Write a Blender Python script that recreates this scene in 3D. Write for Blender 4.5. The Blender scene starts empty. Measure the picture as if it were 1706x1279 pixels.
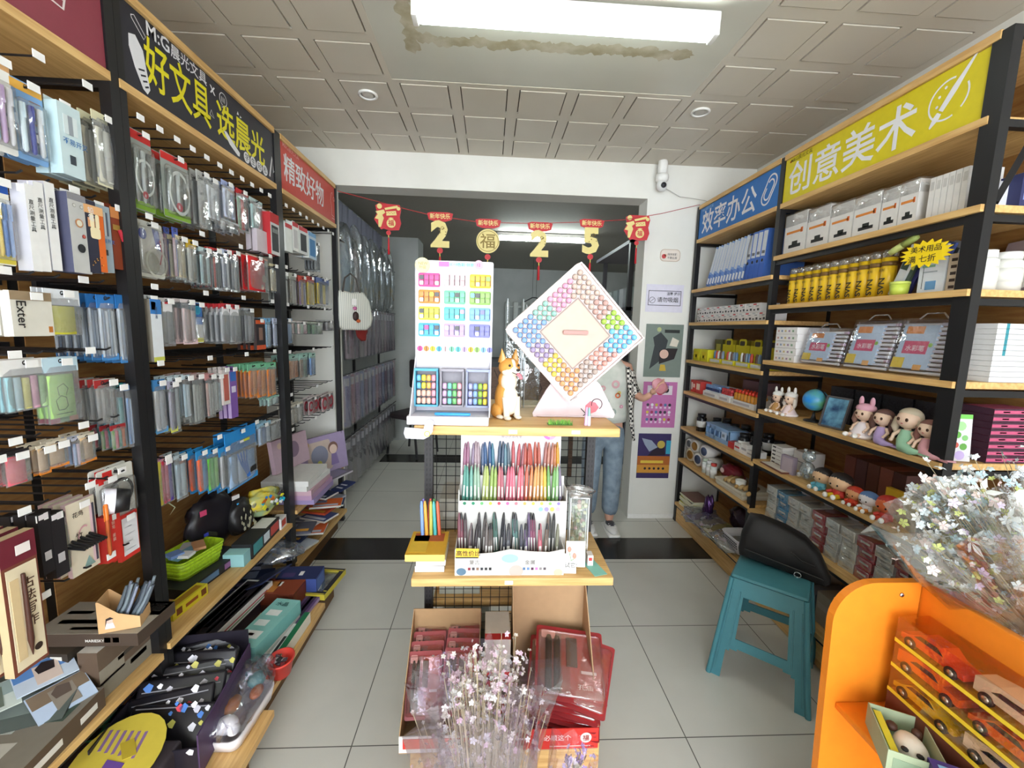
import bpy, bmesh, math, random
from mathutils import Vector, Matrix
R = math.radians
random.seed(7)
SC = bpy.context.scene
COL = SC.collection

# ---------------------------------------------------------------- camera
cam_d = bpy.data.cameras.new('camera')
cam_d.sensor_width = 36.0
cam_d.lens = 36.0 * 705.6 / 1706
cam_d.clip_start = 0.02
cam = bpy.data.objects.new('camera', cam_d)
COL.objects.link(cam)
_r = Vector((0.99832024, -0.051456, 0.02662653))
_u = Vector((-0.01975324, 0.12974512, 0.9913506))
_f = Vector((0.0544656, 0.99021133, -0.12851076))
_m = Matrix(((_r.x, _u.x, -_f.x), (_r.y, _u.y, -_f.y), (_r.z, _u.z, -_f.z))).to_4x4()
_m.translation = Vector((0, 0, 1.5))
cam.matrix_world = _m
SC.camera = cam

# ---------------------------------------------------------------- daylight and exposure
SC.view_settings.view_transform = 'Standard'
SC.view_settings.look = 'None'
SC.view_settings.gamma = 1
SC.view_settings.exposure = 0.72
world = bpy.data.worlds.new('daylight')
SC.world = world
world.use_nodes = True
world.node_tree.nodes['Background'].inputs[0].default_value = (0.86, 0.93, 1.0, 1)
world.node_tree.nodes['Background'].inputs[1].default_value = 6.4
SC.cycles.max_bounces = 6
SC.cycles.diffuse_bounces = 4
SC.cycles.glossy_bounces = 2
SC.cycles.transparent_max_bounces = 14
SC.cycles.caustics_reflective = False
SC.cycles.caustics_refractive = False

# ---------------------------------------------------------------- materials
def lin(c):
    if isinstance(c, str):
        c = tuple(int(c[i:i + 2], 16) / 255 for i in (0, 2, 4))
    return tuple(((v / 12.92) if v <= .04045 else ((v + .055) / 1.055) ** 2.4) for v in c) + (1,)

_mc = {}
def M(c, rough=.55, metal=0, emit=0, spec=.4):
    """plain material of a hex colour"""
    k = (c, rough, metal, emit, spec)
    if k in _mc: return _mc[k]
    m = bpy.data.materials.new('m_' + c)
    m.use_nodes = True
    nt = m.node_tree
    b = nt.nodes['Principled BSDF']
    b.inputs['Base Color'].default_value = lin(c)
    b.inputs['Roughness'].default_value = rough
    b.inputs['Metallic'].default_value = metal
    b.inputs['Specular IOR Level'].default_value = spec
    if emit:
        b.inputs['Emission Color'].default_value = lin(c)
        b.inputs['Emission Strength'].default_value = emit
    else:
        # faint procedural unevenness of the surface
        t = nt.nodes.new('ShaderNodeTexCoord'); n = nt.nodes.new('ShaderNodeTexNoise')
        n.inputs['Scale'].default_value = 35
        h = nt.nodes.new('ShaderNodeMixRGB'); h.blend_type = 'MULTIPLY'; h.inputs[0].default_value = .14
        h.inputs[1].default_value = lin(c)
        nt.links.new(t.outputs['Object'], n.inputs['Vector'])
        nt.links.new(n.outputs['Fac'], h.inputs[2])
        nt.links.new(h.outputs[0], b.inputs['Base Color'])
    _mc[k] = m
    return m

def clear(c='FFFFFF', a=.12, rough=.12, milk=.0):
    """clear plastic film: mostly see-through, with gloss and a little tint"""
    k = ('clear', c, a, rough, milk)
    if k in _mc: return _mc[k]
    m = bpy.data.materials.new('m_clear'); m.use_nodes = True
    nt = m.node_tree; nt.nodes.clear()
    o = nt.nodes.new('ShaderNodeOutputMaterial')
    tr = nt.nodes.new('ShaderNodeBsdfTransparent'); tr.inputs[0].default_value = lin(c)
    gl = nt.nodes.new('ShaderNodeBsdfGlossy'); gl.inputs['Roughness'].default_value = rough
    df = nt.nodes.new('ShaderNodeBsdfDiffuse'); df.inputs[0].default_value = lin(c)
    lw = nt.nodes.new('ShaderNodeLayerWeight'); lw.inputs[0].default_value = .35
    t = nt.nodes.new('ShaderNodeTexCoord'); n = nt.nodes.new('ShaderNodeTexNoise')
    n.inputs['Scale'].default_value = 22; n.inputs['Detail'].default_value = 3
    bp = nt.nodes.new('ShaderNodeBump'); bp.inputs['Strength'].default_value = .5; bp.inputs['Distance'].default_value = .01
    nt.links.new(t.outputs['Object'], n.inputs['Vector']); nt.links.new(n.outputs['Fac'], bp.inputs['Height'])
    nt.links.new(bp.outputs[0], gl.inputs['Normal'])
    ad = nt.nodes.new('ShaderNodeMath'); ad.operation = 'MULTIPLY_ADD'
    ad.inputs[1].default_value = .35; ad.inputs[2].default_value = a
    nt.links.new(lw.outputs['Facing'], ad.inputs[0])
    m1 = nt.nodes.new('ShaderNodeMixShader'); m1.inputs[0].default_value = milk
    nt.links.new(tr.outputs[0], m1.inputs[1]); nt.links.new(df.outputs[0], m1.inputs[2])
    m2 = nt.nodes.new('ShaderNodeMixShader')
    nt.links.new(ad.outputs[0], m2.inputs[0]); nt.links.new(m1.outputs[0], m2.inputs[1]); nt.links.new(gl.outputs[0], m2.inputs[2])
    nt.links.new(m2.outputs[0], o.inputs[0])
    _mc[k] = m
    return m

def noisy(name, c1, c2, scale=(1, 1, 1), ns=4, rough=.5, detail=4, spec=.4, dist=0, bump=0, coat=0):
    """two-colour noise material stretched by scale (wood grain, stone, printed camouflage)"""
    k = ('noisy', name)
    if k in _mc: return _mc[k]
    m = bpy.data.materials.new(name); m.use_nodes = True
    nt = m.node_tree; b = nt.nodes['Principled BSDF']
    t = nt.nodes.new('ShaderNodeTexCoord'); mp = nt.nodes.new('ShaderNodeMapping'); mp.inputs['Scale'].default_value = scale
    n = nt.nodes.new('ShaderNodeTexNoise'); n.inputs['Scale'].default_value = ns; n.inputs['Detail'].default_value = detail
    n.inputs['Distortion'].default_value = dist
    r = nt.nodes.new('ShaderNodeValToRGB')
    r.color_ramp.elements[0].position = .35; r.color_ramp.elements[0].color = lin(c1)
    r.color_ramp.elements[1].position = .65; r.color_ramp.elements[1].color = lin(c2)
    nt.links.new(t.outputs['Object'], mp.inputs[0]); nt.links.new(mp.outputs[0], n.inputs['Vector'])
    nt.links.new(n.outputs['Fac'], r.inputs[0]); nt.links.new(r.outputs[0], b.inputs['Base Color'])
    b.inputs['Roughness'].default_value = rough; b.inputs['Specular IOR Level'].default_value = spec
    b.inputs['Coat Weight'].default_value = coat
    if bump:
        bp = nt.nodes.new('ShaderNodeBump'); bp.inputs['Strength'].default_value = bump
        nt.links.new(n.outputs['Fac'], bp.inputs['Height']); nt.links.new(bp.outputs[0], b.inputs['Normal'])
    _mc[k] = m
    return m

WOODX = noisy('wood_grain_x', 'C79A5E', 'DDB678', (2, 30, 30), 3, .45)      # grain along x
WOODY = noisy('wood_grain_y', 'C79A5E', 'DDB678', (30, 2, 30), 3, .45)      # grain along y
WOODB = noisy('wood_back', '84592F', '99703F', (6, 3, 24), 3, .55)  # back panel wood, darkened to carry the shade behind the goods
BLACK = M('1B1A1C', .4)
DARK = M('2A2729', .5)
WHITE = M('F2F0EC', .6)
PAPER = M('ECE9E4', .7)
TAGM = M('F6F4F2', .5)
CHROME = M('C8C8C8', .25, .9)
FILM = clear('FFFFFF', .10, .1, .06)
FILM2 = clear('F4F6F8', .16, .12, .16)
CARDB = M('B8916A', .8)
INK = M('22201F', .6)

# ---------------------------------------------------------------- mesh building
class MB:
    def __init__(s):
        s.v = []; s.f = []; s.mi = []; s.sm = []; s.mats = []
    def idx(s, m):
        if m not in s.mats: s.mats.append(m)
        return s.mats.index(m)
    def add(s, vs, fs, m, smooth=False, T=None):
        o = len(s.v)
        if T is not None: vs = [tuple(T @ Vector(v)) for v in vs]
        s.v += [tuple(v) for v in vs]
        i = s.idx(m)
        for f in fs:
            s.f.append([a + o for a in f]); s.mi.append(i); s.sm.append(smooth)
        return s
    def box(s, x0, x1, y0, y1, z0, z1, m, T=None, ms=None):
        vs = [(x0, y0, z0), (x1, y0, z0), (x1, y1, z0), (x0, y1, z0), (x0, y0, z1), (x1, y0, z1), (x1, y1, z1), (x0, y1, z1)]
        fs = [(0, 3, 2, 1), (4, 5, 6, 7), (0, 1, 5, 4), (1, 2, 6, 5), (2, 3, 7, 6), (3, 0, 4, 7)]
        if ms is None: return s.add(vs, fs, m, T=T)
        for f, mm in zip(fs, ms): s.add([vs[i] for i in f], [(0, 1, 2, 3)], mm or m, T=T)
        return s
    def rbox(s, x0, x1, y0, y1, z0, z1, m, r=.003, seg=2, T=None):
        bm = bmesh.new(); bmesh.ops.create_cube(bm, size=1)
        for v in bm.verts:
            v.co = Vector(((x0 + x1) / 2 + v.co.x * (x1 - x0), (y0 + y1) / 2 + v.co.y * (y1 - y0), (z0 + z1) / 2 + v.co.z * (z1 - z0)))
        bmesh.ops.bevel(bm, geom=bm.edges[:], offset=r, segments=seg, affect='EDGES', profile=.5)
        bm.verts.index_update()
        s.add([v.co[:] for v in bm.verts], [[v.index for v in f.verts] for f in bm.faces], m, True, T)
        bm.free(); return s
    def prism(s, pts, d0, d1, m, ax='y', T=None, mside=None):
        """polygon pts in the plane across ax, thickened from d0 to d1"""
        def P(a, b, d):
            return {'y': (a, d, b), 'x': (d, a, b), 'z': (a, b, d)}[ax]
        n = len(pts)
        vs = [P(a, b, d0) for a, b in pts] + [P(a, b, d1) for a, b in pts]
        s.add(vs, [list(range(n)), list(range(2 * n - 1, n - 1, -1))], m, T=T)
        return s.add(vs, [(i, i + n, (i + 1) % n + n, (i + 1) % n) for i in range(n)], mside or m, T=T)
    def quad(s, a, b, c, d, m, T=None):
        return s.add([a, b, c, d], [(0, 1, 2, 3)], m, T=T)
    def disc(s, cx, cz, r, y, m, n=16, ry=None, T=None):
        return s.add([(cx + r * math.cos(2 * math.pi * i / n), y, cz + (ry or r) * math.sin(2 * math.pi * i / n)) for i in range(n)], [list(range(n))], m, T=T)
    def ring(s, cx, cz, r0, r1, y, m, n=24, a0=0, a1=360, T=None, ky=1):
        vs = []; k = n + 1
        for i in range(k):
            a = R(a0 + (a1 - a0) * i / n)
            vs += [(cx + r0 * math.cos(a), y, cz + ky * r0 * math.sin(a)), (cx + r1 * math.cos(a), y, cz + ky * r1 * math.sin(a))]
        return s.add(vs, [(2 * i, 2 * i + 1, 2 * i + 3, 2 * i + 2) for i in range(n)], m, T=T)
    def stroke(s, pts, w, y, m, T=None):
        """flat brush stroke in the xz plane along pts"""
        vs = []
        for i, p in enumerate(pts):
            a = pts[max(0, i - 1)]; b = pts[min(len(pts) - 1, i + 1)]
            dx, dz = b[0] - a[0], b[1] - a[1]; l = math.hypot(dx, dz) or 1
            vs += [(p[0] - dz / l * w / 2, y, p[1] + dx / l * w / 2), (p[0] + dz / l * w / 2, y, p[1] - dx / l * w / 2)]
        return s.add(vs, [(2 * i, 2 * i + 1, 2 * i + 3, 2 * i + 2) for i in range(len(pts) - 1)], m, T=T)
    def tube(s, pts, r, m, n=8, closed=False, T=None, caps=True):
        pts = [Vector(p) for p in pts]; rs = r if isinstance(r, (list, tuple)) else [r] * len(pts)
        vs = []; k = len(pts); up = None
        for i, p in enumerate(pts):
            if closed: d = pts[(i + 1) % k] - pts[i - 1]
            else: d = pts[min(k - 1, i + 1)] - pts[max(0, i - 1)]
            d.normalize()
            if up is None: up = Vector((0, 0, 1)) if abs(d.z) < .9 else Vector((1, 0, 0))
            a = d.cross(up).normalized(); b = a.cross(d).normalized(); up = b
            for j in range(n):
                t = 2 * math.pi * j / n
                vs.append(p + rs[i] * (math.cos(t) * a + math.sin(t) * b))
        fs = []
        for i in range(k if closed else k - 1):
            for j in range(n):
                i2 = (i + 1) % k
                fs.append((i * n + j, i * n + (j + 1) % n, i2 * n + (j + 1) % n, i2 * n + j))
        s.add(vs, fs, m, n > 5, T)
        if caps and not closed:
            s.add(vs[:n], [list(range(n))[::-1]], m, T=T); s.add(vs[-n:], [list(range(n))], m, T=T)
        return s
    def lathe(s, prof, m, n=20, c=(0, 0, 0), T=None, smooth=True, sx=1, sy=1):
        vs = []
        for r, z in prof:
            for j in range(n):
                t = 2 * math.pi * j / n
                vs.append((c[0] + sx * r * math.cos(t), c[1] + sy * r * math.sin(t), c[2] + z))
        fs = [(i * n + j, i * n + (j + 1) % n, (i + 1) * n + (j + 1) % n, (i + 1) * n + j) for i in range(len(prof) - 1) for j in range(n)]
        if prof[0][0] > 1e-5: fs.append(list(range(n))[::-1])
        if prof[-1][0] > 1e-5: fs.append([(len(prof) - 1) * n + j for j in range(n)])
        return s.add(vs, fs, m, smooth, T)
    def ell(s, c, r, m, nu=14, nv=9, T=None, fn=None):
        if not isinstance(r, (tuple, list)): r = (r, r, r)
        vs = []
        for i in range(nv + 1):
            ph = math.pi * i / nv
            for j in range(nu):
                t = 2 * math.pi * j / nu
                d = Vector((math.sin(ph) * math.cos(t), math.sin(ph) * math.sin(t), -math.cos(ph)))
                k = fn(d) if fn else 1
                vs.append((c[0] + r[0] * d.x * k, c[1] + r[1] * d.y * k, c[2] + r[2] * d.z * k))
        fs = [(i * nu + j, i * nu + (j + 1) % nu, (i + 1) * nu + (j + 1) % nu, (i + 1) * nu + j) for i in range(nv) for j in range(nu)]
        return s.add(vs, fs, m, True, T)
    def text(s, t, m, size, x, z, y, bold=0, align='LEFT', T=None, th=0, sx=1, rot=0, vert=False):
        """lettering in the xz plane at depth y, read from -y"""
        if vert:
            for i, ch in enumerate(t): s.text(ch, m, size, x, z - i * size * 1.05, y, bold, 'CENTER', T, th, sx)
            return s
        vs, fs = glyphs(t, bold, align, th / size if th else 0)
        ca, sa = math.cos(R(rot)), math.sin(R(rot))
        w = [(x + size * (a * sx * ca - b * sa), y - size * c_, z + size * (a * sx * sa + b * ca)) for a, b, c_ in vs]
        return s.add(w, fs, m, T=T)
    def build(s, name, parent=None, loc=None, rot=None, **kw):
        me = bpy.data.meshes.new(name)
        me.from_pydata(s.v, [], s.f)
        for m in s.mats: me.materials.append(m)
        me.polygons.foreach_set('material_index', s.mi)
        me.polygons.foreach_set('use_smooth', s.sm)
        me.update()
        o = bpy.data.objects.new(name, me); COL.objects.link(o)
        if parent is not None: o.parent = parent
        if loc is not None: o.location = loc
        if rot is not None: o.rotation_euler = rot
        if kw: tag(o, **kw)
        return o

_gc = {}
def glyphs(t, bold, align, th):
    k = (t, bold, align, th)
    if k in _gc: return _gc[k]
    c = bpy.data.curves.new('lettering', 'FONT'); c.body = t; c.size = 1; c.resolution_u = 2
    c.offset = bold; c.align_x = align; c.extrude = th / 2
    o = bpy.data.objects.new('lettering', c); COL.objects.link(o)
    dg = bpy.context.evaluated_depsgraph_get()
    me = bpy.data.meshes.new_from_object(o.evaluated_get(dg))
    r = ([v.co[:] for v in me.vertices], [list(p.vertices) for p in me.polygons])
    bpy.data.objects.remove(o); bpy.data.curves.remove(c); bpy.data.meshes.remove(me)
    _gc[k] = r
    return r

def tag(o, label=None, cat=None, group=None, kind=None):
    if label: o['label'] = label
    if cat: o['category'] = cat
    if group: o['group'] = group
    if kind: o['kind'] = kind
    return o

def thing(name, label, cat, loc=(0, 0, 0), rot=(0, 0, 0), group=None):
    o = bpy.data.objects.new(name, None); COL.objects.link(o)
    o.empty_display_size = .05
    o.location = loc; o.rotation_euler = rot if isinstance(rot, (tuple, list)) else (0, 0, rot)
    return tag(o, label, cat, group)

def dup(root, loc=None, rot=None, label=None, group=None, scale=None):
    r = root.copy(); COL.objects.link(r)
    if loc is not None: r.location = loc
    if rot is not None: r.rotation_euler = rot if isinstance(rot, (tuple, list)) else (0, 0, rot)
    if label: r['label'] = label
    if group: r['group'] = group
    if scale: r.scale = scale
    for ch in list(root.children):
        c = ch.copy(); COL.objects.link(c); c.parent = r
        for g in list(ch.children):
            d = g.copy(); COL.objects.link(d); d.parent = c
    return r

def rr(w, h, r=.01, n=4, cx=0, cz=0):
    """rounded rectangle outline"""
    p = []
    for sx, sz, a in ((1, 1, 0), (-1, 1, 90), (-1, -1, 180), (1, -1, 270)):
        for i in range(n + 1):
            t = R(a + 90 * i / n)
            p.append((cx + sx * (w / 2 - r) + r * math.cos(t), cz + sz * (h / 2 - r) + r * math.sin(t)))
    return p

def struct(name, mb, **kw):
    return mb.build(name, kind='structure', **kw)

# ================================================================ THE ROOM
CEIL = 2.726
# floor: 0.6 m grey tiles, grout joints and the two dark threshold bands
def floor_mat():
    m = bpy.data.materials.new('floor_tiles'); m.use_nodes = True
    nt = m.node_tree; b = nt.nodes['Principled BSDF']; N = nt.nodes; L = nt.links
    t = N.new('ShaderNodeTexCoord'); mp = N.new('ShaderNodeMapping'); mp.inputs['Location'].default_value = (.467, -1.967 + .6 * 4, 0)
    br = N.new('ShaderNodeTexBrick'); br.offset = 0; br.inputs['Scale'].default_value = 1
    br.inputs['Brick Width'].default_value = .615; br.inputs['Row Height'].default_value = .6
    br.inputs['Mortar Size'].default_value = .0022; br.inputs['Mortar Smooth'].default_value = .2
    br.inputs['Color1'].default_value = lin('D9D7CF'); br.inputs['Color2'].default_value = lin('D5D3CC'); br.inputs['Mortar'].default_value = lin('5F5D58')
    n = N.new('ShaderNodeTexNoise'); n.inputs['Scale'].default_value = 3; n.inputs['Detail'].default_value = 6
    mx = N.new('ShaderNodeMixRGB'); mx.blend_type = 'MULTIPLY'; mx.inputs[0].default_value = .22
    L.new(t.outputs['Object'], mp.inputs[0]); L.new(mp.outputs[0], br.inputs[0]); L.new(t.outputs['Object'], n.inputs['Vector'])
    L.new(br.outputs['Color'], mx.inputs[1]); L.new(n.outputs['Fac'], mx.inputs[2]); L.new(mx.outputs[0], b.inputs['Base Color'])
    b.inputs['Roughness'].default_value = .28; b.inputs['Specular IOR Level'].default_value = .35
    return m
FLOOR = floor_mat()
struct('floor', MB().box(-4, 4.2, -3.2, 9, -.05, 0, FLOOR))
BAND = noisy('black_granite', '1E1C1B', '34302D', (1, 1, 1), 60, .25)
struct('trim_1', MB().box(-1.5, 1.92, 2.605, 2.893, -.01, .0015, BAND))
struct('trim_2', MB().box(-1.2, 3.0, 4.614, 4.907, -.01, .0015, BAND))

WALLM = noisy('white_plaster', 'DEDCD4', 'E6E4DD', (1, 1, 1), 3, .8)
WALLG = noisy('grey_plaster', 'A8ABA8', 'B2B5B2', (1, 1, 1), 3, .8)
CEILM = noisy('ceiling_enamel', 'C4BBAB', 'CDC5B7', (1, 1, 1), 1.2, .38, 3)
CEILT = noisy('ceiling_tray', 'C0BDB0', 'C9C6BA', (1, 1, 1), 1.5, .3, 3)
STAIN = noisy('water_stain', 'A0957A', 'BDB4A0', (1, 1, 1), 12, .5)
GROOVE = M('54483C', .7)
mb = MB()
mb.box(-1.6, 4.2, -3.2, 3.23, CEIL + .012, CEIL + .08, CEILM)
gx0, gy0, sx, sy = .099, 2.333, .3075, .3
for i in range(-6, 14):
    for j in range(-18, 3):
        x0, x1 = gx0 + i * sx, gx0 + (i + 1) * sx
        y0, y1 = gy0 + j * sy, gy0 + (j + 1) * sy
        if -2 <= i <= 2 and j <= -1: continue       # smooth tray round the lamp
        a, g = .03, .006
        zc = CEIL
        # margin strips of the panel, groove, and the raised field
        for (p0, p1, q0, q1) in ((x0, x1, y0, y0 + a), (x0, x1, y1 - a, y1), (x0, x0 + a, y0 + a, y1 - a), (x1 - a, x1, y0 + a, y1 - a)):
            mb.box(p0, p1, q0, q1, zc, zc + .012, CEILM)
        mb.box(x0 + a + g, x1 - a - g, y0 + a + g, y1 - a - g, zc - .003, zc + .008, CEILM)
        mb.quad((x0 + a, y0 + a, zc + .008), (x0 + a, y1 - a, zc + .008), (x1 - a, y1 - a, zc + .008), (x1 - a, y0 + a, zc + .008), GROOVE)
mb.box(gx0 - 2 * sx, gx0 + 3 * sx, -3.2, gy0, CEIL + .002, CEIL + .012, CEILT)
struct('ceiling', mb)
# water stains in the tray round the lamp
rng = random.Random(3)
mb = MB()
def blotch(cx, cy, rx, ry):
    n = 22
    mb.add([(cx + rx * (1 + .25 * rng.uniform(-1, 1)) * math.cos(2 * math.pi * i / n), cy + ry * (1 + .3 * rng.uniform(-1, 1)) * math.sin(2 * math.pi * i / n), CEIL + .0012 + rng.uniform(0, .0006)) for i in range(n)], [list(range(n))], STAIN)
for k in range(9): blotch(-.36 + .012 * rng.uniform(-1, 1), 1.5 + k * .07, .035, .05)
for k in range(16): blotch(-.3 + k * .075, 2.02 + .01 * rng.uniform(-1, 1), .05, .035)
struct('trim_3', mb)

# back wall with the wide doorway, its header and the poster column
mb = MB()
mb.box(-1.7, 1.146, 3.23, 3.41, 2.483, CEIL + .06, WALLM)
mb.box(1.146, 2.2, 3.23, 3.41, 0, CEIL + .06, WALLM)
mb.box(-1.7, -1.16, 3.23, 3.41, 0, 2.483, WALLM)
struct('wall_back', mb)
struct('trim_4', MB().box(1.146, 2.0, 3.222, 3.23, 0, .035, WHITE))
struct('wall_left', MB().box(-1.62, -1.53, -3.2, 3.23, 0, CEIL + .06, WALLM))
struct('wall_right', MB().box(1.96, 2.05, -3.2, 3.23, 0, CEIL + .06, WALLM))
# room behind the doorway
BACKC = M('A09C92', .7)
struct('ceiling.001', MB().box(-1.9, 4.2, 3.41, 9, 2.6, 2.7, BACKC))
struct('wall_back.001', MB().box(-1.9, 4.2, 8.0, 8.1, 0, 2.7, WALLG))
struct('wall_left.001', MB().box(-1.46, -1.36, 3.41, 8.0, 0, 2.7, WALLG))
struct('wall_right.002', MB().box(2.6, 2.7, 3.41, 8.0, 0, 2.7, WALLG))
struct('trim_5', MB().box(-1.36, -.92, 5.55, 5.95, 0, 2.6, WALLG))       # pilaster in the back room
# ================================================================ LAMPS AND CEILING FITTINGS
def batten(loc, label, L=1.13, strength=11, name='tube_lamp'):
    t = thing(name, label, 'lamp', loc)
    MB().rbox(-L / 2 - .02, L / 2 + .02, -.035, .035, .012, .05, WHITE, .006).build('lamp_housing', t)
    MB().rbox(-L / 2, L / 2, -.03, .03, -.032, .014, M('F2FFFC', .4, 0, strength), .014, 3).build('light_tube', t)
    for s in (-1, 1):
        MB().rbox(s * (L / 2 + .008) - .011, s * (L / 2 + .008) + .011, -.033, .033, -.034, .03, WHITE, .004).build('end_cap', t)
    return t
batten((.27, 1.765, 2.668), 'long bright white tube lamp under the ceiling tray')
batten((.27, -.9, 2.668), 'tube lamp nearer the shop entrance, behind the camera')  # added out of view as fill light for the ceiling and goods
batten((.58, 5.04, 2.545), 'tube lamp glowing in the back room behind the new year garland', 1.0, 34)
for p, lab in (((-.676, 2.482), 'left of the tube lamp'), ((1.142, 2.469), 'right of the tube lamp, near the blue sign')):
    t = thing('downlight', 'small round unlit ceiling downlight ' + lab, 'light', (p[0], p[1], CEIL - .003), group=None)
    MB().lathe([(.05, 0), (.052, -.006), (.042, -.01), (.038, -.006), (.036, 0)], WHITE, 28).build('rim', t)
    MB().lathe([(.037, -.004), (.02, -.007), (0, -.008)][::-1], M('CFCBC2', .3), 24).build('lens', t)
# surveillance camera on the back wall
t = thing('security_camera', 'white round security camera hung high on the white wall', 'camera', (1.217, 3.16, 2.64))
MB().lathe([(.001, .1), (.028, .1), (.032, .085), (.035, .05), (.034, .0)][::-1], WHITE, 24).build('mount', t)
MB().lathe([(.03, -.005), (.043, -.01), (.047, -.03), (.043, -.05), (.03, -.06)][::-1], WHITE, 24).build('collar', t)
hd = MB().ell((0, -.004, -.085), (.038, .038, .042), M('E8E8E6', .3), 22, 14).build('camera_head', t)
mb = MB(); T = Matrix.Translation((0, -.036, -.092)) @ Matrix.Rotation(R(90), 4, 'X')
mb.lathe([(.019, 0), (.019, .008), (.014, .009)], BLACK, 20, T=T); mb.lathe([(.008, .0085), (.006, .011), (0, .012)], M('3A3E46', .1), 14, T=T)
mb.build('lens', hd)
MB().tube([(1.24, 3.2, 2.56), (1.30, 3.21, 2.54), (1.38, 3.21, 2.5), (1.47, 3.2, 2.49), (1.56, 3.19, 2.475), (1.63, 3.2, 2.46)], .0022, M('B8B5AE'), 5).build('camera_cable', label='thin grey cable running from security camera to rack top', cat='cable')

# ================================================================ WALL RACKS
def post(mb, x, y, z0=0, z1=2.455, w=.03):
    mb.box(x - w / 2, x + w / 2, y - w / 2, y + w / 2, z0, z1, BLACK)

def hook(rack, x_back, x_tip, y, z, tagc=True, end=True):
    """peg hook: rod towards the aisle with an upturned tip; the price tag is its sub-part"""
    k = (x_back, x_tip, tagc)
    if k not in _hooks:
        s = 1 if x_tip > x_back else -1
        h = MB().tube([(x_back, 0, 0), (x_tip - s * .012, 0, 0), (x_tip, 0, .006)], .0028, BLACK, 5)
        o = h.build('hook', rack); o.location = (0, y, z)
        g = None
        if tagc:
            g = MB().box(x_tip, x_tip + .002 * s, -.014, .014, -.008, .01, TAGM).build('price_tag', o)
        _hooks[k] = (o, g)
        return o
    o0, g0 = _hooks[k]
    o = o0.copy(); COL.objects.link(o); o.parent = rack; o.location = (0, y, z)
    if g0:
        g = g0.copy(); COL.objects.link(g); g.parent = o
    return o
_hooks = {}

def rack(label, side, y0, y1, zt, zb, shelves, decks=(), near_post=.0, back=True, far_post=True):
    """side=-1 left wall, +1 right wall. y0 near end, y1 far end"""
    xf = -1.10 if side < 0 else 1.52
    xb = xf + side * .38
    t = thing('display_rack', label, 'rack', (0, 0, 0))
    w = .032
    ys = [y0 + w / 2] + ([y1 - w / 2] if far_post else [])
    for y in ys:
        for x in (xf + side * w / 2, xb - side * w / 2):
            m = MB(); m.box(x - w / 2, x + w / 2, y - w / 2, y + w / 2, 0, zt, BLACK)
            m.box(x - w / 2 - .002, x + w / 2 + .002, y - w / 2 - .002, y + w / 2 + .002, 0, .02, DARK); m.build('post', t)
    lo, hi = sorted((xf + side * w, xb - side * w))
    for y in ys:
        for z in [zb - .02] + [s - .028 for s in shelves] + [zt]:
            m = MB(); m.box(lo, hi, y - w / 2 + .004, y + w / 2 - .004, z - .022, z, BLACK); m.build('side_bar', t)
    a, b = sorted((xf - side * .004, xb))
    if back:
        x = xb - side * .035
        MB().box(min(x, x + side * .01), max(x, x + side * .01), y0 + w, y1 - (w if far_post else 0), .1, zt, WOODB).build('back_panel', t)
    MB().box(a, b, y0 + w, y1 - (w if far_post else 0), zt - .022, zt + .004, WOODY).build('top_board', t)
    MB().box(a, b, y0 + w, y1 - (w if far_post else 0), zb - .024, zb, WOODY).build('shelf', t)
    for z in shelves:
        a2, b2 = sorted((xf - side * .012, xb - side * .036))
        MB().box(a2, b2, y0 + (.004 if side > 0 else w), y1 - (w if far_post else 0) + .0, z - .022, z, WOODY).build('shelf', t)
        MB().box(min(xf + side * .004, xf + side * .02), max(xf + side * .004, xf + side * .02), y0 + w, y1 - (w if far_post else 0), z - .046, z - .0225, BLACK).build('shelf_beam', t)
    if side > 0: MB().box(xf + .006, xf + .022, y0 + w, y1 - (w if far_post else 0), .004, shelves[-1] - .024, WOODY).build('kick_board', t)
    return t, xf, xb

def sign(rack, side, y0, y1, z0, z1, color, draw, name='header_sign'):
    """drawn in a local frame: x from 0 (left as read) to W, z from 0 to H"""
    xf = -1.10 if side < 0 else 1.52
    W, H = y1 - y0, z1 - z0
    mb = MB(); mb.box(0, W, .001, .012, 0, H, M(color, .45)); draw(mb, W, H)
    o = mb.build(name, rack)
    if side < 0: o.rotation_euler = (0, 0, R(90)); o.location = (xf - .004, y0, z0)
    else: o.rotation_euler = (0, 0, R(-90)); o.location = (xf + .004, y1, z0)
    return o

SW = M('ECEAEC', .5)
def sign_burgundy(mb, W, H):
    w = M('E8D8D8', .5)
    cx, cz = W - .19, .165
    for k in (0, .022, .044):
        mb.stroke([(cx - .1, cz + .05 - k), (cx - .07, cz - .03 - k), (cx - .03, cz - .045 - k * .7), (cx, cz - .035 - k * .5)], .006, 0, w)
        mb.stroke([(cx, cz - .035 - k * .5), (cx + .03, cz - .05 - k * .7), (cx + .075, cz - .04 - k), (cx + .095, cz + .05 - k)], .006, 0, w)
    for k in range(3):
        mb.stroke([(cx - .06, cz + .03 - k * .018), (cx - .035, cz + .015 - k * .018), (cx - .012, cz + .02 - k * .018)], .006, 0, w)
        mb.stroke([(cx + .012, cz + .02 - k * .018), (cx + .035, cz + .01 - k * .018), (cx + .062, cz + .025 - k * .018)], .006, 0, w)
    mb.stroke([(cx, cz - .04), (cx, cz + .06)], .006, 0, w)
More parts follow.
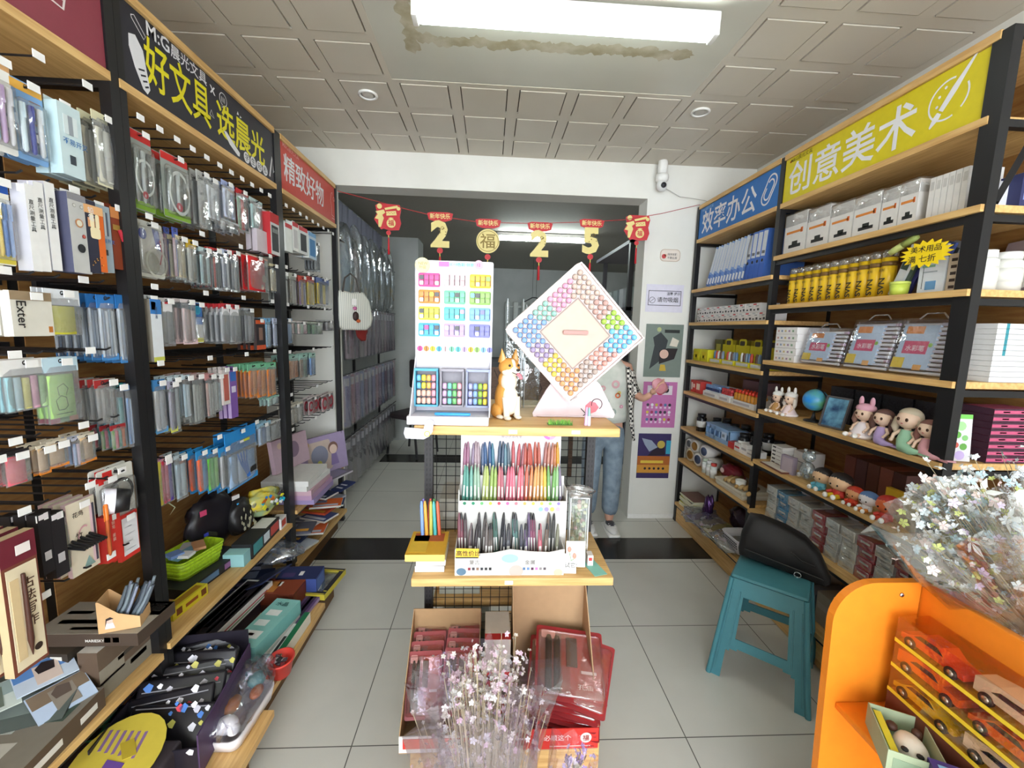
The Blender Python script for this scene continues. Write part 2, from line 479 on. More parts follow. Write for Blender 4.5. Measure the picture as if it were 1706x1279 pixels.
def sign_black(mb, W, H):
    Y = M('E6D91C', .45); w = M('E4E2E6', .5); y = 0
    mb.text('好文具', Y, .158, .085, .058, y, .012, sx=.68)
    mb.text('选晨光', Y, .142, .44, .06, y, .016, sx=.86)
    mb.text('M:G', w, .06, .10, .197, y, .016); mb.text('晨光文具', w, .047, .205, .198, y, .008)
    # pencil with a ruler, rocket pencil, bubble, lightning and small marks
    mb.prism([(.03, .155), (.055, .165), (.082, .135), (.1, .03), (.088, .012), (.072, .02), (.045, .07), (.028, .12)], -.0006, 0, w)
    for k in range(4): mb.stroke([(.058 + k * .007, .07 - k * .014), (.082 + k * .004, .078 - k * .014)], .005, -.001, M('2B2A33'))
    mb.stroke([(.045, .215), (.057, .222), (.098, .185), (.09, .172), (.047, .208), (.045, .215)], .003, y, w)
    mb.ring(.492, .197, .022, .025, y, w, 24, -60, 250); mb.stroke([(.485, .176), (.48, .163), (.497, .174)], .003, y, w)
    for k in range(3): mb.stroke([(.482 + k * .009, .186), (.482 + k * .009, .205)], .003, y, w)
    mb.text('x', w, .06, .41, .185, y, .01); mb.prism([(.585, .185), (.592, .2), (.6, .188)], -.0005, 0, w); mb.prism([(.607, .18), (.62, .186), (.609, .19)], -.0005, 0, w)
    mb.prism([(.485, .075), (.5, .08), (.592, .03), (.588, .014), (.575, .014), (.52, .038)], -.0006, 0, w)
    for i, ch in enumerate('学生轻松'):
        mb.disc(.645 + i * .052, .032, .0235, -.0004, w, 18); mb.text(ch, M('2B2A33'), .032, .645 + i * .052 - .016, .021, -.001, .004)
    mb.stroke([(.845, .02), (.875, .12), (.885, .05), (.905, .075), (.915, .01)][:5], .011, y, w)
    mb.stroke([(.40, .1), (.41, .12), (.425, .095), (.4, .1)], .003, y, w)
def sign_red(mb, W, H):
    mb.text('精致好物', SW, .148, .035, .07, 0, .012, sx=.93)
    mb.text('M&G晨光文具', M('E8A8A0'), .032, .03, .222, 0, .002)
    w = M('E8C0B8')
    mb.stroke([(.70, .14), (.715, .19), (.735, .2), (.745, .185)], .004, 0, w); mb.stroke([(.70, .14), (.72, .1), (.715, .05), (.76, .045)], .004, 0, w)
    mb.ring(.765, .165, .012, .015, 0, w, 16); mb.stroke([(.72, .03), (.77, .03)], .004, 0, w)
def sign_blue(mb, W, H):
    mb.text('效率办公', SW, .168, .045, .042, 0, .012, sx=.95)
    mb.text('M&G晨光文具', M('9CC8EC'), .026, .03, .188, 0, .001)
    c = (.79, .11)
    p = []
    for r_, l in ((.038, .085), (.024, .06)):
        q = []
        for i in range(13):
            a = R(180 - 180 * i / 12); q.append((r_ * math.cos(a), l * .5 + r_ * math.sin(a)))
        for i in range(13):
            a = R(-180 * i / 12); q.append((r_ * math.cos(a), -l * .5 + r_ * math.sin(a)))
        q.append(q[0] if r_ > .03 else (-r_, .0))
        ca, sa = math.cos(R(-32)), math.sin(R(-32))
        mb.stroke([(c[0] + a * ca - b * sa, c[1] + a * sa + b * ca) for a, b in q], .009, 0, SW)
def sign_yellow(mb, W, H):
    mb.text('创意美术', SW, .168, .03, .04, 0, .012, sx=1.0)
    mb.text('M&G晨光文具', M('6A5A10'), .024, .035, .19, 0, .003)
    mb.box(.03, .04, 0, .001, .192, .2, M('C03020'))
    cx, cz = .80, .115
    mb.ring(cx, cz, .06, .066, 0, SW, 30, 75, 290); mb.ring(cx, cz, .06, .066, 0, SW, 12, -45, 25)
    ca = lambda a, b: (cx + a * math.cos(R(-35)) - b * math.sin(R(-35)), cz + a * math.sin(R(-35)) + b * math.cos(R(-35)))
    mb.prism([ca(a, b) for a, b in ((-.009, -.035), (.009, -.035), (.011, .03), (.003, .125), (-.003, .125), (-.011, .03))], -.0006, 0, SW)
    mb.prism([ca(a, b) for a, b in ((-.009, -.042), (.009, -.042), (.012, -.06), (.002, -.09), (-.004, -.088), (-.011, -.06))], -.0006, 0, SW)
    for a, b in ((-.03, .02), (-.035, -.01), (-.012, .042), (-.03, -.035)): mb.disc(cx + a, cz + b, .005, -.0004, SW, 10)

ZT, ZB = 2.462, 2.197
r1, XL, XLB = rack('black and oak rack nearest on the left, under the burgundy book sign', -1, .30, 1.371, ZT, ZB, [.373], far_post=False)
r2, _, _ = rack('black and oak rack under the black sign with yellow characters', -1, 1.371, 2.354, ZT, ZB, [.385])
r3, _, _ = rack('black and oak rack under the red sign, beside the doorway', -1, 2.354, 3.2, ZT, ZB, [.43], back=False)
MB().box(-1.455, -1.445, 2.386, 2.8, .1, ZT, WOODB).build('back_panel', r3)
# second post of the double post between the first two units
m = MB(); m.box(-1.132, -1.10, 1.404, 1.428, 0, ZT, BLACK); m.build('post', r2)
sign(r1, -1, .33, 1.369, ZB + .001, ZT - .024, '8E3A48', sign_burgundy)
sign(r2, -1, 1.428, 2.32, ZB + .001, ZT - .024, '2B2A33', sign_black)
sign(r3, -1, 2.388, 3.166, ZB + .001, ZT - .024, 'CF4232', sign_red)

RT, RB = 2.428, 2.19
ra, XR, XRB = rack('black and oak shelf rack under the blue sign, next to the poster column', 1, 2.262, 3.207, RT, RB, [1.827, 1.585, 1.304, 1.063, .783, .527, .165])
rb_, _, _ = rack('black and oak shelf rack under the yellow sign on the right', 1, 1.29, 2.262, RT, RB, [1.922, 1.665, 1.368, 1.093, .805, .51, .165], far_post=False)
sign(ra, 1, 2.296, 3.173, RB + .001, RT - .024, '1E6FBE', sign_blue)
sign(rb_, 1, 1.324, 2.26, RB + .001, RT - .024, 'DDCB1E', sign_yellow)
# doubled uprights and the diagonal brace of the near end frame
m = MB()
m.box(1.52, 1.545, 1.322, 1.345, 0, RT, BLACK); m.build('post', rb_)
MB().tube([(1.56, 1.3, 1.93), (1.74, 1.3, 2.33), (1.88, 1.3, 2.38)], .012, BLACK, 4).build('brace', rb_)
# low oak decks standing in front of the left racks
def deck(label, pts, z1, z0=.0):
    m = MB(); m.prism(pts, z1 - .025, z1, WOODY, 'z')
    t = thing('floor_deck', label, 'low shelf')
    m.build('deck_board', t)
    m = MB()
    xs = max(p[0] for p in pts); ys = sorted(p[1] for p in pts)
    m.box(xs - .06, xs - .042, ys[0] + .02, ys[-1] - .1, 0, z1 - .026, M('6A4A28', .6)); m.box(-1.42, xs - .06, ys[-1] - .12, ys[-1] - .1, 0, z1 - .026, M('6A4A28', .6))
    m.build('plinth', t)
deck('low oak deck in the near left corner, in front of the burgundy-sign rack', [(-1.44, .5), (-.745, .5), (-.748, 1.40), (-1.44, 1.40)], .12)
deck('low oak deck in the middle of the left row', [(-1.44, 1.41), (-.80, 1.41), (-.795, 2.0), (-1.04, 2.02), (-1.08, 2.33), (-1.44, 2.33)], .12)
deck('low oak deck under the red-sign rack by the doorway', [(-1.44, 2.36), (-1.085, 2.36), (-1.055, 3.12), (-1.44, 3.14)], .12)

# ================================================================ GONDOLA IN THE MIDDLE
t = thing('gondola_stand', 'oak and black mesh display stand in the middle of the aisle', 'display stand', (0, 0, 0))
gond = t
GX0, GX1 = -.222, .39
for x in (-.213, .381):
    m = MB(); m.box(x - .015, x + .015, 1.50, 1.53, .0, 1.19, DARK)
    for k in range(60):
        for s in (-.006, .006): m.box(x + s - .002, x + s + .002, 1.4995, 1.5, .03 + k * .019, .04 + k * .019, M('0E0D0E'))
    m.build('post', t)
m = MB()
for k in range(17): m.tube([(-.185 + k * .0345, 1.512, .19), (-.185 + k * .0345, 1.512, 1.18)], .0014, BLACK, 4)
for k in range(29): m.tube([(-.198, 1.512, .2 + k * .0345), (.366, 1.512, .2 + k * .0345)], .0014, BLACK, 4)
m.build('wire_mesh', t)
for z, y0 in ((1.218, 1.2), (.748, 1.2)):
    MB().rbox(-.212 if z > 1 else -.222, .389 if z > 1 else .396, y0, 1.5, z - .026, z, WOODX, .002).build('shelf', t)
    MB().box(.06, .085, y0 - .001, y0, z - .02, z - .008, TAGM).build('price_tag', t)
MB().box(.245, .27, 1.199, 1.2, 1.2, 1.211, TAGM).build('price_tag', t)
MB().rbox(-.228, .383, 1.2, 1.5, 0, .178, WOODX, .003).build('base', t)
for z in (1.19, .72, .45): MB().rbox(-.2, .37, 1.53, 1.85, z - .026, z, WOODX, .002).build('shelf', t)
MB().rbox(-.22, .38, 1.53, 1.85, 0, .178, WOODX, .003).build('base', t)
# ================================================================ PACKAGES
# every package: local x = width, z = height from the bottom, front towards -y; origin bottom centre of the back
def pens(mb, w, z0, z1, y, cols, r=None, cap=.22):
    n = len(cols)
    for i, c in enumerate(cols):
        x = -w / 2 + w * (i + .5) / n
        rr_ = r or min(.0055, w / n * .42)
        h = z1 - z0
        body, cp = (c if isinstance(c, tuple) else (c, c))
        mb.tube([(x, y, z0), (x, y, z0 + h * .06), (x, y, z0 + h * (1 - cap))], [rr_ * .45, rr_, rr_], M(body, .3), 6)
        mb.tube([(x, y, z0 + h * (1 - cap)), (x, y, z1 - .002), (x, y, z1)], [rr_ * 1.1, rr_ * 1.05, rr_ * .6], M(cp, .3), 6)
        mb.box(x - .001, x + .001, y - rr_ * 1.6, y - rr_ * .9, z0 + h * .68, z1 - h * .02, M(cp, .3))
    return mb

def pk_card(w, h, t=.02, card='F0EEE8', head='D8302C', hf=.16, cols=('2C2C34',) * 3, txt='', tc='FFFFFF', foot=None, art=None, ih=.62, bub=True, name='blister_pack', lab='', cat='pack', grp=None):
    r = thing(name, lab, cat, group=grp)
    m = MB(); m.prism(rr(w, h, min(.008, w * .1), cz=h / 2), -.0015, 0, M(card))
    m.box(-w / 2 + .001, w / 2 - .001, -.0022, -.0016, h * (1 - hf), h - .003, M(head))
    if foot: m.box(-w / 2 + .001, w / 2 - .001, -.0022, -.0016, .003, h * .12, M(foot))
    if txt: m.text(txt, M(tc), min(h * hf * .62, w * .9 / max(1, len(txt))), -w * .42, h * (1 - hf) + h * hf * .28, -.0026, .01)
    if art: art(m, w, h)
    m.ring(0, h - .009, .0035, .005, -.0026, DARK, 10)
    m.build('backing_card', r)
    if cols:
        pens(MB(), w * .8, h * .1, h * (.1 + ih), -.008, cols).build('pen', r)
    if bub:
        MB().rbox(-w * .45, w * .45, -t, -.002, h * .06, h * (.14 + ih), FILM, min(.006, t * .3), 1).build('blister', r)
    return r

def pk_bag(w, h, t=.012, head='D8302C', hf=.14, cols=('D8D8D4', 'C8C8CC', 'B8BCC0'), txt='', tc='FFFFFF', film=None, foot=None, art=None, name='plastic_bag', lab='', cat='pack', grp=None, z1=.8, z0=.05, hm=None):
    r = thing(name, lab, cat, group=grp)
    f = film or FILM2
    m = MB()                                     # pillow-shaped film
    nx, nz = 5, 7; vs = []
    for s in (-1, 1):
        for j in range(nz + 1):
            for i in range(nx + 1):
                u, v = i / nx, j / nz
                b = max(0, math.sin(math.pi * u)) ** .6 * max(0, math.sin(math.pi * min(1, v * 1.04))) ** .6
                vs.append((-w / 2 + w * u, -t / 2 + s * t / 2 * b - .001, v * h * (1 - hf * .5)))
    fs = []
    for s in (0, 1):
        o = s * (nx + 1) * (nz + 1)
        for j in range(nz):
            for i in range(nx):
                a = o + j * (nx + 1) + i; q = (a, a + 1, a + nx + 2, a + nx + 1)
                fs.append(q if s == 0 else q[::-1])
    m.add(vs, fs, f, True); m.build('film', r)
    m = MB()
    m.box(-w / 2, w / 2, -t * .5 - .0015, -t * .5 + .0015, h * (1 - hf), h, hm or M(head))
    m.ring(0, h - .009, .003, .006, -t * .5 - .0018, DARK, 10)
    if txt: m.text(txt, M(tc), min(h * hf * .6, w * .9 / max(1, len(txt))), -w * .42, h * (1 - hf) + h * hf * .25, -t * .5 - .002, .01)
    if foot: m.box(-w / 2, w / 2, -t * .5 - .002, -t * .5 - .001, 0, h * .1, M(foot))
    if art: art(m, w, h)
    m.build('header_card', r)
    m = MB(); n = len(cols)
    for i, c in enumerate(cols):
        x0 = -w * .44 + w * .88 * i / n; x1 = x0 + w * .88 / n * .86
        k = h * .05 * ((i * 37) % 5) / 5
        m.rbox(x0, x1, -t * .5 - t * .24, -t * .5 + t * .24, h * z0 + k * .3, h * z1 - k, M(c, .35), min(.003, (x1 - x0) * .3, t * .15), 1)
    m.build('contents', r)
    return r

def pk_box(w, h, t=.02, card='E8E6E2', side=None, art=None, txt='', tc='333333', tab=True, vert=False, ts=None, name='carton', lab='', cat='box', grp=None, patches=()):
    r = thing(name, lab, cat, group=grp)
    m = MB(); s = M(side or card)
    m.box(-w / 2, w / 2, -t, 0, 0, h * (.94 if tab else 1), M(card), ms=(s, s, M(card), s, s, s))
    for (a, b, c, d, col) in patches: m.box(-w / 2 + w * a, -w / 2 + w * b, -t - .0006, -t, h * c, h * d, M(col))
    if art: art(m, w, h, -t - .0008)
    if txt:
        if vert: m.text(txt, M(tc), ts or w * .5, 0, h * .78, -t - .0012, .006, vert=True)
        else: m.text(txt, M(tc), ts or min(h * .2, w * .85 / len(txt)), -w * .4, h * .62, -t - .0012, .006)
    m.build('box_body', r)
    if tab:
        q = MB(); q.box(-w * .5, w * .5, -.0015, 0, h * .94 + .0003, h, M(card)); q.ring(0, h * .972, .002, .004, -.0018, DARK, 8); q.build('hang_tab', r)
    return r

XF = -1.128
def row(proto, y0, y1, z0, n=1, gap=.02, xf=XF, tilt=0, jit=1, side=-1, rg=None):
    """hang n of a package one behind the other on the same hook"""
    g = rg or random.Random(int(abs(y0 * 1000 + z0 * 777)))
    for k in range(n):
        loc = (xf + side * (gap * k), (y0 + y1) / 2 + g.uniform(-.003, .003) * jit, z0 + g.uniform(-.003, .003) * jit * (k > 0))
        rot = (R(g.uniform(-1.2, 1.2)) * jit * 0, 0, R((90 if side < 0 else -90) + tilt + g.uniform(-2, 2) * jit))
        if k == 0: proto.location = loc; proto.rotation_euler = rot
        else: dup(proto, loc, rot)
    return proto

def C(kind, q, n, gap, lab, sgn=-1, rack=None, xf=None, tilt=0, hk=1, hz=.0, grp=None, zoff=0, **kw):
    """a cluster of like packages: q = (y0, y1, z0, z1) of the front one"""
    y0, y1, z0, z1 = q
    w, h = max(.02, (y1 - y0)), z1 - z0
    if n > 1 and grp is None: grp = lab.split(',')[0] + ' sharing one hook'
    p = kind(w, h, lab=lab, grp=grp, **kw)
    x = xf if xf is not None else XF
    row(p, y0, y1, z0, n, gap, x, tilt, side=sgn)
    if hk and rack is not None:
        hook(rack, XLB + .04, XL - .005, (y0 + y1) / 2, z1 - .012 + hz, hk == 1)
    return p

# small printed decorations
def art_circle(c1, c2, fx=.5, fz=.5, k=.32):
    def f(m, w, h, y=-.003):
        m.disc((fx - .5) * w, h * fz, w * k, y - .001, M(c1), 18); m.disc((fx - .5) * w, h * fz, w * k * .7, y - .0016, M(c2), 18)
    return f
def art_lines(c, n=5, a=.1, b=.55, x0=.12, x1=.8):
    def f(m, w, h, y=-.003):
        for i in range(n):
            z = h * (a + (b - a) * i / max(1, n - 1)); m.box(-w / 2 + w * x0, -w / 2 + w * (x1 - .15 * ((i * 3) % 2)), y - .0006, y, z, z + h * .012, M(c))
    return f
def art_cols(cols, a, b, x0=.05, x1=.95):
    def f(m, w, h, y=-.003):
        n = len(cols)
        for i, c in enumerate(cols): m.box(-w / 2 + w * (x0 + (x1 - x0) * i / n), -w / 2 + w * (x0 + (x1 - x0) * (i + 1) / n), y - .0006, y, h * a, h * b, M(c))
    return f
def multi(*fs):
    def f(m, w, h, y=-.003):
        for g in fs: g(m, w, h, y)
    return f
def art_txt(t, c, s, fx, fz, bold=.008):
    def f(m, w, h, y=-.003): m.text(t, M(c), s, -w / 2 + w * fx, h * fz, y - .002, bold)
    return f
def art_vtxt(t, c, s, fx, fz, bold=.008):
    def f(m, w, h, y=-.003): m.text(t, M(c), s, -w / 2 + w * fx, h * fz, y - .002, bold, vert=True)
    return f

# ---------------- first rack (burgundy sign)
G = ['2F4F9E', '3C62B0', '4A74C4']
C(pk_card, (1.067, 1.129, 1.873, 2.077), 2, .03, 'white blister card with peach top, topmost at the left edge of the photo', rack=r1, card='F1EFEA', head='E9B37A', hf=.1, cols=('9CC4E4', 'C0A0C8', 'E8E8EC'), art=art_circle('5A6A94', 'F1EFEA', .6, .35))
C(pk_card, (1.121, 1.194, 1.873, 2.055), 3, .02, 'blue blister card with blue glue stick and orange top badge', rack=r1, card='7FA9D8', head='E9B04A', hf=.13, cols=('CFE4EE', '2A3C9C', 'E8ECEF'), art=multi(art_circle('44507A', 'EDEDF0', .72, .33, .2), art_lines('B07A4A', 5, .5, .78, .55, .9)))
C(pk_box, (1.202, 1.264, 1.865, 2.052), 2, .035, 'pale blue stationery box printed with hair clip and blue letters', rack=r1, t=.03, card='CFE2E6', side='BFD8DE', art=multi(art_cols(('DDE8EA', '9AA2AA', 'DDE8EA'), .55, .8, .2, .8), art_cols(('3A434C',), .16, .28, .35, .6), art_txt('不易开叉', '3A78B8', .017, .08, .42)))
C(pk_bag, (1.322, 1.406, 1.876, 2.076), 4, .035, 'cream film bag of drawing sheets at the top of the nearest rack', rack=r1, t=.02, head='E2DDB8', hf=.12, cols=('D6D3C4', 'DEDCD0', 'CFCDC0'), foot='E4DFBC', art=art_vtxt('素描纸', '3C3A36', .018, .55, .8))
C(pk_card, (1.038, 1.095, 1.616, 1.809), 2, .03, 'blue and yellow blister card of blue markers beside white ruler boxes', rack=r1, card='F0EEDC', head='2156A8', hf=.16, foot='E8D44A', cols=('5A86C8', 'E4C860', '5A86C8', '8CA8D4'), txt='deli', art=art_circle('5A6A94', 'F0E9A0', .5, .35, .38))
for i, (l, r_) in enumerate(((30, 42), (46, 62), (66, 84))):
    y0, y1, z0, z1 = ((1.097, 1.116, 1.608, 1.808), (1.12, 1.142, 1.61, 1.82), (1.148, 1.172, 1.616, 1.828))[i]
    C(pk_box, (y0, y1, z0, z1), 1, .02, ('slim white ruler box with vertical lettering, left of three', 'slim white ruler box with vertical lettering, middle of three', 'slim white ruler box with vertical lettering, right of three')[i], rack=r1, t=.035, card='ECEAE8', side='C4C2CA', txt='直尺测量工具', vert=True, tab=False, ts=.012)
C(pk_box, (1.184, 1.235, 1.616, 1.829), 1, .02, 'grey pencil box printed with small pictures and a black oval', rack=r1, t=.05, card='C9C8C6', side='4A4B63', art=multi(art_circle('C98A5C', 'E2DCC8', .5, .6, .22), art_circle('2A2A2E', '2A2A2E', .5, .3, .22), art_circle('9A9890', 'D8D6D0', .3, .8, .1), art_circle('9A9890', 'D8D6D0', .7, .8, .1), art_circle('A03030', 'C86050', .7, .45, .1)), patches=((0, 1, .86, .94, '8C8A90'),))
C(pk_box, (1.227, 1.259, 1.622, 1.823), 1, .02, 'navy pencil box between the grey box and the orange box', rack=r1, t=.05, card='2B2C3E', txt='铅笔', vert=True, tc='E8E8E8', ts=.018, patches=((.2, .8, .6, .72, 'D89A6A'),))
def art_orange(m, w, h, y):
    for k in (-.14, .14): m.prism(rr(w * .2, h * .2, w * .09, cx=w * k, cz=h * .72), y - .0006, y, M('F2E2B8'))
    m.prism(rr(w * .52, h * .16, w * .12, cz=h * .55), y - .0006, y, M('F2E2B8'))
    for i in range(14): m.disc(w * (((i * 37) % 60) / 100 - .3), h * (.08 + ((i * 23) % 14) / 100), w * .03, y - .0006, M('3A2416' if i % 2 else 'E8A83C'), 8)
C(pk_box, (1.226, 1.28, 1.627, 1.811), 1, .02, 'bright orange colour pencil box with cream shape on the front', rack=r1, t=.05, card='E06A22', side='B8501C', art=art_orange, patches=((0, 1, .82, .94, 'E8B078'),))
C(pk_box, (1.28, 1.329, 1.631, 1.826), 2, .03, 'grey blue stationery box with blue letters, right of the orange box', rack=r1, t=.03, card='A9B9C6', side='DDE6EA', art=multi(art_cols(('D8DEE4', '6A7488', 'D8DEE4', '5A6478'), .52, .85, .25, .8), art_txt('不易开叉', '2A6CB8', .013, .08, .42), art_cols(('2C3036',), .24, .32, .35, .65)))
def art_redpen(m, w, h, y): m.prism([(-w * .2, h * .6), (-w * .05, h * .62), (w * .38, h * .25), (w * .3, h * .2)], y - .006, y - .002, M('D83A4C', .3))
C(pk_box, (1.342, 1.399, 1.645, 1.834), 3, .03, 'brown and orange box with a red pen on its front', rack=r1, t=.02, card='8E3F24', side='6E3020', art=art_redpen, patches=((0, 1, .78, .94, 'D98C50'), (.1, .9, .6, .68, 'B08A40')))
def art_exter(m, w, h, y): m.text('Exter', INK, .03, w * -.38, h * .80, y - .001, .01, rot=-90)
C(pk_box, (1.063, 1.155, 1.452, 1.559), 5, .016, 'kraft and white pack of white notebooks lettered Exter', rack=r1, t=.013, card='D9D4C8', side='E6E2DA', tab=False, art=art_exter, patches=((0, 1, .8, 1, '9A8468'), (.86, .96, .08, .22, 'B8702C')))
C(pk_bag, (1.142, 1.238, 1.452, 1.571), 3, .012, 'yellow sticky note pad in a clear bag with a white header', rack=r1, t=.012, head='ECEFF4', hf=.34, cols=('EFE84A',), z1=.64, z0=.02, art=multi(art_txt('彩色透明贴', '3A4A3A', .017, .16, .36), art_txt('透明', '26456E', .014, .35, .73), art_cols(('5AA0A8',), .24, .31, .2, .8)))
for i, (l, r_, t_, b_) in enumerate(((0, 0, 0, 0), (0, 0, 0, 0))):
    q = ((1.284, 1.338, 1.377, 1.566), (1.346, 1.408, 1.365, 1.571))[i]
    C(pk_bag, q, 6, .024, ('clear bag of slim pens with bright blue header, left bundle', 'clear bag of slim pens with bright blue header, bundle against the black post')[i], rack=r1, t=.014, head='2F79C4', hf=.2, cols=('C2CCD8', '8C9CB4', 'D4DAE2', 'A8B8CC', 'DDE2E8'), foot='4A8ED0', hk=2)
C(pk_bag, (1.025, 1.135, 1.272, 1.397), 3, .016, 'five-colour sticky strip notes under a red and white header', rack=r1, t=.012, head='F0EEEC', hf=.30, cols=('A8D4DC', 'C8E4EA', 'EDE48A', 'F0B8CC', 'C4E6B0'), z1=.68, z0=.02, art=multi(art_cols(('D8302C',), .88, .99, 0, 1), art_txt('▼ 便利贴', 'B83040', .015, .3, .75)))
def art_doodle(m, w, h, y=-.008):
    for p in ([(-.2, .2), (-.25, .35), (-.1, .42), (.05, .38), (.08, .25), (-.02, .2), (-.2, .2)], [(-.15, .42), (-.18, .55), (0, .6), (.12, .52), (.05, .42)], [(-.28, .14), (.2, .14)]):
        m.stroke([(a * w, b * h) for a, b in p], .0018, -.009, INK)
C(pk_bag, (1.121, 1.212, 1.224, 1.395), 3, .014, 'light green sticky pad with line doodle under a header lettered Sticky', rack=r1, t=.012, head='C9E4F2', hf=.22, cols=('B9E28A',), z1=.74, z0=.08, art=multi(art_txt('Sticky', '3C4650', .02, .22, .80), art_doodle, art_cols(('E8477A', '5AA84A', 'E8783C'), .0, .075, .1, .9)))
C(pk_bag, (1.258, 1.306, 1.196, 1.322), 5, .022, 'grey clear bag of set squares beside the light green sticky pad', rack=r1, t=.012, head='A83030', hf=.18, cols=('8C8884', 'A8A49E', '7C7874'), hk=2)
C(pk_bag, (1.276, 1.319, 1.189, 1.324), 4, .02, 'grey clear bag of grey rulers left of the teal rulers', rack=r1, t=.012, head='B8B6B0', hf=.12, cols=('A09C96', 'B8B6B0', '94908C'))
C(pk_bag, (1.291, 1.341, 1.106, 1.182), 3, .03, 'red topped bag of short erasers hanging low beside teal rulers', rack=r1, t=.016, head='A02C30', hf=.2, cols=('6A8A50', 'C84A60', '4A8A7C', 'D87A50'), hk=0)
C(pk_bag, (1.312, 1.35, 1.104, 1.305), 5, .018, 'teal plastic ruler in a narrow sleeve', rack=r1, t=.008, head='2E8C8C', hf=.08, cols=('4FA0A8', '6CB4BA'))
C(pk_bag, (1.352, 1.406, 1.098, 1.295), 6, .02, 'blue checked ruler set in a sleeve against the black post', rack=r1, t=.01, head='6E94C8', hf=.08, cols=('7C9CCB', 'A8BEDF', '5E84BC', 'B4C8E4'), hk=2)
def art_pink(m, w, h, y=-.003):
    for i, c in enumerate(('7AA040', 'E08A30', 'E0A040')): m.disc(w * (-.28 + .26 * i), h * .45, w * .1, y - .002, M(c), 12)
    m.box(-w * .4, w * .36, y - .002, y - .001, h * .24, h * .34, M('F4E8EC')); m.disc(-w * .15, h * .7, w * .03, y - .002, INK, 8); m.disc(w * .12, h * .72, w * .03, y - .002, INK, 8); m.disc(0, h * .66, w * .04, y - .002, INK, 8)
C(pk_bag, (0.965, 1.011, 1.109, 1.187), 3, .012, 'pink sticker pack with fruit badges, cut off by the left edge', rack=r1, t=.012, head='2C2628', hf=.16, cols=('EE6C78',), z1=.86, z0=.02, art=art_pink)
C(pk_bag, (1.008, 1.064, 1.099, 1.182), 4, .012, 'pink sticker pack with fruit badges, the fully visible one', rack=r1, t=.012, head='2C2628', hf=.16, cols=('F06E7C',), z1=.86, z0=.02, art=art_pink)
for i, lab in enumerate(('tan memo pack with orange foot, partly behind the pink sticker pack', 'tan memo pack with orange foot in the middle', 'tan memo pack with orange foot beside the red-topped erasers')):
    q = ((1.084, 1.114, 1.103, 1.179), (1.11, 1.16, 1.11, 1.182), (1.191, 1.241, 1.097, 1.178))[i]
    C(pk_bag, q, 4, .016, lab, rack=r1, t=.01, head='E8DCC8', hf=.12, cols=('DDB98E',), z1=.9, z0=.14, foot='E88A30', art=art_lines('6A5040', 4, .35, .8, .2, .8))
C(pk_bag, (1.177, 1.21, 1.094, 1.175), 4, .014, 'blue and pink ruled index cards between two tan memo packs', rack=r1, t=.01, head='C8CCE0', hf=.1, cols=('8CA4CC', 'E4C8D4', '7C96C4'), hk=0)
# magnifier packs
def art_mag(m, w, h, y=-.003):
    m.ring(w * .05, h * .5, w * .28, w * .36, -.01, DARK, 26); m.box(-w * .35, -w * .1, -.003, -.002, h * .8, h * .96, M('D8302C')); m.stroke([(-w * .15, h * .3), (-w * .3, h * .12)], w * .08, -.011, DARK)
for i, lab in enumerate(('white magnifier card with red badge, left one behind', 'white magnifier card with red badge, in front')):
    q = ((1.232, 1.295, 0.913, 1.041), (1.236, 1.358, 0.892, 1.056))[i]
    C(pk_card, q, 2, .02, lab, rack=r1, card='E6E4DC', head='D8302C' if i == 0 else 'E6E4DC', hf=.14, cols=(), art=art_mag, bub=True, ih=.6)
C(pk_box, (1.379, 1.412, 0.86, 0.995), 1, .02, 'narrow pink grey box hanging against the black post', t=.02, card='CFC4C6', side='B8ACB0', hk=0, txt='尺子', vert=True, ts=.01)
t = thing('magnifier_cup', 'white round loupe cup lying on its side on the hooks', 'magnifier', (-1.07, 1.273, 0.962))
MB().lathe([(.0, .0), (.03, 0), (.036, .03), (.038, .055), (.035, .055), (.033, .03), (.027, .006), (0, .006)], M('EDEAF4', .3), 24, T=Matrix.Rotation(R(-50), 4, 'Z') @ Matrix.Rotation(R(82), 4, 'X')).build('cup', t)
MB().lathe([(.0, -.001), (.031, -.001), (.0375, .03), (.0365, .031), (.030, .001), (0, .0)], BLACK, 24, T=Matrix.Rotation(R(-50), 4, 'Z') @ Matrix.Rotation(R(82), 4, 'X')).build('outer_shell', t)
for i, lab in enumerate(('black brush pack with white price tag and white letters, left of the pair', 'black brush pack with white price tag and white letters, right of the pair')):
    q = ((1.045, 1.077, 0.856, 1.015), (1.08, 1.115, 0.83, 1.002))[i]
    C(pk_box, q, 3, .03, lab, rack=r1, t=.025, card='232024', side='1A181B', patches=((.1, .8, .9, .98, 'E8E0E4'), (.25, .75, .22, .36, 'C8C4C8')), tab=False)
C(pk_bag, (1.117, 1.138, 0.82, 0.989), 3, .025, 'olive green brush sleeve between black pack and cream pack', rack=r1, t=.016, head='4A4A38', hf=.1, cols=('5A5A48', '8A8A6A'), hk=0)
def art_paint(m, w, h, y=-.003):
    m.prism([(-w * .05, h * .1), (w * .1, h * .2), (w * .2, h * .12), (w * .3, h * .06), (-w * .1, h * .05)], y - .002, y - .001, M('8AA8A4')); m.text('花鸟', INK, .016, -w * .35, h * .8, y - .002, .01); m.text('竹', INK, .02, -w * .3, h * .5, y - .002, .01)
    m.ring(w * .02, h * .5, w * .2, w * .24, y - .002, M('E0A8B0'), 16, 60, 300, ky=1.6)
C(pk_box, (1.132, 1.213, 0.796, 1.003), 3, .03, 'cream and pink ink painting pack with brush down its right side', rack=r1, t=.012, card='E9DDC6', side='D8B8BC', art=multi(art_paint, art_cols(('E8C8D0', '4A4A58'), .08, .9, .78, .95)), tab=False)
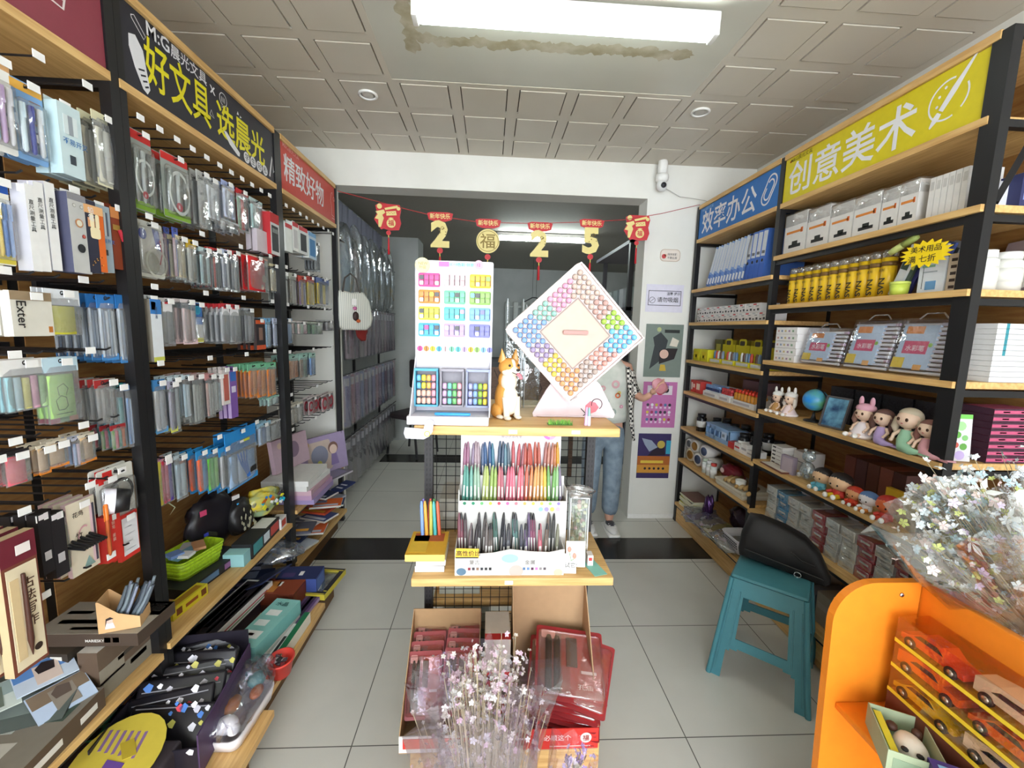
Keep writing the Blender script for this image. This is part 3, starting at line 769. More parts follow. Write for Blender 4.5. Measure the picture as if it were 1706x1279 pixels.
C(pk_box, (1.222, 1.274, 0.786, 0.927), 2, .02, 'red fountain pen box with pale vertical letters', rack=r1, t=.025, card='D8352C', side='A82620', txt='钢笔 墨囊', vert=True, tc='F0B8A8', ts=.012, tab=False)
C(pk_box, (1.278, 1.348, 0.756, 0.901), 2, .02, 'white memo card with red border, right of the red pen box', rack=r1, t=.012, card='D8352C', side='B82C24', art=multi(art_cols(('E8E6EA',), .1, .92, .14, .95), art_lines('B8B6BC', 4, .2, .7, .25, .8)), tab=False)
t = thing('orange_pen', 'orange pen hanging upright in front of the red pen box', 'pen', (-1.085, 1.211, 0.819))
pens(MB(), .008, 0, .155, 0, (('B85A2C', 'E87A2C'),), .005, .3).build('pen_body', t)
# the brown calligraphy sets, lower left
def art_call(m, w, h, y):
    m.box(-w * .42, w * .42, y - .002, y - .001, h * .03, h * .78, M('E4D4B4')); m.text('古法写作', M('4A2C1C'), .03, w * .12, h * .6, y - .003, .01, vert=True); m.box(w * -.36, w * -.12, y - .003, y - .002, h * .1, h * .7, M('D8BE92'))
    m.tube([(-w * .02, y - .006, h * .1), (-w * .02, y - .006, h * .22), (-w * .02, y - .006, h * .72)], [.001, .006, .004], M('4A2A20', .4), 6)
    m.disc(w * .2, h * .13, w * .12, y - .003, M('3A2A22'), 16); m.box(-w * .1, w * .3, y - .003, y - .002, h * .86, h * .93, M('F0E6E2'))
for i, lab in enumerate(('brown calligraphy set with maroon header, at the left edge', 'brown calligraphy set with maroon header and white tag, in front')):
    q = ((0.911, 0.965, 0.681, 0.999), (0.932, 1.006, 0.676, 1.005))[i]
    C(pk_box, q, 3, .035, lab, rack=r1, xf=(-1.12, -1.09)[i], t=.022, card='7A4434', side='C8B48E', art=art_call, tab=False, hk=1, patches=((0, 1, .8, 1, '6E2230'),))
m = MB()
for k in range(9): m.tube([(0, -.03 + .008 * k, .02 * (k % 2)), (.1, -.035 + .009 * k, .01 * (k % 3)), (.2, -.03 + .008 * k, -.01)], .004, BLACK, 6)
tag(m.build('brush_bundle', loc=(-1.27, 1.154, 0.895)), 'bundle of black brushes lying on the hooks at the left edge', 'brushes')

# ---------------- second rack (black sign)
def compass_art(m, w, h, y=-.012):
    m.ring(0, h * .42, w * .34, w * .4, -.014, M('DDE4E0', .3), 26, ky=1.5); m.disc(w * -.05, h * .2, w * .12, -.0145, M('C23A4A'), 14); m.text('8', M('F4E8E8'), w * .14, w * -.1, h * .17, -.015, .01)
for i, lab in enumerate(('clear compass set with red header and green foot, nearest to the post', 'clear compass set with red header and green foot, second along the top row')):
    q = ((1.449, 1.543, 1.847, 2.09), (1.586, 1.711, 1.855, 2.074))[i]
    C(pk_card, q, 3, .03, lab, rack=r2, card='9EA49E', head='D8302C', hf=.12, foot='8CB83C', cols=('7C8480', 'B8C0BE', '6A706E'), art=compass_art, ih=.66)
C(pk_bag, (1.747, 1.825, 1.857, 2.068), 4, .022, 'plain grey film pouch with small black letters, right of the compass set', rack=r2, t=.012, head='B8B8B4', hf=.2, cols=('A8AAA8', '9C9E9C'), txt='Deli', tc='3A3A3A')
C(pk_bag, (1.794, 1.881, 1.897, 2.063), 5, .024, 'clear bag of white bottles in the upper row', rack=r2, t=.018, head='D0D4D8', hf=.08, cols=('CFD4DA', 'E0E4E8', 'C4CAD0'))
C(pk_bag, (1.897, 1.986, 1.927, 2.082), 5, .024, 'clear bag with lilac blue caps in the upper row', rack=r2, t=.018, head='A8B4E0', hf=.14, cols=('C8D0E8', 'E0E4F0', 'B8C4E0'))
C(pk_bag, (1.842, 2.01, 1.877, 1.925), 3, .03, 'row of tiny dark ink bottles hanging below the bottle bags', rack=r2, t=.016, head='B0B4B8', hf=.15, cols=('5A5E64', 'D0D4D8', '3E4248', 'C8CCD0', '54585E'), hk=0)
C(pk_bag, (2.004, 2.094, 1.901, 2.082), 5, .022, 'clear pen bag with red header beside the lilac bag', rack=r2, t=.014, head='CC2E34', hf=.12, cols=('8AA890', 'D84040', '4A4E52'))
C(pk_bag, (2.107, 2.219, 1.932, 2.075), 4, .022, 'pale teal clear bag high beside the second post', rack=r2, t=.016, head='BCD4D4', hf=.1, cols=('A8CCCC', 'C8DCDC', '9ABEC0'), hk=2)
C(pk_box, (2.13, 2.244, 1.836, 1.939), 2, .03, 'pale pink grey box low beside the calculators', rack=r2, t=.022, card='D2C6CC', side='C4B8C0', tab=False, hk=0)
C(pk_box, (2.225, 2.314, 1.839, 2.052), 2, .03, 'black and white calculator box with red top against the second post', rack=r2, t=.04, card='D8D6D6', side='B82A30', patches=((0, 1, .72, .94, 'C22C30'), (.12, .88, .08, .66, '26262A'), (.2, .8, .5, .6, '9AA09C')))
def art_round(m, w, h, y=-.012):
    m.ring(-w * .0, h * .26, w * .32, w * .38, -.022, M('C8C6B8', .3), 28); m.disc(0, h * .26, w * .3, -.0032, M('9C9C8E'), 24); m.disc(-w * .22, h * .76, w * .14, -.003, M('2A3C8C'), 18)
    m.prism([(w * .12, h * .9), (w * .34, h * .88), (w * .42, h * .5), (w * .26, h * .5)], -.0035, -.0025, M('3A4CA0')); m.stroke([(w * .25, h * .7), (w * .3, h * .45), (w * .2, h * .25)], .005, -.014, M('A83848'))
C(pk_card, (1.441, 1.565, 1.638, 1.817), 3, .03, 'rounded protractor and compass blister with round clear window', rack=r2, t=.022, card='DAD9D0', head='D0CFC8', hf=.1, cols=(), art=art_round, ih=.74)
C(pk_bag, (1.606, 1.632, 1.646, 1.824), 3, .03, 'narrow blue and rose card tucked behind the protractor blister', rack=r2, t=.012, head='4A5AA8', hf=.2, cols=('C09CA8', '5A68B0'), hk=0)
C(pk_bag, (1.616, 1.662, 1.645, 1.799), 4, .025, 'cream wooden stick sleeve right of the protractor blister', rack=r2, t=.014, head='D8C8A0', hf=.1, cols=('DCCFB0', 'C8B890'))
C(pk_bag, (1.67, 1.719, 1.642, 1.798), 4, .022, 'clear compass sleeve with yellow header', rack=r2, t=.012, head='E0B830', hf=.2, cols=('C4C4B8', '8C8C84'))
C(pk_bag, (1.741, 1.801, 1.639, 1.783), 4, .022, 'pale teal mechanical pencil bag in the second row', rack=r2, t=.012, head='BCD0D4', hf=.12, cols=('A8C8CC', '484C50', 'C4D8DA'))
C(pk_bag, (1.804, 1.869, 1.628, 1.793), 5, .02, 'black refill bag with red caps, left one', rack=r2, t=.01, head='C8C8CC', hf=.06, cols=(('3C4048'), 'C82C30', '3C4048', '5A6068'), hm=M('CE3030'))
C(pk_bag, (1.877, 1.931, 1.634, 1.8), 4, .02, 'lilac white refill bag between two red-capped bags', rack=r2, t=.01, head='C4CCE8', hf=.14, cols=('D0D4E4', '8890A8', 'E0E2EA'))
C(pk_bag, (1.939, 1.997, 1.63, 1.806), 5, .02, 'grey refill bag with red caps, right one', rack=r2, t=.01, head='C83238', hf=.12, cols=('7A7C82', 'B8BABE', '6A6C72'))
def art_redf(m, w, h, y=-.01): m.box(-w * .05, w * .12, -.012, -.011, h * .5, h * .68, M('F08880')); m.disc(w * .25, h * .4, w * .1, -.012, M('C8A890'), 12); m.disc(w * .15, h * .15, w * .07, -.012, M('D8B8A8'), 12)
C(pk_bag, (2.058, 2.247, 1.645, 1.813), 6, .03, 'bright red document folder in a clear bag', rack=r2, t=.014, head='C8A898', hf=.06, cols=('E0282A',), z1=.96, z0=.02, art=art_redf)
C(pk_bag, (2.267, 2.341, 1.655, 1.799), 4, .02, 'cream card of clips against the second post', rack=r2, t=.012, head='D8CCA8', hf=.1, cols=('DCCFB4', 'B8A884'))
C(pk_box, (1.452, 1.5, 1.361, 1.579), 2, .03, 'tall white and blue correction tape card close to the post', rack=r2, t=.025, card='E4E8EE', side='8C8478', txt='修正液', vert=True, tc='4A5A7A', ts=.013, patches=((0, 1, .72, .94, '3A7EC8'), (0, 1, 0, .07, 'D8D860'), (.1, .5, .78, .9, '9CC4E8')))
def art_wl(m, w, h, y=-.01): m.box(-w * .34, w * .3, -.0128, -.0118, h * .72, h * .92, M('F0EEF0')); m.box(-w * .2, w * .2, -.0135, -.0128, h * .88, h * .92, M('D04048'))
C(pk_bag, (1.518, 1.582, 1.408, 1.574), 4, .028, 'grey scissors in a clear bag with small white label', rack=r2, t=.014, head='C4C2C2', hf=.08, cols=('8A8A8C', 'A09EA0'), art=art_wl)
C(pk_bag, (1.617, 1.694, 1.412, 1.577), 7, .026, 'pale pink scissors pouch in the third row', rack=r2, t=.016, head='D8CCCE', hf=.08, cols=('D4BCBC', 'B89A94', 'E4D0D2'), foot='E8C8CC')
C(pk_card, (1.679, 1.737, 1.415, 1.571), 3, .026, 'blue eraser card with round teal badge and white lower half', rack=r2, card='DDE0E2', head='3E6FB4', hf=.55, foot='E4E060', cols=(), art=art_circle('3AA0C0', '2890B4', .5, .8, .3), ih=.5)
for i, lab in enumerate(('clear grey stapler bag with red and white header, left of two', 'clear grey stapler bag with red and white header, right of two')):
    q = ((1.836, 1.913, 1.407, 1.573), (1.892, 1.98, 1.402, 1.574))[i]
    C(pk_bag, q, 5, .022, lab, rack=r2, t=.016, head='CC3038', hf=.1, cols=('B4B6BA', '8E9094'), art=art_wl)
C(pk_bag, (2.011, 2.095, 1.403, 1.564), 4, .024, 'dark grey pouch beside the orange and black knife pack', rack=r2, t=.016, head='9A9CA0', hf=.08, cols=('74767C', 'A8A4AC', '5C5E64'))
C(pk_box, (2.093, 2.18, 1.369, 1.519), 4, .025, 'black utility knife pack with orange ends', rack=r2, t=.014, card='2C2226', side='3A2A28', patches=((0, 1, .82, .94, 'E0602C'), (0, 1, 0, .14, 'D85A30'), (.3, .7, .3, .7, '8A6A5C')))
C(pk_bag, (2.191, 2.244, 1.371, 1.521), 3, .025, 'sky blue narrow pack at the end of the third row', rack=r2, t=.014, head='78B4E0', hf=.2, cols=('8CC0E8', 'B8D4EC'), hk=0)
C(pk_bag, (2.27, 2.313, 1.373, 1.523), 3, .025, 'pale lilac narrow pack touching the second post', rack=r2, t=.014, head='B8C0DC', hf=.2, cols=('C4CCE4', '9AA4CC'), hk=0)
C(pk_bag, (1.457, 1.512, 1.114, 1.298), 4, .024, 'white and blue glue stick card in the fourth row', rack=r2, t=.014, head='4A90D0', hf=.2, cols=('E2E4E8', 'C8CCD4'), foot='6AA8DC', art=art_vtxt('胶水', '3A88C8', .02, .5, .62))
C(pk_bag, (1.526, 1.559, 1.103, 1.286), 4, .024, 'lilac grey sleeve with dark eraser and yellow foot', rack=r2, t=.014, head='B8B4CC', hf=.15, cols=('A8A4B8', '54506C'), foot='D8D860')
for i, lab in enumerate(('pale blue set square sleeve with teal badge, longer one', 'pale blue set square sleeve with teal badge, shorter one')):
    q = ((1.532, 1.581, 1.096, 1.3), (1.602, 1.639, 1.134, 1.299))[i]
    C(pk_bag, q, 3, .024, lab, rack=r2, t=.01, head='CFE0EA', hf=.1, cols=('B4D0DE', 'D8E4EC'), art=art_circle('2E88A0', '3AA0B4', .5, .32, .2))
C(pk_bag, (1.648, 1.709, 1.103, 1.298), 6, .02, 'grey green ruler sleeve, longest of the grey ones', rack=r2, t=.01, head='C0A8A8', hf=.12, cols=('A8AAA2', 'B8BAB2', '9C9E96'))
for i, lab in enumerate(('clear ruler sleeve with red header and pink strip', 'clear ruler sleeve with white label block')):
    q = ((1.725, 1.779, 1.111, 1.29), (1.772, 1.827, 1.126, 1.285))[i]
    C(pk_bag, q, 5, .022, lab, rack=r2, t=.01, head=('C88C8C', 'E4E4E4')[i], hf=.14, cols=(('D4A89C', 'C0BEB8', 'B4B2AC'), ('C4C4BE', 'A8AAA4', '9AB0B8'))[i])
C(pk_box, (1.817, 1.866, 1.149, 1.309), 3, .02, 'tall white card with red centre beside the purple card', rack=r2, t=.014, card='DCD4D2', side='C8B8B4', patches=((.15, .85, .1, .8, 'BC6458'),))
C(pk_box, (1.872, 1.92, 1.081, 1.306), 3, .02, 'tall purple and blue crayon card left of the orange gloves', rack=r2, t=.014, card='7C56A0', side='A890B8', patches=((.1, .9, .72, .9, '3A6CB8'), (.2, .8, .5, .62, 'D8D0E4')))
for i, lab in enumerate(('orange carrot shaped eraser bag with green header, left hook', 'orange carrot shaped eraser bag with green header, middle hook', 'orange carrot shaped eraser bag with green header, right hook')):
    q = ((2.014, 2.099, 1.145, 1.303), (2.086, 2.183, 1.132, 1.3), (2.176, 2.284, 1.123, 1.296))[i]
    C(pk_bag, q, 6, .018, lab, rack=r2, t=.016, head='7CC49C', hf=.2, cols=('E8822C', 'F09A44'), z1=.82, z0=.02, hk=2, art=art_cols(('D8DC58',), .78, .83, 0, 1))
C(pk_bag, (2.176, 2.308, 1.075, 1.119), 3, .02, 'small mint clip bag peeping out under the orange bags', t=.012, head='A8D8C8', hf=.2, cols=('B8DCD4', 'D8ECE8'), rack=r2, hk=0)
C(pk_bag, (1.449, 1.519, 0.86, 1.024), 2, .03, 'bag of long straws in yellow, crimson, pink and purple', rack=r2, t=.016, head='D8A0A8', hf=.06, cols=('D8CC4A', 'C83A50', 'D8607C', '5A3CA0'), z1=.97, z0=.02)
C(pk_bag, (1.529, 1.588, 0.846, 1.016), 3, .026, 'pale blue grey clear pouch right of the straws', rack=r2, t=.016, head='B4C4CC', hf=.08, cols=('A4B8C4', 'B8C8D0'))
bl = '2E94D8'
C(pk_bag, (1.635, 1.702, 0.83, 1), 3, .03, 'blue headed paint tool bag with orange roller', rack=r2, t=.02, head=bl, hf=.2, cols=('E8602C', '3A88B8'), foot=bl)
C(pk_bag, (1.691, 1.768, 0.811, 0.988), 3, .03, 'blue headed paint tool bag with bright green tools', rack=r2, t=.02, head=bl, hf=.2, cols=('6CC84A', '58B84C', '9CD87C'), foot=bl)
C(pk_bag, (1.769, 1.857, 0.789, 0.974), 3, .03, 'blue headed bag with white and black sculpting tools', rack=r2, t=.02, head=bl, hf=.2, cols=('C4C4C8', '3C4048', 'E4E6EA'), foot=bl)
def art_forks(m, w, h, y=-.02):
    for k in range(4): m.stroke([(-w * .2 + w * .1 * k, h * .6), (-w * .1 + w * .06 * k, h * .4), (w * .12 + w * .02 * k, h * .1)], w * .045, -.021, M('3A7EDC'))
    m.prism(rr(w * .22, h * .1, .004, cx=w * .3, cz=h * .2), -.0215, -.021, INK); m.prism(rr(w * .2, h * .04, .002, cx=w * .12, cz=h * .78), -.0215, -.021, M('D8DC40')); m.box(-w * .1, w * .02, -.0215, -.021, h * .76, h * .8, M('F4F4F4'))
C(pk_bag, (1.812, 2.05, 0.764, 1.023), 2, .04, 'large bright blue bag of blue plastic modelling tools', rack=r2, t=.024, head='2A8CD4', hf=.36, cols=('A8C4E4', 'C4D4E8', '88B0E0'), z1=.6, foot='3A98DC', art=art_forks)
C(pk_bag, (2.072, 2.193, 0.895, 1.006), 3, .02, 'clear bag of pale blue sharpeners near the second post', rack=r2, t=.02, head='9CC4DC', hf=.18, cols=('A8BCD4', '7C94BC', 'C8D4E0'))
C(pk_bag, (2.201, 2.305, 0.89, 0.989), 2, .02, 'grey patterned card hanging against the second post', rack=r2, t=.01, head='C8C8C4', hf=.1, cols=('A4A8A8',), hk=0)
# hooks left empty, all with their price tags
for i in range(11): hook(r2, XLB + .04, XL + .002, 1.47 + i * .078, 2.12)
for i in range(9): hook(r3, XLB + .06, XL + .002, 2.42 + i * .085, 2.12)
for i in range(8): hook(r1, XLB + .04, XL + .002, .42 + i * .125, 2.12)
for z, n in ((1.825, 10), (1.605, 10), (1.355, 10), (1.03, 9)):
    for i in range(n): hook(r2, XLB + .04, XL + .004, 1.47 + i * .84 / n, z, i % 3 == 0)
for z, n in ((1.80, 10), (1.60, 11), (1.34, 9), (1.1, 8), (.90, 9)):
    for i in range(n): hook(r3, XLB + .06, XL - .01, 2.42 + i * .72 / n, z, i % 4 == 0)
for z, n in ((1.83, 8), (1.60, 8), (1.41, 8), (1.21, 9), (1.04, 9), (.81, 8)):
    for i in range(n): hook(r1, XLB + .04, XL + .004, .85 + i * .5 / n, z, i % 3 == 0)
# perforated black rails carrying the hooks
for rk, y0, y1, zs in ((r1, .35, 1.335, (1.83, 1.60, 1.41, 1.21, 1.04, .81)), (r2, 1.43, 2.32, (1.825, 1.605, 1.355, 1.03)), (r3, 2.39, 3.16, (1.80, 1.60, 1.34, 1.1, .90))):
    for z in zs:
        m = MB(); m.box(XLB + .045, XLB + .06, y0, y1, z - .013, z + .013, BLACK)
        m.build('hook_rail', rk)

# ---------------- third rack (red sign)
for i, lab in enumerate(('white earphone box with red top next to the second post', 'white earphone box with red top, second one', 'black phone box with white frame and red top', 'blue and white timer box at the end of the top row')):
    q = ((2.389, 2.464, 1.882, 2.037), (2.479, 2.545, 1.9, 2.064), (2.558, 2.661, 1.9, 2.061), (2.675, 2.789, 1.892, 2.057))[i]
    C(pk_box, q, 2, .04, lab, rack=r3, t=.035, card=('E4E6E2', 'E8E6E2', 'D8D8D8', 'B8CCDE')[i], side='DDE0DC', patches=((0, 1, .8, .94, ('C83038', 'C83038', 'C83038', '6A9CCB')[i]),) + (((.15, .85, .1, .7, ('C8CCC8', 'C8C4C4', '222226', '3C7CB4')[i]),) if i else ()))
C(pk_bag, (2.826, 2.912, 1.834, 2.017), 4, .02, 'clear grey cable bag hanging before the white wall', rack=r3, t=.014, head='C0C4C4', hf=.1, cols=('9CA0A4', '606468'))
for i, lab in enumerate(('clear bag of white pens right of the second post', 'clear bag of brown pens in the pen row', 'bag of pens with red header in the pen row', 'bag of yellow highlighters under red header', 'bag of yellow and blue markers at the row end')):
    q = ((2.372, 2.454, 1.597, 1.774), (2.468, 2.557, 1.602, 1.78), (2.595, 2.686, 1.602, 1.779), (2.703, 2.811, 1.608, 1.789), (2.849, 3.056, 1.622, 1.8))[i]
    C(pk_bag, q, 4, .022, lab, rack=r3, t=.012, head=('C8CCC8', 'B8B8AC', 'C84A3C', 'C8463C', '5A6CA0')[i], hf=.2, cols=(('C8C8C0', '94948C', 'D8D8D4'), ('8C8478', 'C4BCB0', 'A09488'), ('8C6C94', 'C8A070', '6C648C'), ('E4C434', 'D8B02C', 'E8CC50'), ('E0C030', '5A6474', 'E4C83C', '6A7484'))[i])
for i, lab in enumerate(('pale blue denim coloured pouch beside the second post', 'pale pink plush keyring bag', 'green plush keyring bag', 'grey clear keyring bag at the rack end')):
    q = ((2.37, 2.476, 1.381, 1.526), (2.538, 2.676, 1.435, 1.513), (2.746, 2.909, 1.432, 1.509), (2.963, 3.118, 1.454, 1.528))[i]
    C(pk_bag, q, 3, .03, lab, rack=r3, t=.02, head=('8CA8CC', 'C8BCB8', 'A8B4A0', 'B4B4B4')[i], hf=.12, cols=(('8FACD0', '7C9CC8'), ('DCC8C4', 'C8DCC8', 'E0B8C0'), ('7C9C84', 'A8BCA4'), ('A8A4A8', 'C8C4C8'))[i])
for i, lab in enumerate(('orange finger puppet bag with mint header past the post', 'brown and green toy bag with mint header', 'pale blue toy bag at the end of the mint header row')):
    q = ((2.388, 2.542, 1.182, 1.318), (2.55, 2.657, 1.173, 1.316), (2.692, 2.783, 1.172, 1.316))[i]
    C(pk_bag, q, 4, .026, lab, rack=r3, t=.02, head='A4CCC0', hf=.24, cols=(('E09C6C', 'E8A878', 'D88C5C'), ('8C7C6C', '6C8C7C'), ('7CA4DC', '98B8E0'))[i], hk=2)
def art_bow(m, w, h, y=-.01):
    for k in (-.25, .25):
        m.ring(w * k, h * .5, w * .12, w * .2, -.012, M('B83040'), 14)
for i, lab in enumerate(('red ribbon bow in a clear bag before the white wall, left', 'red ribbon bow in a clear bag before the white wall, right')):
    q = ((2.652, 2.815, 0.925, 1.04), (2.866, 3.081, 0.902, 1.023))[i]
    C(pk_bag, q, 2, .03, lab, rack=r3, t=.012, head='D8C8C8', hf=.08, cols=('D8B8BC', 'B84858'), art=art_bow)
C(pk_bag, (2.393, 2.582, 0.919, 1.037), 3, .03, 'beige and white craft bag low on the red-sign rack', rack=r3, t=.02, head='D4CCBC', hf=.14, cols=('DCD4C8', 'B8A894', 'E8E0D8'))
# ================================================================ GOODS LYING ON THE LEFT SHELVES AND DECKS
def bx(name, lab, cat, cx, cy, z0, sx, sy, h, rz=0, col='D8D4CC', side=None, top=(), front=(), right=(), txt=(), tilt=0, roll=0, lid=False, grp=None, topc=None):
    """printed carton; local x width sx, y depth sy; patches are (x0, x1, y0, y1, colour) as fractions"""
    t = thing(name, lab, cat, (cx, cy, z0), (R(tilt), R(roll), R(rz)), grp)
    m = MB(); s = M(side or col); c = M(col); tc_ = M(topc or col)
    m.box(-sx / 2, sx / 2, -sy / 2, sy / 2, 0, h, c, ms=(s, tc_, s, s, s, s))
    for a, b, c0, c1, k in top: m.box(-sx / 2 + sx * a, -sx / 2 + sx * b, -sy / 2 + sy * c0, -sy / 2 + sy * c1, h, h + .0006, M(k))
    for a, b, c0, c1, k in front: m.box(-sx / 2 + sx * a, -sx / 2 + sx * b, -sy / 2 - .0006, -sy / 2, h * c0, h * c1, M(k))
    for a, b, c0, c1, k in right: m.box(sx / 2, sx / 2 + .0006, -sy / 2 + sy * a, -sy / 2 + sy * b, h * c0, h * c1, M(k))
    TT = Matrix.Translation((0, 0, h + .001)) @ Matrix.Rotation(R(-90), 4, 'X')
    for where, s_, k, size, fx, fz in txt:
        if where == 'front': m.text(s_, M(k), size, -sx / 2 + sx * fx, h * fz, -sy / 2 - .001, .01)
        elif where == 'top': m.text(s_, M(k), size, -sx / 2 + sx * fx, -sy / 2 + sy * fz, 0, .01, T=TT)
        else: m.text(s_, M(k), size, -sy / 2 + sy * fx, h * fz, -sx / 2 - .001, .01, T=Matrix.Rotation(R(90), 4, 'Z'))
    m.build('box_body', t)
    if lid: MB().box(-sx / 2 - .001, sx / 2 + .001, -sy / 2 - .001, sy / 2 + .001, h * .72, h * .74, M('3A3634')).build('lid_seam', t)
    return t

BR = '6B5A4C'
mount_top = ((.0, 1, .0, 1, 'A79F92'), (.5, 1, .55, 1, 'E4E2DC'), (.1, .7, .3, .42, '6A6258'), (.3, .9, .12, .2, 'C9C3B8'), (.05, .3, .6, .7, '4A443C'))
bx('carton', 'wide flat brown and grey printed carton jutting from the near left shelf', 'box', -1.18, 1.285, .532, .30, .15, .04, 0, BR, '4A3C32', top=mount_top, front=((0, 1, 0, 1, '4A3C32'), (.68, .74, .3, .7, 'E8E4DE'), (.76, .82, .3, .7, 'E8E4DE')), txt=(('top', '国画', '2A2622', .045, .68, .68), ('front', 'MARIESKY', 'E8E4DE', .012, .5, .35)))
for k in range(5):
    bx('carton', 'dark brown narrow carton in the stack under the wide flat carton, %s' % ('lowest', 'second from the bottom', 'middle', 'second from the top', 'topmost')[k], 'box', -1.26, 1.27, .373 + k * .0315, .11, .17, .03, (0, 2, -1, 1, -2)[k], '4E443A', '3A322A', front=((.55, .85, .3, .7, 'D8D4CC'),), txt=(('front', '书画', 'E4E0D8', .014, .1, .3),), grp='dark cartons stacked under the wide carton')
bx('carton', 'white and brown landscape printed carton standing on edge under the wide one', 'box', -1.155, 1.29, .373, .055, .21, .157, 0, 'D8D2CA', '6B5A4C', front=((0, 1, 0, 1, '5C4A3C'), (.2, .8, .12, .2, 'E8E4DE')), right=((0, 1, 0, .35, '8A8478'), (0, .4, .3, .6, '9A9284'), (.3, .9, .5, .58, '4A443C'), (.5, .8, .2, .3, '4A443C'), (.6, .95, .7, .8, '3A3630')))
bx('carton', 'low grey brown carton lying at the lower left edge of the photo', 'box', -1.19, 1.03, .373, .19, .27, .06, 4, '8C857A', '5C4C3E', top=((.05, .6, .1, .4, 'C8C4BA'), (.3, .9, .6, .8, '4A5A50'), (.1, .4, .5, .9, 'B4B8B4')), right=((.2, .5, .3, .6, 'E4E0D8'), (.7, .9, .3, .6, 'E4E0D8')))
bx('carton', 'dark grey film wrapped paper pad leaning behind the landscape pamphlets', 'box', -1.28, 1.12, .44, .26, .2, .02, 20, '5A625E', '4A504C', top=((.1, .8, .2, .5, '7A8480'), (.3, .9, .6, .9, '8C9490')), tilt=14)
def pamphlet(lab, x, y, z, rz, tilt, cols):
    t = thing('pamphlet', lab, 'booklet', (x, y, z), (R(tilt), 0, R(rz)))
    m = MB(); m.box(-.06, .06, -.045, .045, 0, .004, M(cols[0]))
    m.box(-.058, .058, .0, .043, .004, .0046, M(cols[1])); m.box(-.02, .03, -.035, .03, .0046, .0052, M(cols[2])); m.prism([(-.012, .0), (.02, .0), (.024, .028), (.0, .036), (-.016, .02)], .0052, .0058, M(cols[3]), 'z')
    m.build('cover', t)
pamphlet('sky blue booklet with a dark haired figure, on the near left shelf', -1.24, 1.15, .50, 55, 18, ('C8D4E4', '5E8CCB', 'D8C4B8', '2A2224'))
pamphlet('grey green booklet at the left edge, below the sky blue one', -1.30, 1.06, .49, 50, 18, ('C4CCC4', '94A4A0', '6A7468', 'A8B4A8'))
pamphlet('pale blue booklet leaning on the low grey carton', -1.17, 1.12, .452, 62, 25, ('B8C8E0', '7C6A58', '8A8074', '5A4C44'))
# cardboard counter box of pens with the printed figure
t = thing('pen_display_box', 'small cardboard counter box of grey pens with a printed figure on the side', 'pen box', (-1.10, 1.255, .5735), (0, 0, R(18)))
m = MB(); c = M('D9AE7C', .7)
m.prism([(-.05, 0), (.05, 0), (.05, .035), (.0, .055), (-.045, .10), (-.05, .10)], -.035, -.0335, c); m.prism([(-.05, 0), (.05, 0), (.05, .035), (.0, .055), (-.045, .10), (-.05, .10)], .0335, .035, c)
m.box(-.05, .05, -.0335, .0335, 0, .0015, c); m.box(.0485, .05, -.0335, .0335, .0015, .035, c); m.box(-.05, -.0485, -.0335, .0335, .0015, .10, c)
m.build('box_body', t)
m = MB(); m.disc(-.022, .036, .008, -.0358, M('E8C4B4'), 14); m.prism([(-.034, .012), (-.01, .012), (-.014, .03), (-.03, .03)], -.0358, -.0352, M('E8DCE0')); m.prism([(-.033, .02), (-.030, .044), (-.02, .048), (-.012, .042), (-.028, .038)], -.0362, -.0352, M('2A1C1C')); m.build('printed_figure', t)
g = random.Random(5)
for k in range(14):
    o = MB(); x = -.034 + .011 * (k % 7); y = -.018 + .03 * (k // 7)
    a = .012 * g.uniform(.4, 1.5)
    o.tube([(x, y, .006), (x + .02 + a, y, .07), (x + .04 + a, y, .125 + g.uniform(-.01, .01))], [.005, .0055, .004], M(('5C6670', '7C8890', '4A525C', '8C94A8')[k % 4], .3), 6); o.build('pen', t)

# deck in front of the near left rack
t = thing('pouch_display_box', 'black printed counter box full of black star-print pouches, on the near left deck', 'display box', (-1.01, 1.33, .135), (R(0), 0, R(8)))
PR = noisy('black_star_print', '1B1920', '26222C', (1, 1, 1), 8, .35)
m = MB()
m.box(-.14, .14, -.19, .19, 0, .004, PR); m.box(-.14, -.136, -.19, .19, .004, .14, PR); m.box(.136, .14, -.19, .19, .004, .14, M('4A3458'))
m.box(-.136, .136, .186, .19, .004, .2, PR); m.box(-.136, .136, -.19, -.186, .004, .1, PR)
m.build('box_body', t)
def starry(m, x0, x1, z0, z1, y, n, g, T=None):
    for k in range(n):
        a, b = g.uniform(x0, x1), g.uniform(z0, z1); s = g.uniform(.006, .014)
        m.prism([(a - s, b), (a - s * .3, b - s * .8), (a + s * .6, b - s), (a + s, b + s * .4), (a, b + s)], y - .0005, y, M(g.choice(['E4E2EA', 'C8C4D0', 'D84858', 'E8E6F0', '4A7CC8', 'C8C060'])), T=T)
m = MB(); g = random.Random(9)
starry(m, -.13, .13, .01, .12, .186, 20, g); starry(m, -.13, .13, .005, .09, -.1905, 16, g)
m.build('print', t)
POU = M('1E1C22', .3)
for k in range(8):
    a = -.155 + .041 * k
    q = thing('pouch', 'black pouch with grey star print standing in the black counter box', 'pouch', (-1.01 - math.sin(R(8)) * a, 1.33 + math.cos(R(8)) * a, .14), (R(-40 + k * 3), R(g.uniform(-6, 6)), R(g.uniform(-4, 20))), 'pouches in the black counter box')
    m = MB(); m.rbox(-.125, .125, -.009, .009, .0, .165 + .012 * (k % 3), POU, .008, 2); m.build('pouch_body', q)
    m = MB(); starry(m, -.115, .115, .09, .17, -.0098, 16, g); m.box(-.11, .11, -.0098, -.0092, .154, .157, M('8A8890')); m.build('print', q)
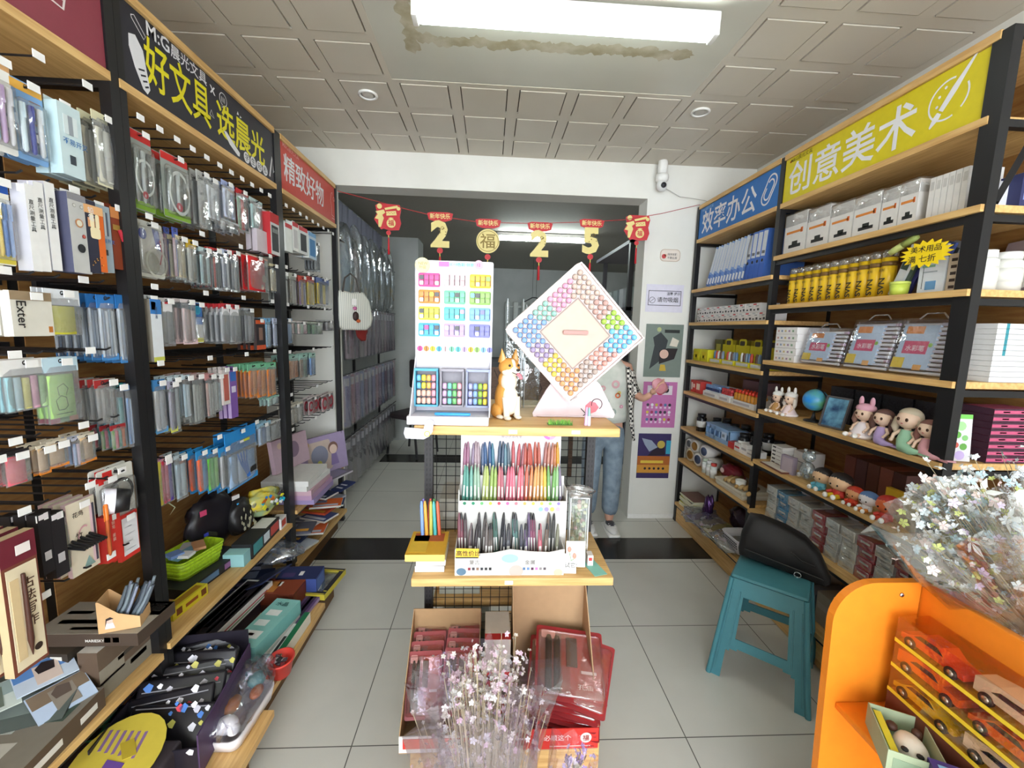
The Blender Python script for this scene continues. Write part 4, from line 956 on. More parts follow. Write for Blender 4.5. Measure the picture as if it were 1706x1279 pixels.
def blister_toy(lab, x, y, z, rz, tilt, col, ring):
    t = thing('toy_card', lab, 'toy card', (x, y, z), (R(tilt), 0, R(rz)))
    MB().prism([(.11 * math.cos(R(a)), .13 * math.sin(R(a))) for a in range(0, 360, 15)], 0, .003, M(col), 'z').build('card', t)
    m = MB(); m.prism([(-.03, -.1), (.02, -.1), (.03, -.02), (-.02, .0)], .003, .005, M('6A4A9A'), 'z'); m.prism([(-.01, .04), (.02, .05), (.05, .0), (.02, -.01)], .003, .005, M('B8A030'), 'z')
    for k in range(6): m.box(-.06 + .02 * k, -.052 + .02 * k, .03 - .008 * k, .09 - .005 * k, .003, .004, M(ring))
    m.build('print', t)
blister_toy('round yellow toy card with purple print, bottom edge of the photo', -1.04, 1.115, .255, 12, 8, 'D8C24A', '8A6A9A')
MB().rbox(-.15, .15, -.09, .09, 0, .115, M('3A3238'), .01, 2).build('carton', label='dark carton under the round yellow toy card', cat='box', loc=(-1.06, 1.1, .1215))
t = thing('glue_set', 'teal plastic tool in a black pack beside the black counter box', 'tool pack', (-1.235, 1.29, .1215), (0, 0, R(15)))
MB().box(-.05, .05, -.09, .09, 0, .05, M('22262A')).build('pack', t)
m = MB(); m.rbox(-.04, .03, -.08, .0, .0505, .072, M('3CA090', .3), .008); m.rbox(-.012, .008, .0, .085, .0505, .066, M('3CA090', .3), .005); m.rbox(-.022, .012, -.06, -.02, .072, .0735, M('1A2226'), .0006); m.build('tool', t)
# white tray with the clear toy bag
t = thing('storage_tray', 'shallow white plastic tray on the near left deck', 'tray', (-.84, 1.36, .1215), (0, 0, R(-2)))
m = MB()
o_ = rr(.125, .25, .03, 6); i_ = rr(.113, .238, .025, 6); n = len(o_)
vs = [(a * .88, b * .9, 0) for a, b in o_] + [(a, b, .045) for a, b in o_] + [(a, b, .045) for a, b in i_] + [(a * .88, b * .9, .004) for a, b in i_]
m.add(vs, [(r_ * n + k, r_ * n + (k + 1) % n, (r_ + 1) * n + (k + 1) % n, (r_ + 1) * n + k) for r_ in range(3) for k in range(n)] + [list(range(3 * n, 4 * n)), list(range(n))[::-1]], M('ECE4E4', .35), True); m.build('tray_body', t)
def crinkle(mb, c, r, m, seed=0, n=26, nv=14, amp=.12, T=None):
    g = random.Random(seed); ph = [(g.uniform(2, 9), g.uniform(2, 9), g.uniform(2, 9), g.uniform(0, 6)) for _ in range(6)]
    def fn(d): return 1 + amp * sum(math.sin(a * d.x + b * d.y + c_ * d.z + p) for a, b, c_, p in ph) / 2.4
    return mb.ell(c, r, m, n, nv, T, fn)
t = thing('toy_bag', 'crinkled clear bag with white plush and amber shell toys lying in the tray', 'toy bag', (-.84, 1.36, .17))
crinkle(MB(), (0, .02, .03), (.075, .15, .055), clear('F4F2FA', .16, .08, .04), 3, amp=.16).build('film', t)
m = MB(); m.ell((.0, -.075, .012), (.036, .03, .026), M('F2F0EC', .9)); m.ell((.026, -.085, .006), (.02, .02, .018), M('F2F0EC', .9)); m.ell((-.03, -.088, .008), (.018, .018, .018), M('F2F0EC', .9)); m.build('plush', t)
m = MB(); m.ell((-.02, -.012, .022), (.024, .038, .018), M('B8703A', .25), fn=lambda d: 1 + .12 * math.sin(9 * d.y)); m.build('shell', t)
m = MB(); m.ell((.035, .04, .025), (.02, .03, .016), M('B86A40', .25)); m.build('shell', t)
m = MB(); m.ell((.01, .09, .03), (.03, .035, .02), M('6AA0A0', .3)); m.build('teal_toy', t)
t = thing('toy_bag', 'clear bag of teal jewels on the left deck beyond the amber shell bag', 'toy bag', (-.90, 1.50, .155), (0, 0, .3))
crinkle(MB(), (0, 0, .03), (.07, .085, .05), clear('EEF2F8', .16, .08, .05), 5, amp=.16).build('film', t)
g = random.Random(2)
for k in range(9):
    MB().ell((g.uniform(-.04, .04), g.uniform(-.05, .05), g.uniform(.01, .05)), .012, M(('5CA8B0', '8CC8C8', '3C8890')[k % 3], .15), 6, 4).build('jewel', t)
t = thing('basket', 'red plastic basket at the deck edge', 'basket', (-.80, 1.565, .1215))
m = MB(); m.lathe([(.034, 0), (.045, .06), (.049, .06), (.049, .067), (.044, .067), (.032, .004), (0, .004)], M('E0463C', .35), 28, sx=1, sy=1.15); m.build('basket_body', t)
g = random.Random(12)
for k in range(10): MB().rbox(-.012, .012, -.008, .008, 0, .006, M(('2A2428', '5A5058', 'C8C4C8', '8A3038')[k % 4], .3), .003).build('trinket', t, loc=(g.uniform(-.02, .02), g.uniform(-.025, .025), .045 + .002 * k), rot=(g.uniform(-.5, .5), g.uniform(-.5, .5), g.uniform(0, 3)))
bx('toy_card', 'blue and orange toy card on the near left deck', 'toy card', -.91, 1.17, .1215, .08, .07, .012, 20, '3A62B0', top=((.1, .5, .1, .5, 'E0703A'), (.5, .9, .5, .9, 'E4E4EA')))
# middle deck
def rod(m, T=None): pass
t = bx('game_box', 'long white and black chess set box lying across the deck', 'game box', -1.125, 1.79, .20, .125, .42, .045, -6, 'D8D6D4', 'E6E4E2', top=((.06, .94, .03, .97, '2A2428'), (.12, .3, .1, .9, '6A5A60'), (.35, .5, .2, .8, 'C8C4C4'), (.6, .7, .1, .7, '4A6A4A'), (.75, .85, .3, .9, 'B83A40'), (.0, 1, .0, .08, '4A7CC0')), right=((.1, .9, .5, .62, 'B83A40'), (.1, .9, .2, .32, '6A8A5A'), (.0, .1, 0, 1, '6A9AD0')), front=((.5, 1, 0, 1, 'D8D43A'), (0, .4, .2, .8, '8A3A38')))
bx('game_box', 'dark carton under the long chess set box', 'game box', -1.15, 1.77, .1215, .14, .44, .077, -4, '2A2630', '3A3040', top=((.1, .9, .1, .9, '4A3858'),))
bx('toy_box', 'turquoise toy box with white shapes lying on the deck', 'toy box', -.935, 1.73, .16, .115, .30, .065, -9, '8ECAC4', '7CBAB4', top=((.15, .75, .15, .3, 'F0F2F0'), (.15, .6, .4, .52, 'E4ECEA'), (.2, .7, .62, .74, 'F0F2F0'), (.3, .5, .2, .25, 'E898A8')), txt=(('top', '水晶', '2A5A58', .03, .2, .84),), front=((.2, .6, .3, .5, 'E8A0B0'),))
bx('toy_box', 'white carton under the turquoise toy box', 'toy box', -.94, 1.74, .1215, .13, .28, .037, -6, 'DCD8D2')
bx('gift_box', 'red brown lacquer look box with orange label', 'box', -1.0, 1.985, .1215, .19, .12, .10, -3, '8A3E24', '6A2E1C', top=((.05, .45, .1, .8, 'C8823A'), (.4, .5, .5, .8, 'F0ECE4')), front=((.1, .9, .1, .4, '4A2018'),), right=((.1, .9, .1, .9, '7A3420'),))
bx('gift_box', 'navy blue box behind the red brown box', 'box', -.955, 2.10, .1215, .2, .12, .10, 2, '26305C', '3A4C8C', top=((.5, .6, .3, .6, 'E8E4E4'), (.1, .4, .2, .5, '4A3A6A')), right=((.1, .9, .3, .9, '5A74B4'), (.2, .6, .05, .25, 'D8D8E0')))
bx('book', 'dark green book standing at the deck edge beyond the red basket', 'book', -.825, 1.73, .1215, .025, .26, .05, -2, 'E6E2D8', '1F7A50', right=((.0, 1, 0, 1, 'E6E0D0'),), topc='1E7048')
bx('book', 'white booklet with bar code beside the green book', 'book', -.86, 1.72, .1215, .04, .2, .022, -3, 'E8E6E4', top=((.2, .5, .1, .6, '2A2A2A'),))
bx('book', 'violet striped magazine between navy box and deck edge', 'book', -.87, 1.96, .1215, .07, .25, .018, -6, '6A5080', 'A08CB8', top=((.2, .8, .1, .9, '3A2A4A'), (.4, .6, .1, .9, '8A9AD0')))
t = thing('rod_set', 'yellow and black printed blister frame sticking out past the deck end', 'toy set', (-.90, 2.14, .1215), (0, 0, R(-7)))
for a, b, c, d in ((-.11, .11, -.11, -.085), (-.11, .11, .10, .125), (-.11, -.09, -.085, .10), (.085, .11, -.085, .10)):
    m = MB(); m.box(a, b, c, d, 0, .03, M('C8B83A'), ms=(None, M('2C2A30'), None, None, None, None))
    m.box(a + .004, b - .004, c + .004, c + .009, .03, .0306, M('E0CC48')); m.build('frame_side', t)
MB().box(-.09, .085, -.085, .10, .002, .022, clear('C8D0C8', .16, .1, .15)).build('window', t)
g = random.Random(77)
# dark magazines and film packs filling the deck behind
for k, (x, y, sx_, sy_, h, rz, c1, c2) in enumerate(((-1.3, 1.62, .18, .3, .05, 8, '3A2440', '5A3A60'), (-1.32, 1.95, .16, .26, .06, -5, '2A3A6A', '3A4C8C'), (-1.20, 2.1, .18, .16, .07, 12, '28304E', '5A5478'), (-1.30, 2.24, .2, .14, .09, 4, '3C3C50', '7A7C8C'))):
    bx('magazine', ('purple magazine stack deep on the deck behind the chess box', 'blue magazine stack deep on the deck', 'dark blue magazine stack leaning near the navy box', 'grey magazine stack at the far end of the middle deck')[k], 'magazines', x, y, .1215, sx_, sy_, h, rz, c1, c2, top=((.1, .9, .1, .3, c2), (.2, .6, .5, .9, '8C98B4')))
t = thing('folder', 'dark blue folder propped up on the middle deck', 'folder', (-1.17, 2.03, .20), (R(62), 0, R(70)))
MB().box(-.09, .09, 0, .006, 0, .2, M('232A4A'), ms=(None, None, M('2E3868'), None, None, None)).build('cover', t)
t = thing('film_pack', 'crumpled clear film pack lying under the shelf near the second post', 'film', (-1.12, 2.23, .24))
crinkle(MB(), (0, 0, .03), (.12, .1, .04), clear('E8EEF6', .2, .08, .12), 8, amp=.2).build('film', t)

# second rack, lower shelf
t = thing('basket', 'lime green woven plastic basket with a cut-out handle on the second rack', 'basket', (-1.285, 1.80, .43), (0, 0, R(-12)))
LIME = noisy('lime_weave', '9CBE1E', 'B8DC30', (1, 1, 1), 90, .35, 2)
m = MB(); a, b = .16, .23
def bsk(z, k, off=0): return [(p[0] * k - off, p[1] * k - off * 0, z) for p in rr(a, b, .03, 5)]
L0, L1, L2, L3 = bsk(0, .82), bsk(.085, 1), bsk(.085, .95), bsk(.004, .78)
n = len(L0)
def hump(L, up): return [(x, y, z + up * max(0, 1 - abs(x) / .05) * (abs(y) > .1)) for x, y, z in L]
L1, L2 = hump(L1, .03), hump(L2, .03)
m.add(L0 + L1 + L2 + L3, [(r_ * n + k, r_ * n + (k + 1) % n, (r_ + 1) * n + (k + 1) % n, (r_ + 1) * n + k) for r_ in range(3) for k in range(n)] + [list(range(3 * n, 4 * n)), list(range(n))[::-1]], LIME, True)
m.build('basket_body', t)
for k in range(5):
    z = .014 + k * .016; s_ = .82 + .18 * z / .085
    MB().tube([(x * s_ / .82 * 1.006, y * s_ / .82 * 1.006, z) for x, y, _ in bsk(0, .82)], .0022, M('8EB01C'), 4, True).build('woven_band', t)
MB().prism(rr(.06, .018, .008, 3, 0, .1), .1155, .1195, M('2A2A1A')).build('handle_hole', t)
for k, (x, y, rz, c, w, l) in enumerate(((-.02, .02, 20, 'D8D4D8', .06, .11), (.0, -.03, -15, '88B8D0', .05, .1), (.02, .03, 40, 'C8946A', .045, .08), (.03, -.06, 0, 'EDEDEE', .045, .045), (-.01, -.07, 60, '7C9CD8', .05, .05))):
    bx('small_pack', ('white card lying in the lime basket', 'sky blue packet in the lime basket', 'tan leather key pouch in the lime basket', 'round white tape roll in the lime basket', 'light blue packet in the lime basket, near end')[k], 'small pack', -1.285 + x, 1.80 + y, .50 + .006 * k, w, l, .012, rz, c)
bx('carton', 'low black carton under the lime basket', 'box', -1.27, 1.82, .3865, .20, .34, .042, -8, '2A2A2E', '1E1E22', right=((.1, .5, .2, .8, '5A7CA0'), (.6, .9, .2, .8, '8A5A8A')))
t = thing('headphone_bag', 'large black product bag with white tag hanging over the second rack shelf', 'bag', (-1.31, 2.0, .42), (0, 0, R(72)))
m = MB(); crinkle(m, (0, 0, .13), (.13, .05, .14), M('1E1B22', .3), 4, amp=.07); m.build('bag_body', t)
m = MB(); m.box(-.1, -.07, -.056, -.053, .2, .225, M('D84A78')); m.box(-.09, -.06, -.058, -.055, .1, .115, M('3A48B8')); m.box(.06, .1, -.058, -.055, .215, .235, M('E8E4E4')); m.box(.085, .095, -.058, -.055, .1, .19, M('3A9AD8')); m.build('label', t)
t = thing('leaf_print_bag', 'black bag with cream leaf print, right of the headphone bag', 'bag', (-1.24, 2.10, .45), (0, 0, R(80)))
crinkle(MB(), (0, 0, .08), (.075, .045, .095), M('211F20', .35), 6, amp=.08).build('bag_body', t)
m = MB(); g = random.Random(4)
for k in range(26):
    a, b = g.uniform(-.055, .055), g.uniform(.02, .14); m.prism([(a, b - .01), (a + .004, b), (a, b + .01), (a - .004, b)], -.052, -.049, M('A8A48C'))
m.build('print', t)
bx('carton', 'black toy box with white top corner at the shelf front', 'box', -1.155, 2.09, .386, .09, .30, .075, 3, '2A2A2C', '26262A', top=((.1, .9, .55, .95, 'E4E2DE'),), right=((.05, .35, .15, .85, '4A9AA0'), (.4, .6, .2, .8, 'D8E4EC'), (.65, .95, .2, .85, 'C8504A')))
bx('carton', 'light turquoise box corner at the shelf front, next to the black toy box', 'box', -1.15, 1.905, .386, .09, .06, .06, 3, 'A8DCDE', '98CCD0')
bx('carton', 'white gadget box with red picture at the shelf front', 'box', -1.135, 2.27, .386, .05, .07, .06, 3, 'E8E4E2', right=((.15, .85, .2, .8, 'C8483C'),))
t = thing('foil_toy_bag', 'shiny holographic toy bag in yellow, blue and orange beside the second post', 'toy bag', (-1.19, 2.22, .53), (0, 0, R(75)))
crinkle(MB(), (0, 0, .03), (.10, .05, .06), noisy('holo_foil', 'D8C03A', '9CB48C', (1, 1, 1), 14, .15, 3), 10, amp=.2).build('bag_body', t)
m = MB(); g = random.Random(8)
for k in range(18):
    a, b = g.uniform(-.07, .08), g.uniform(-.0, .07); s_ = g.uniform(.006, .014); m.prism([(a - s_, b), (a, b - s_), (a + s_, b + s_ * .2), (a + s_ * .3, b + s_)], -.062, -.055, M(('2A8AE0', 'E8E03A', '2CB8D8', 'F0F0F0', 'C86A2A', '3A3A3A')[k % 6], .2))
m.build('print', t)
bx('carton', 'yellow printed chocolate style box lying by the first post', 'box', -1.17, 1.60, .386, .045, .17, .045, -6, 'D8C832', 'C8B828', right=((.1, .25, .2, .8, '6A3A18'), (.35, .7, .35, .65, '8A4A1C'), (.8, .95, .2, .8, '6A3A18')), top=((.2, .8, .1, .9, 'A87828'),))
bx('picture_frame', 'salmon photo frame standing at the back of the second rack', 'frame', -1.36, 2.22, .40, .13, .015, .17, 92, 'C88478', front=((.15, .85, .15, .85, 'D8D0C0'), (.3, .6, .3, .6, '8A8A78')))
bx('carton', 'lilac box at the back beside the second post', 'box', -1.33, 2.28, .40, .06, .1, .06, 0, 'A89CC0', '8C80A8')
t = thing('earphone_cable', 'pale green cable loop hanging by the first post', 'cable', (-1.2, 1.594, 0.784))
MB().tube([(0, .0, .03), (.0, .03, .0), (.0, .0, -.02), (.0, -.04, 0), (0, -.02, .03), (0, .03, .04), (0, .05, .09)], .002, M('C8D4B0'), 5).build('cable', t)

# third rack: books
names = ('white boxed notebook with small lettering, topmost of the flat stack', 'white boxed notebook second in the flat stack', 'pink boxed notebook in the middle of the flat stack', 'rose boxed notebook below the middle of the flat stack', 'lilac boxed notebook, lowest of the flat stack')
for k in range(5):
    c = ('E2E0DC', 'DEDCD8', 'C8A4B0', 'B894B4', '9C8CB8')[k]
    bx('notebook', names[k], 'notebook', -1.17 + .004 * k, 2.57 + .012 * k, .43 + (4 - k) * .032 + .006, .26, .33, .031, (3, -2, 2, 0, 1)[k], c, c, txt=(('front', ('Julie moon', 'SOFT DAY', 'SWEET', 'LOVE', '·')[k], '5A545A', .014, .3, .3),), right=((.1, .9, .2, .8, c),), lid=False)
bx('notebook', 'dark flat magazine under the stack of boxed notebooks', 'notebook', -1.13, 2.95, .431, .2, .3, .012, -20, '7A7480', 'B8B4BC', top=((.1, .9, .1, .9, '8C84A0'),))
def picture(name, lab, cx, cy, z0, w, h, rz, base, deco, tilt=-8):
    t = thing(name, lab, 'box', (cx, cy, z0), (R(tilt), 0, R(rz)))
    m = MB(); m.box(-w / 2, w / 2, 0, .03, 0, h, M(base)); m.build('box_body', t)
    m = MB(); deco(m, w, h); m.build('print', t); return t
def girl_box(m, w, h):
    m.prism(rr(w * .5, h * .8, .02, cx=-w * .1, cz=h * .48), -.0008, 0, M('C8B4A8')); m.disc(-w * .1, h * .5, w * .18, -.0012, M('8A8CA0'), 20)
    m.disc(w * .2, h * .62, w * .11, -.0018, M('7A5A50'), 20); m.disc(w * .2, h * .58, w * .085, -.0024, M('E8CDBE'), 20); m.prism([(w * .12, h * .16), (w * .3, h * .16), (w * .26, h * .46), (w * .15, h * .46)], -.0024, -.001, M('8A78A8'))
    m.disc(-w * .12, h * .3, w * .05, -.002, M('C8C060'), 12); m.disc(-w * .35, h * .85, w * .06, -.001, M('C8A46A'), 14)
picture('gift_set_box', 'large lilac gift set box printed with a girl figure, standing by the doorway', -1.15, 3.0, .44, .40, .27, 62, 'A695B8', girl_box)
picture('gift_set_box', 'pale pink gift set box behind the second post', -1.22, 2.66, .60, .32, .20, 78, 'C4A8B4', lambda m, w, h: (m.disc(.02, h * .55, w * .16, -.001, M('8A7488'), 20), m.disc(-.1, h * .8, w * .06, -.001, M('D8C0A8'), 12)))
g = random.Random(31)
cl = ['2A3A68', 'C8CCD8', '26345C', 'D8602C', 'E0E0E4', '3A4C80', 'C8502C', '2C3C6C', 'B8BCC8', 'E46A2C', '5A5A68', '24325A']
pos = [(-1.22, 2.46), (-1.17, 2.55), (-1.24, 2.62), (-1.15, 2.68), (-1.22, 2.75), (-1.14, 2.82), (-1.18, 2.9), (-1.13, 2.98), (-1.16, 3.04), (-1.12, 2.9), (-1.15, 2.5), (-1.20, 3.0)]
lb = ['navy', 'silver', 'dark blue', 'orange', 'white', 'steel blue', 'rust orange', 'deep blue', 'light grey', 'bright orange', 'slate grey', 'midnight blue']
for k in range(12):
    bx('magazine', '%s magazine in the loose pile on the deck by the doorway, %s' % (lb[k], ('bottom layer' if k < 5 else 'upper layer')), 'magazine', pos[k][0], pos[k][1], .1215 + .014 * k, .2, .14, .0125, g.uniform(-25, 25), cl[k], 'D8D4CC' if k % 2 else cl[k], top=((.1, .9, .1, .3, 'C8CCD8' if k % 2 else 'E4A03C'), (.1, .5, .5, .8, '8890A8')))
bx('magazine', 'navy magazine with white bars on the ledge at the doorway corner', 'magazine', -1.07, 3.1, .30, .09, .16, .01, -22, '25305C', top=((.2, .8, .2, .3, 'D8D8E0'), (.2, .8, .5, .6, 'D8D8E0')), tilt=6)
# ================================================================ ON THE GONDOLA
# tall nail-sticker style display with colour tiles
t = thing('colour_tile_display', 'tall white counter display with twelve colour tiles and three windows', 'counter display', (-.105, 1.30, 1.2185), (0, 0, R(-1)))
CW = M('D6D2DA', .5)
W_, H_ = .232, .475
m = MB(); m.rbox(-.128, .108, -.095, .03, 0, .026, CW, .003); m.build('base', t)
m = MB(); m.prism(rr(W_, H_ - .02, .006, cx=-.004, cz=H_ / 2 + .012), .0, .006, CW); m.build('backboard', t)
m = MB(); m.prism([(-.095, .026), (.03, .026), (.0, .19), (-.004, .19)], -.12, -.117, CW, 'x'); m.prism([(-.095, .026), (.03, .026), (.0, .19), (-.004, .19)], .108, .111, CW, 'x'); m.build('side_panel', t)
cols = ['E2488C', 'D8B4B8', 'E0B02C', 'EC8838', '74C89C', '8CB45C', 'E6DC3C', '5CBCC8', '78A8E0', '48A4E4', 'B49CD8', '7C7CCC']
for i in range(12):
    cx = -.078 + (i % 3) * .076; cz = .432 - .012 - (i // 3) * .049
    m = MB(); m.prism(rr(.064, .04, .005, cx=cx, cz=cz), -.002, 0, M(cols[i]))
    for k in range(4):
        m.prism(rr(.0125, .013, .003, 2, cx - .023 + .0152 * k, cz + .007), -.005, -.002, M(cols[(i + (0 if (i + k) % 5 else 3)) % 12] if (i * 7 + k) % 6 else '4A4A4A', .3)); m.prism(rr(.0115, .012, .003, 2, cx - .023 + .0152 * k, cz - .009), -.0042, -.002, M(cols[i] if (i + k) % 3 else 'D8D4CC', .3))
        m.box(cx - .017 + .0152 * k, cx - .0155 + .0152 * k, -.0046, -.002, cz - .014, cz + .015, M('3A3638'))
    m.build('colour_tile', t)
m = MB()
for k in range(12): m.disc(-.106 + .0192 * k, .216, .0085, -.0006, M(cols[(0, 3, 6, 9, 1, 4, 7, 10, 2, 5, 8, 11)[k]]), 12); m.box(-.107 + .0192 * k, -.105 + .0192 * k, -.0012, -.0006, .209, .223, M('3A3638'))
m.text('Candau', M('5A5458'), .009, -.108, .452, -.001, .004); m.box(-.05, .104, -.001, 0, .458, .472, M('E8C8E4')); m.box(-.05, -.02, -.0014, -.001, .46, .474, M('E878C0')); m.box(.0, .05, -.0014, -.001, .462, .472, M('B8E4EC')); m.text('缤纷色彩 创意', M('5AA8B8'), .012, -.02, .462, -.002, .004)
m.build('print', t)
m = MB(); m.prism([(.022 * math.cos(R(a)) - .098, .022 * math.sin(R(a)) + .462) for a in range(0, 360, 18)], -.004, -.001, M('DCCFA0')); m.text('NEW', M('9A8A5A'), .012, -.11, .463, -.0045, .003); m.text('升级', M('9A8A5A'), .011, -.109, .452, -.0045, .003); m.build('round_badge', t)
m = MB(); m.prism([(.013 * math.cos(R(a)) + .068, .013 * math.sin(R(a)) + .468) for a in range(0, 360, 24)], -.004, -.001, M('F0A8C8')); m.text('12', M('B83A78'), .012, .061, .463, -.0045, .005); m.build('pink_badge', t)
for j in range(3):
    x0 = -.116 + j * .077; y = -.03; z0 = .045
    m = MB(); fc = ('58A8C8', '9A96A0', '9CA4CC')[j]
    for a, b, c, d in ((x0, x0 + .07, z0, z0 + .005), (x0, x0 + .07, z0 + .107, z0 + .114), (x0, x0 + .004, z0, z0 + .11), (x0 + .066, x0 + .07, z0, z0 + .11)): m.box(a, b, y - .012, y + .02, c, d, M(fc))
    m.box(x0, x0 + .07, y + .019, y + .021, z0, z0 + .114, M('8C8890')); m.build('window_box', t)
    for r_ in range(4):
        for k in range(4):
            cc = ((('6AB0E0', 'E8DC50', 'F0B060', 'F0A0B0'), ('C8A8C8', '7CC4B8', '78C078', 'F0A8B4'), ('A8A8D8', '88A8DC', '94B84C', 'E4C84C'))[j])[k]
            if j == 0 and r_ < 2 and k < 3: cc = 'E8B8A8'
            if j > 0 and r_ == 3: pass
            MB().rbox(x0 + .006 + k * .0148, x0 + .0185 + k * .0148, y - .008, y + .004, z0 + .007 + r_ * .023, z0 + .026 + r_ * .023, M(cc, .25), .003, 1).build('ink_block', t) if not (j > 0 and r_ == 3) else None
m = MB(); m.rbox(-.05, .055, -.086, -.077, .027, .036, M('3C9CE0', .3), .004); m.build('blue_pen', t)
t = thing('price_flag', 'white cloud shaped price flag clipped to the left end of the top shelf', 'price flag', (-.212, 1.185, 1.195))
m = MB(); m.prism([(-.02, -.01), (.03, -.012), (.045, -.004), (.055, .01), (.058, .04), (.048, .046), (.035, .04), (.03, .018), (-.022, .022), (-.026, .005)], -.001, .001, M('DEDBEE')); m.build('flag', t)
m = MB(); m.ring(.04, .004, .006, .009, -.0015, M('E0D850'), 12); m.stroke([(-.015, .0), (-.005, .015), (.005, .0), (.015, .014)], .003, -.0015, M('F4F2FA')); m.build('print', t)
# corgi figurine
t = thing('corgi_figurine', 'sitting corgi figurine with tongue out between the two displays', 'figurine', (.060, 1.33, 1.2185), (0, 0, R(28)))
TAN, CRM = M('D99A48', .6), M('F2E6D2', .6)
m = MB()
m.ell((0, .012, .062), (.034, .04, .062), TAN, 18, 12); m.ell((0, -.012, .06), (.026, .03, .05), CRM, 18, 12)
m.ell((0, -.005, .118), (.026, .028, .034), CRM, 18, 12); m.ell((0, .008, .12), (.028, .026, .034), TAN, 18, 12)
for s in (-1, 1):
    m.tube([(s * .018, -.022, .07), (s * .019, -.028, .03), (s * .019, -.03, .006)], [.013, .010, .010], CRM, 10); m.ell((s * .019, -.036, .007), (.011, .015, .007), CRM, 10, 6)
    m.ell((s * .028, .02, .022), (.016, .03, .024), TAN, 12, 8); m.ell((s * .03, -.006, .007), (.01, .018, .007), CRM, 10, 6)
m.ell((0, .052, .02), (.012, .012, .012), TAN, 8, 6)
m.ell((0, -.006, .163), (.034, .033, .029), TAN, 20, 14); m.ell((0, -.014, .152), (.03, .026, .02), CRM, 18, 10); m.ell((0, -.026, .168), (.007, .016, .022), CRM, 10, 8)
m.tube([(0, -.028, .155), (0, -.05, .153), (0, -.056, .152)], [.016, .011, .008], CRM, 12)
m.build('body', t)
for s in (-1, 1):
    m = MB(); m.add([(s * .010, -.008, .184), (s * .034, -.008, .178), (s * .033, .008, .178), (s * .012, .008, .184), (s * .026, -.002, .222)], [(0, 1, 4), (1, 2, 4), (2, 3, 4), (3, 0, 4), (3, 2, 1, 0)], TAN); m.add([(s * .015, -.0092, .186), (s * .029, -.0092, .182), (s * .0245, -.004, .212)], [(0, 1, 2)], M('E8B48A')); m.build('ear', t)
    MB().ell((s * .015, -.034, .17), .0042, M('241C18', .15), 10, 6).build('eye', t)
MB().ell((0, -.059, .158), (.006, .005, .0045), M('201A1A', .2), 10, 6).build('nose', t)
m = MB(); m.tube([(-.012, -.046, .15), (-.005, -.058, .146), (.005, -.058, .146), (.012, -.046, .15)], .0014, M('3A2620'), 5); m.build('mouth', t)
m = MB(); m.tube([(0, -.05, .147), (.004, -.064, .142), (.006, -.07, .132)], [.005, .006, .005], M('E88A98', .3), 8); m.build('tongue', t)
# diamond capsule-pen display on its stand
t = thing('diamond_display', 'pink diamond shaped board holding rows of coloured bead pens, with triangular foot', 'counter display', (.272, 1.33, 1.2185))
DC = (-.005, .0, .272)
T = Matrix.Translation((DC[0], .0, DC[2])) @ Matrix.Rotation(R(47), 4, 'Y')
m = MB(); S_ = .318
PK = noisy('pearl_pink', 'D2BAB6', 'DAC6C0', (1, 1, 1), 2, .35)
o_ = rr(S_, S_, .018, 5); 
m.prism(o_, -.004, .022, PK, T=T); m.build('board', t)
m = MB()
for a, b, c, d in ((-S_ / 2 + .004, S_ / 2 - .004, S_ / 2 - .008, S_ / 2 - .004), (-S_ / 2 + .004, S_ / 2 - .004, -S_ / 2 + .004, -S_ / 2 + .008), (-S_ / 2 + .004, -S_ / 2 + .008, -S_ / 2 + .008, S_ / 2 - .008), (S_ / 2 - .008, S_ / 2 - .004, -S_ / 2 + .008, S_ / 2 - .008)): m.box(a, b, -.014, -.004, c, d, clear('F8F0EE', .2, .1, .3), T=T)
m.build('clear_rim', t)
iw = .152
m = MB(); m.box(-iw / 2, iw / 2, -.0055, -.0045, -iw / 2, iw / 2, M('CFA08E', .2), T=T)
for a, b, c, d in ((-iw / 2 - .004, iw / 2 + .004, iw / 2, iw / 2 + .004), (-iw / 2 - .004, iw / 2 + .004, -iw / 2 - .004, -iw / 2), (-iw / 2 - .004, -iw / 2, -iw / 2, iw / 2), (iw / 2, iw / 2 + .004, -iw / 2, iw / 2)): m.box(a, b, -.007, -.004, c, d, M('9A8880'), T=T)
m.build('centre_panel', t)
MB().prism(rr(.078, .011, .004, 3, DC[0], DC[2] + .004), -.014, -.006, M('C07A70', .3)).build('centre_pen', t)
MB().prism(rr(.084, .016, .006, 3, DC[0], DC[2] + .004), -.0065, -.0058, M('A8988A')).build('pen_slot', t)
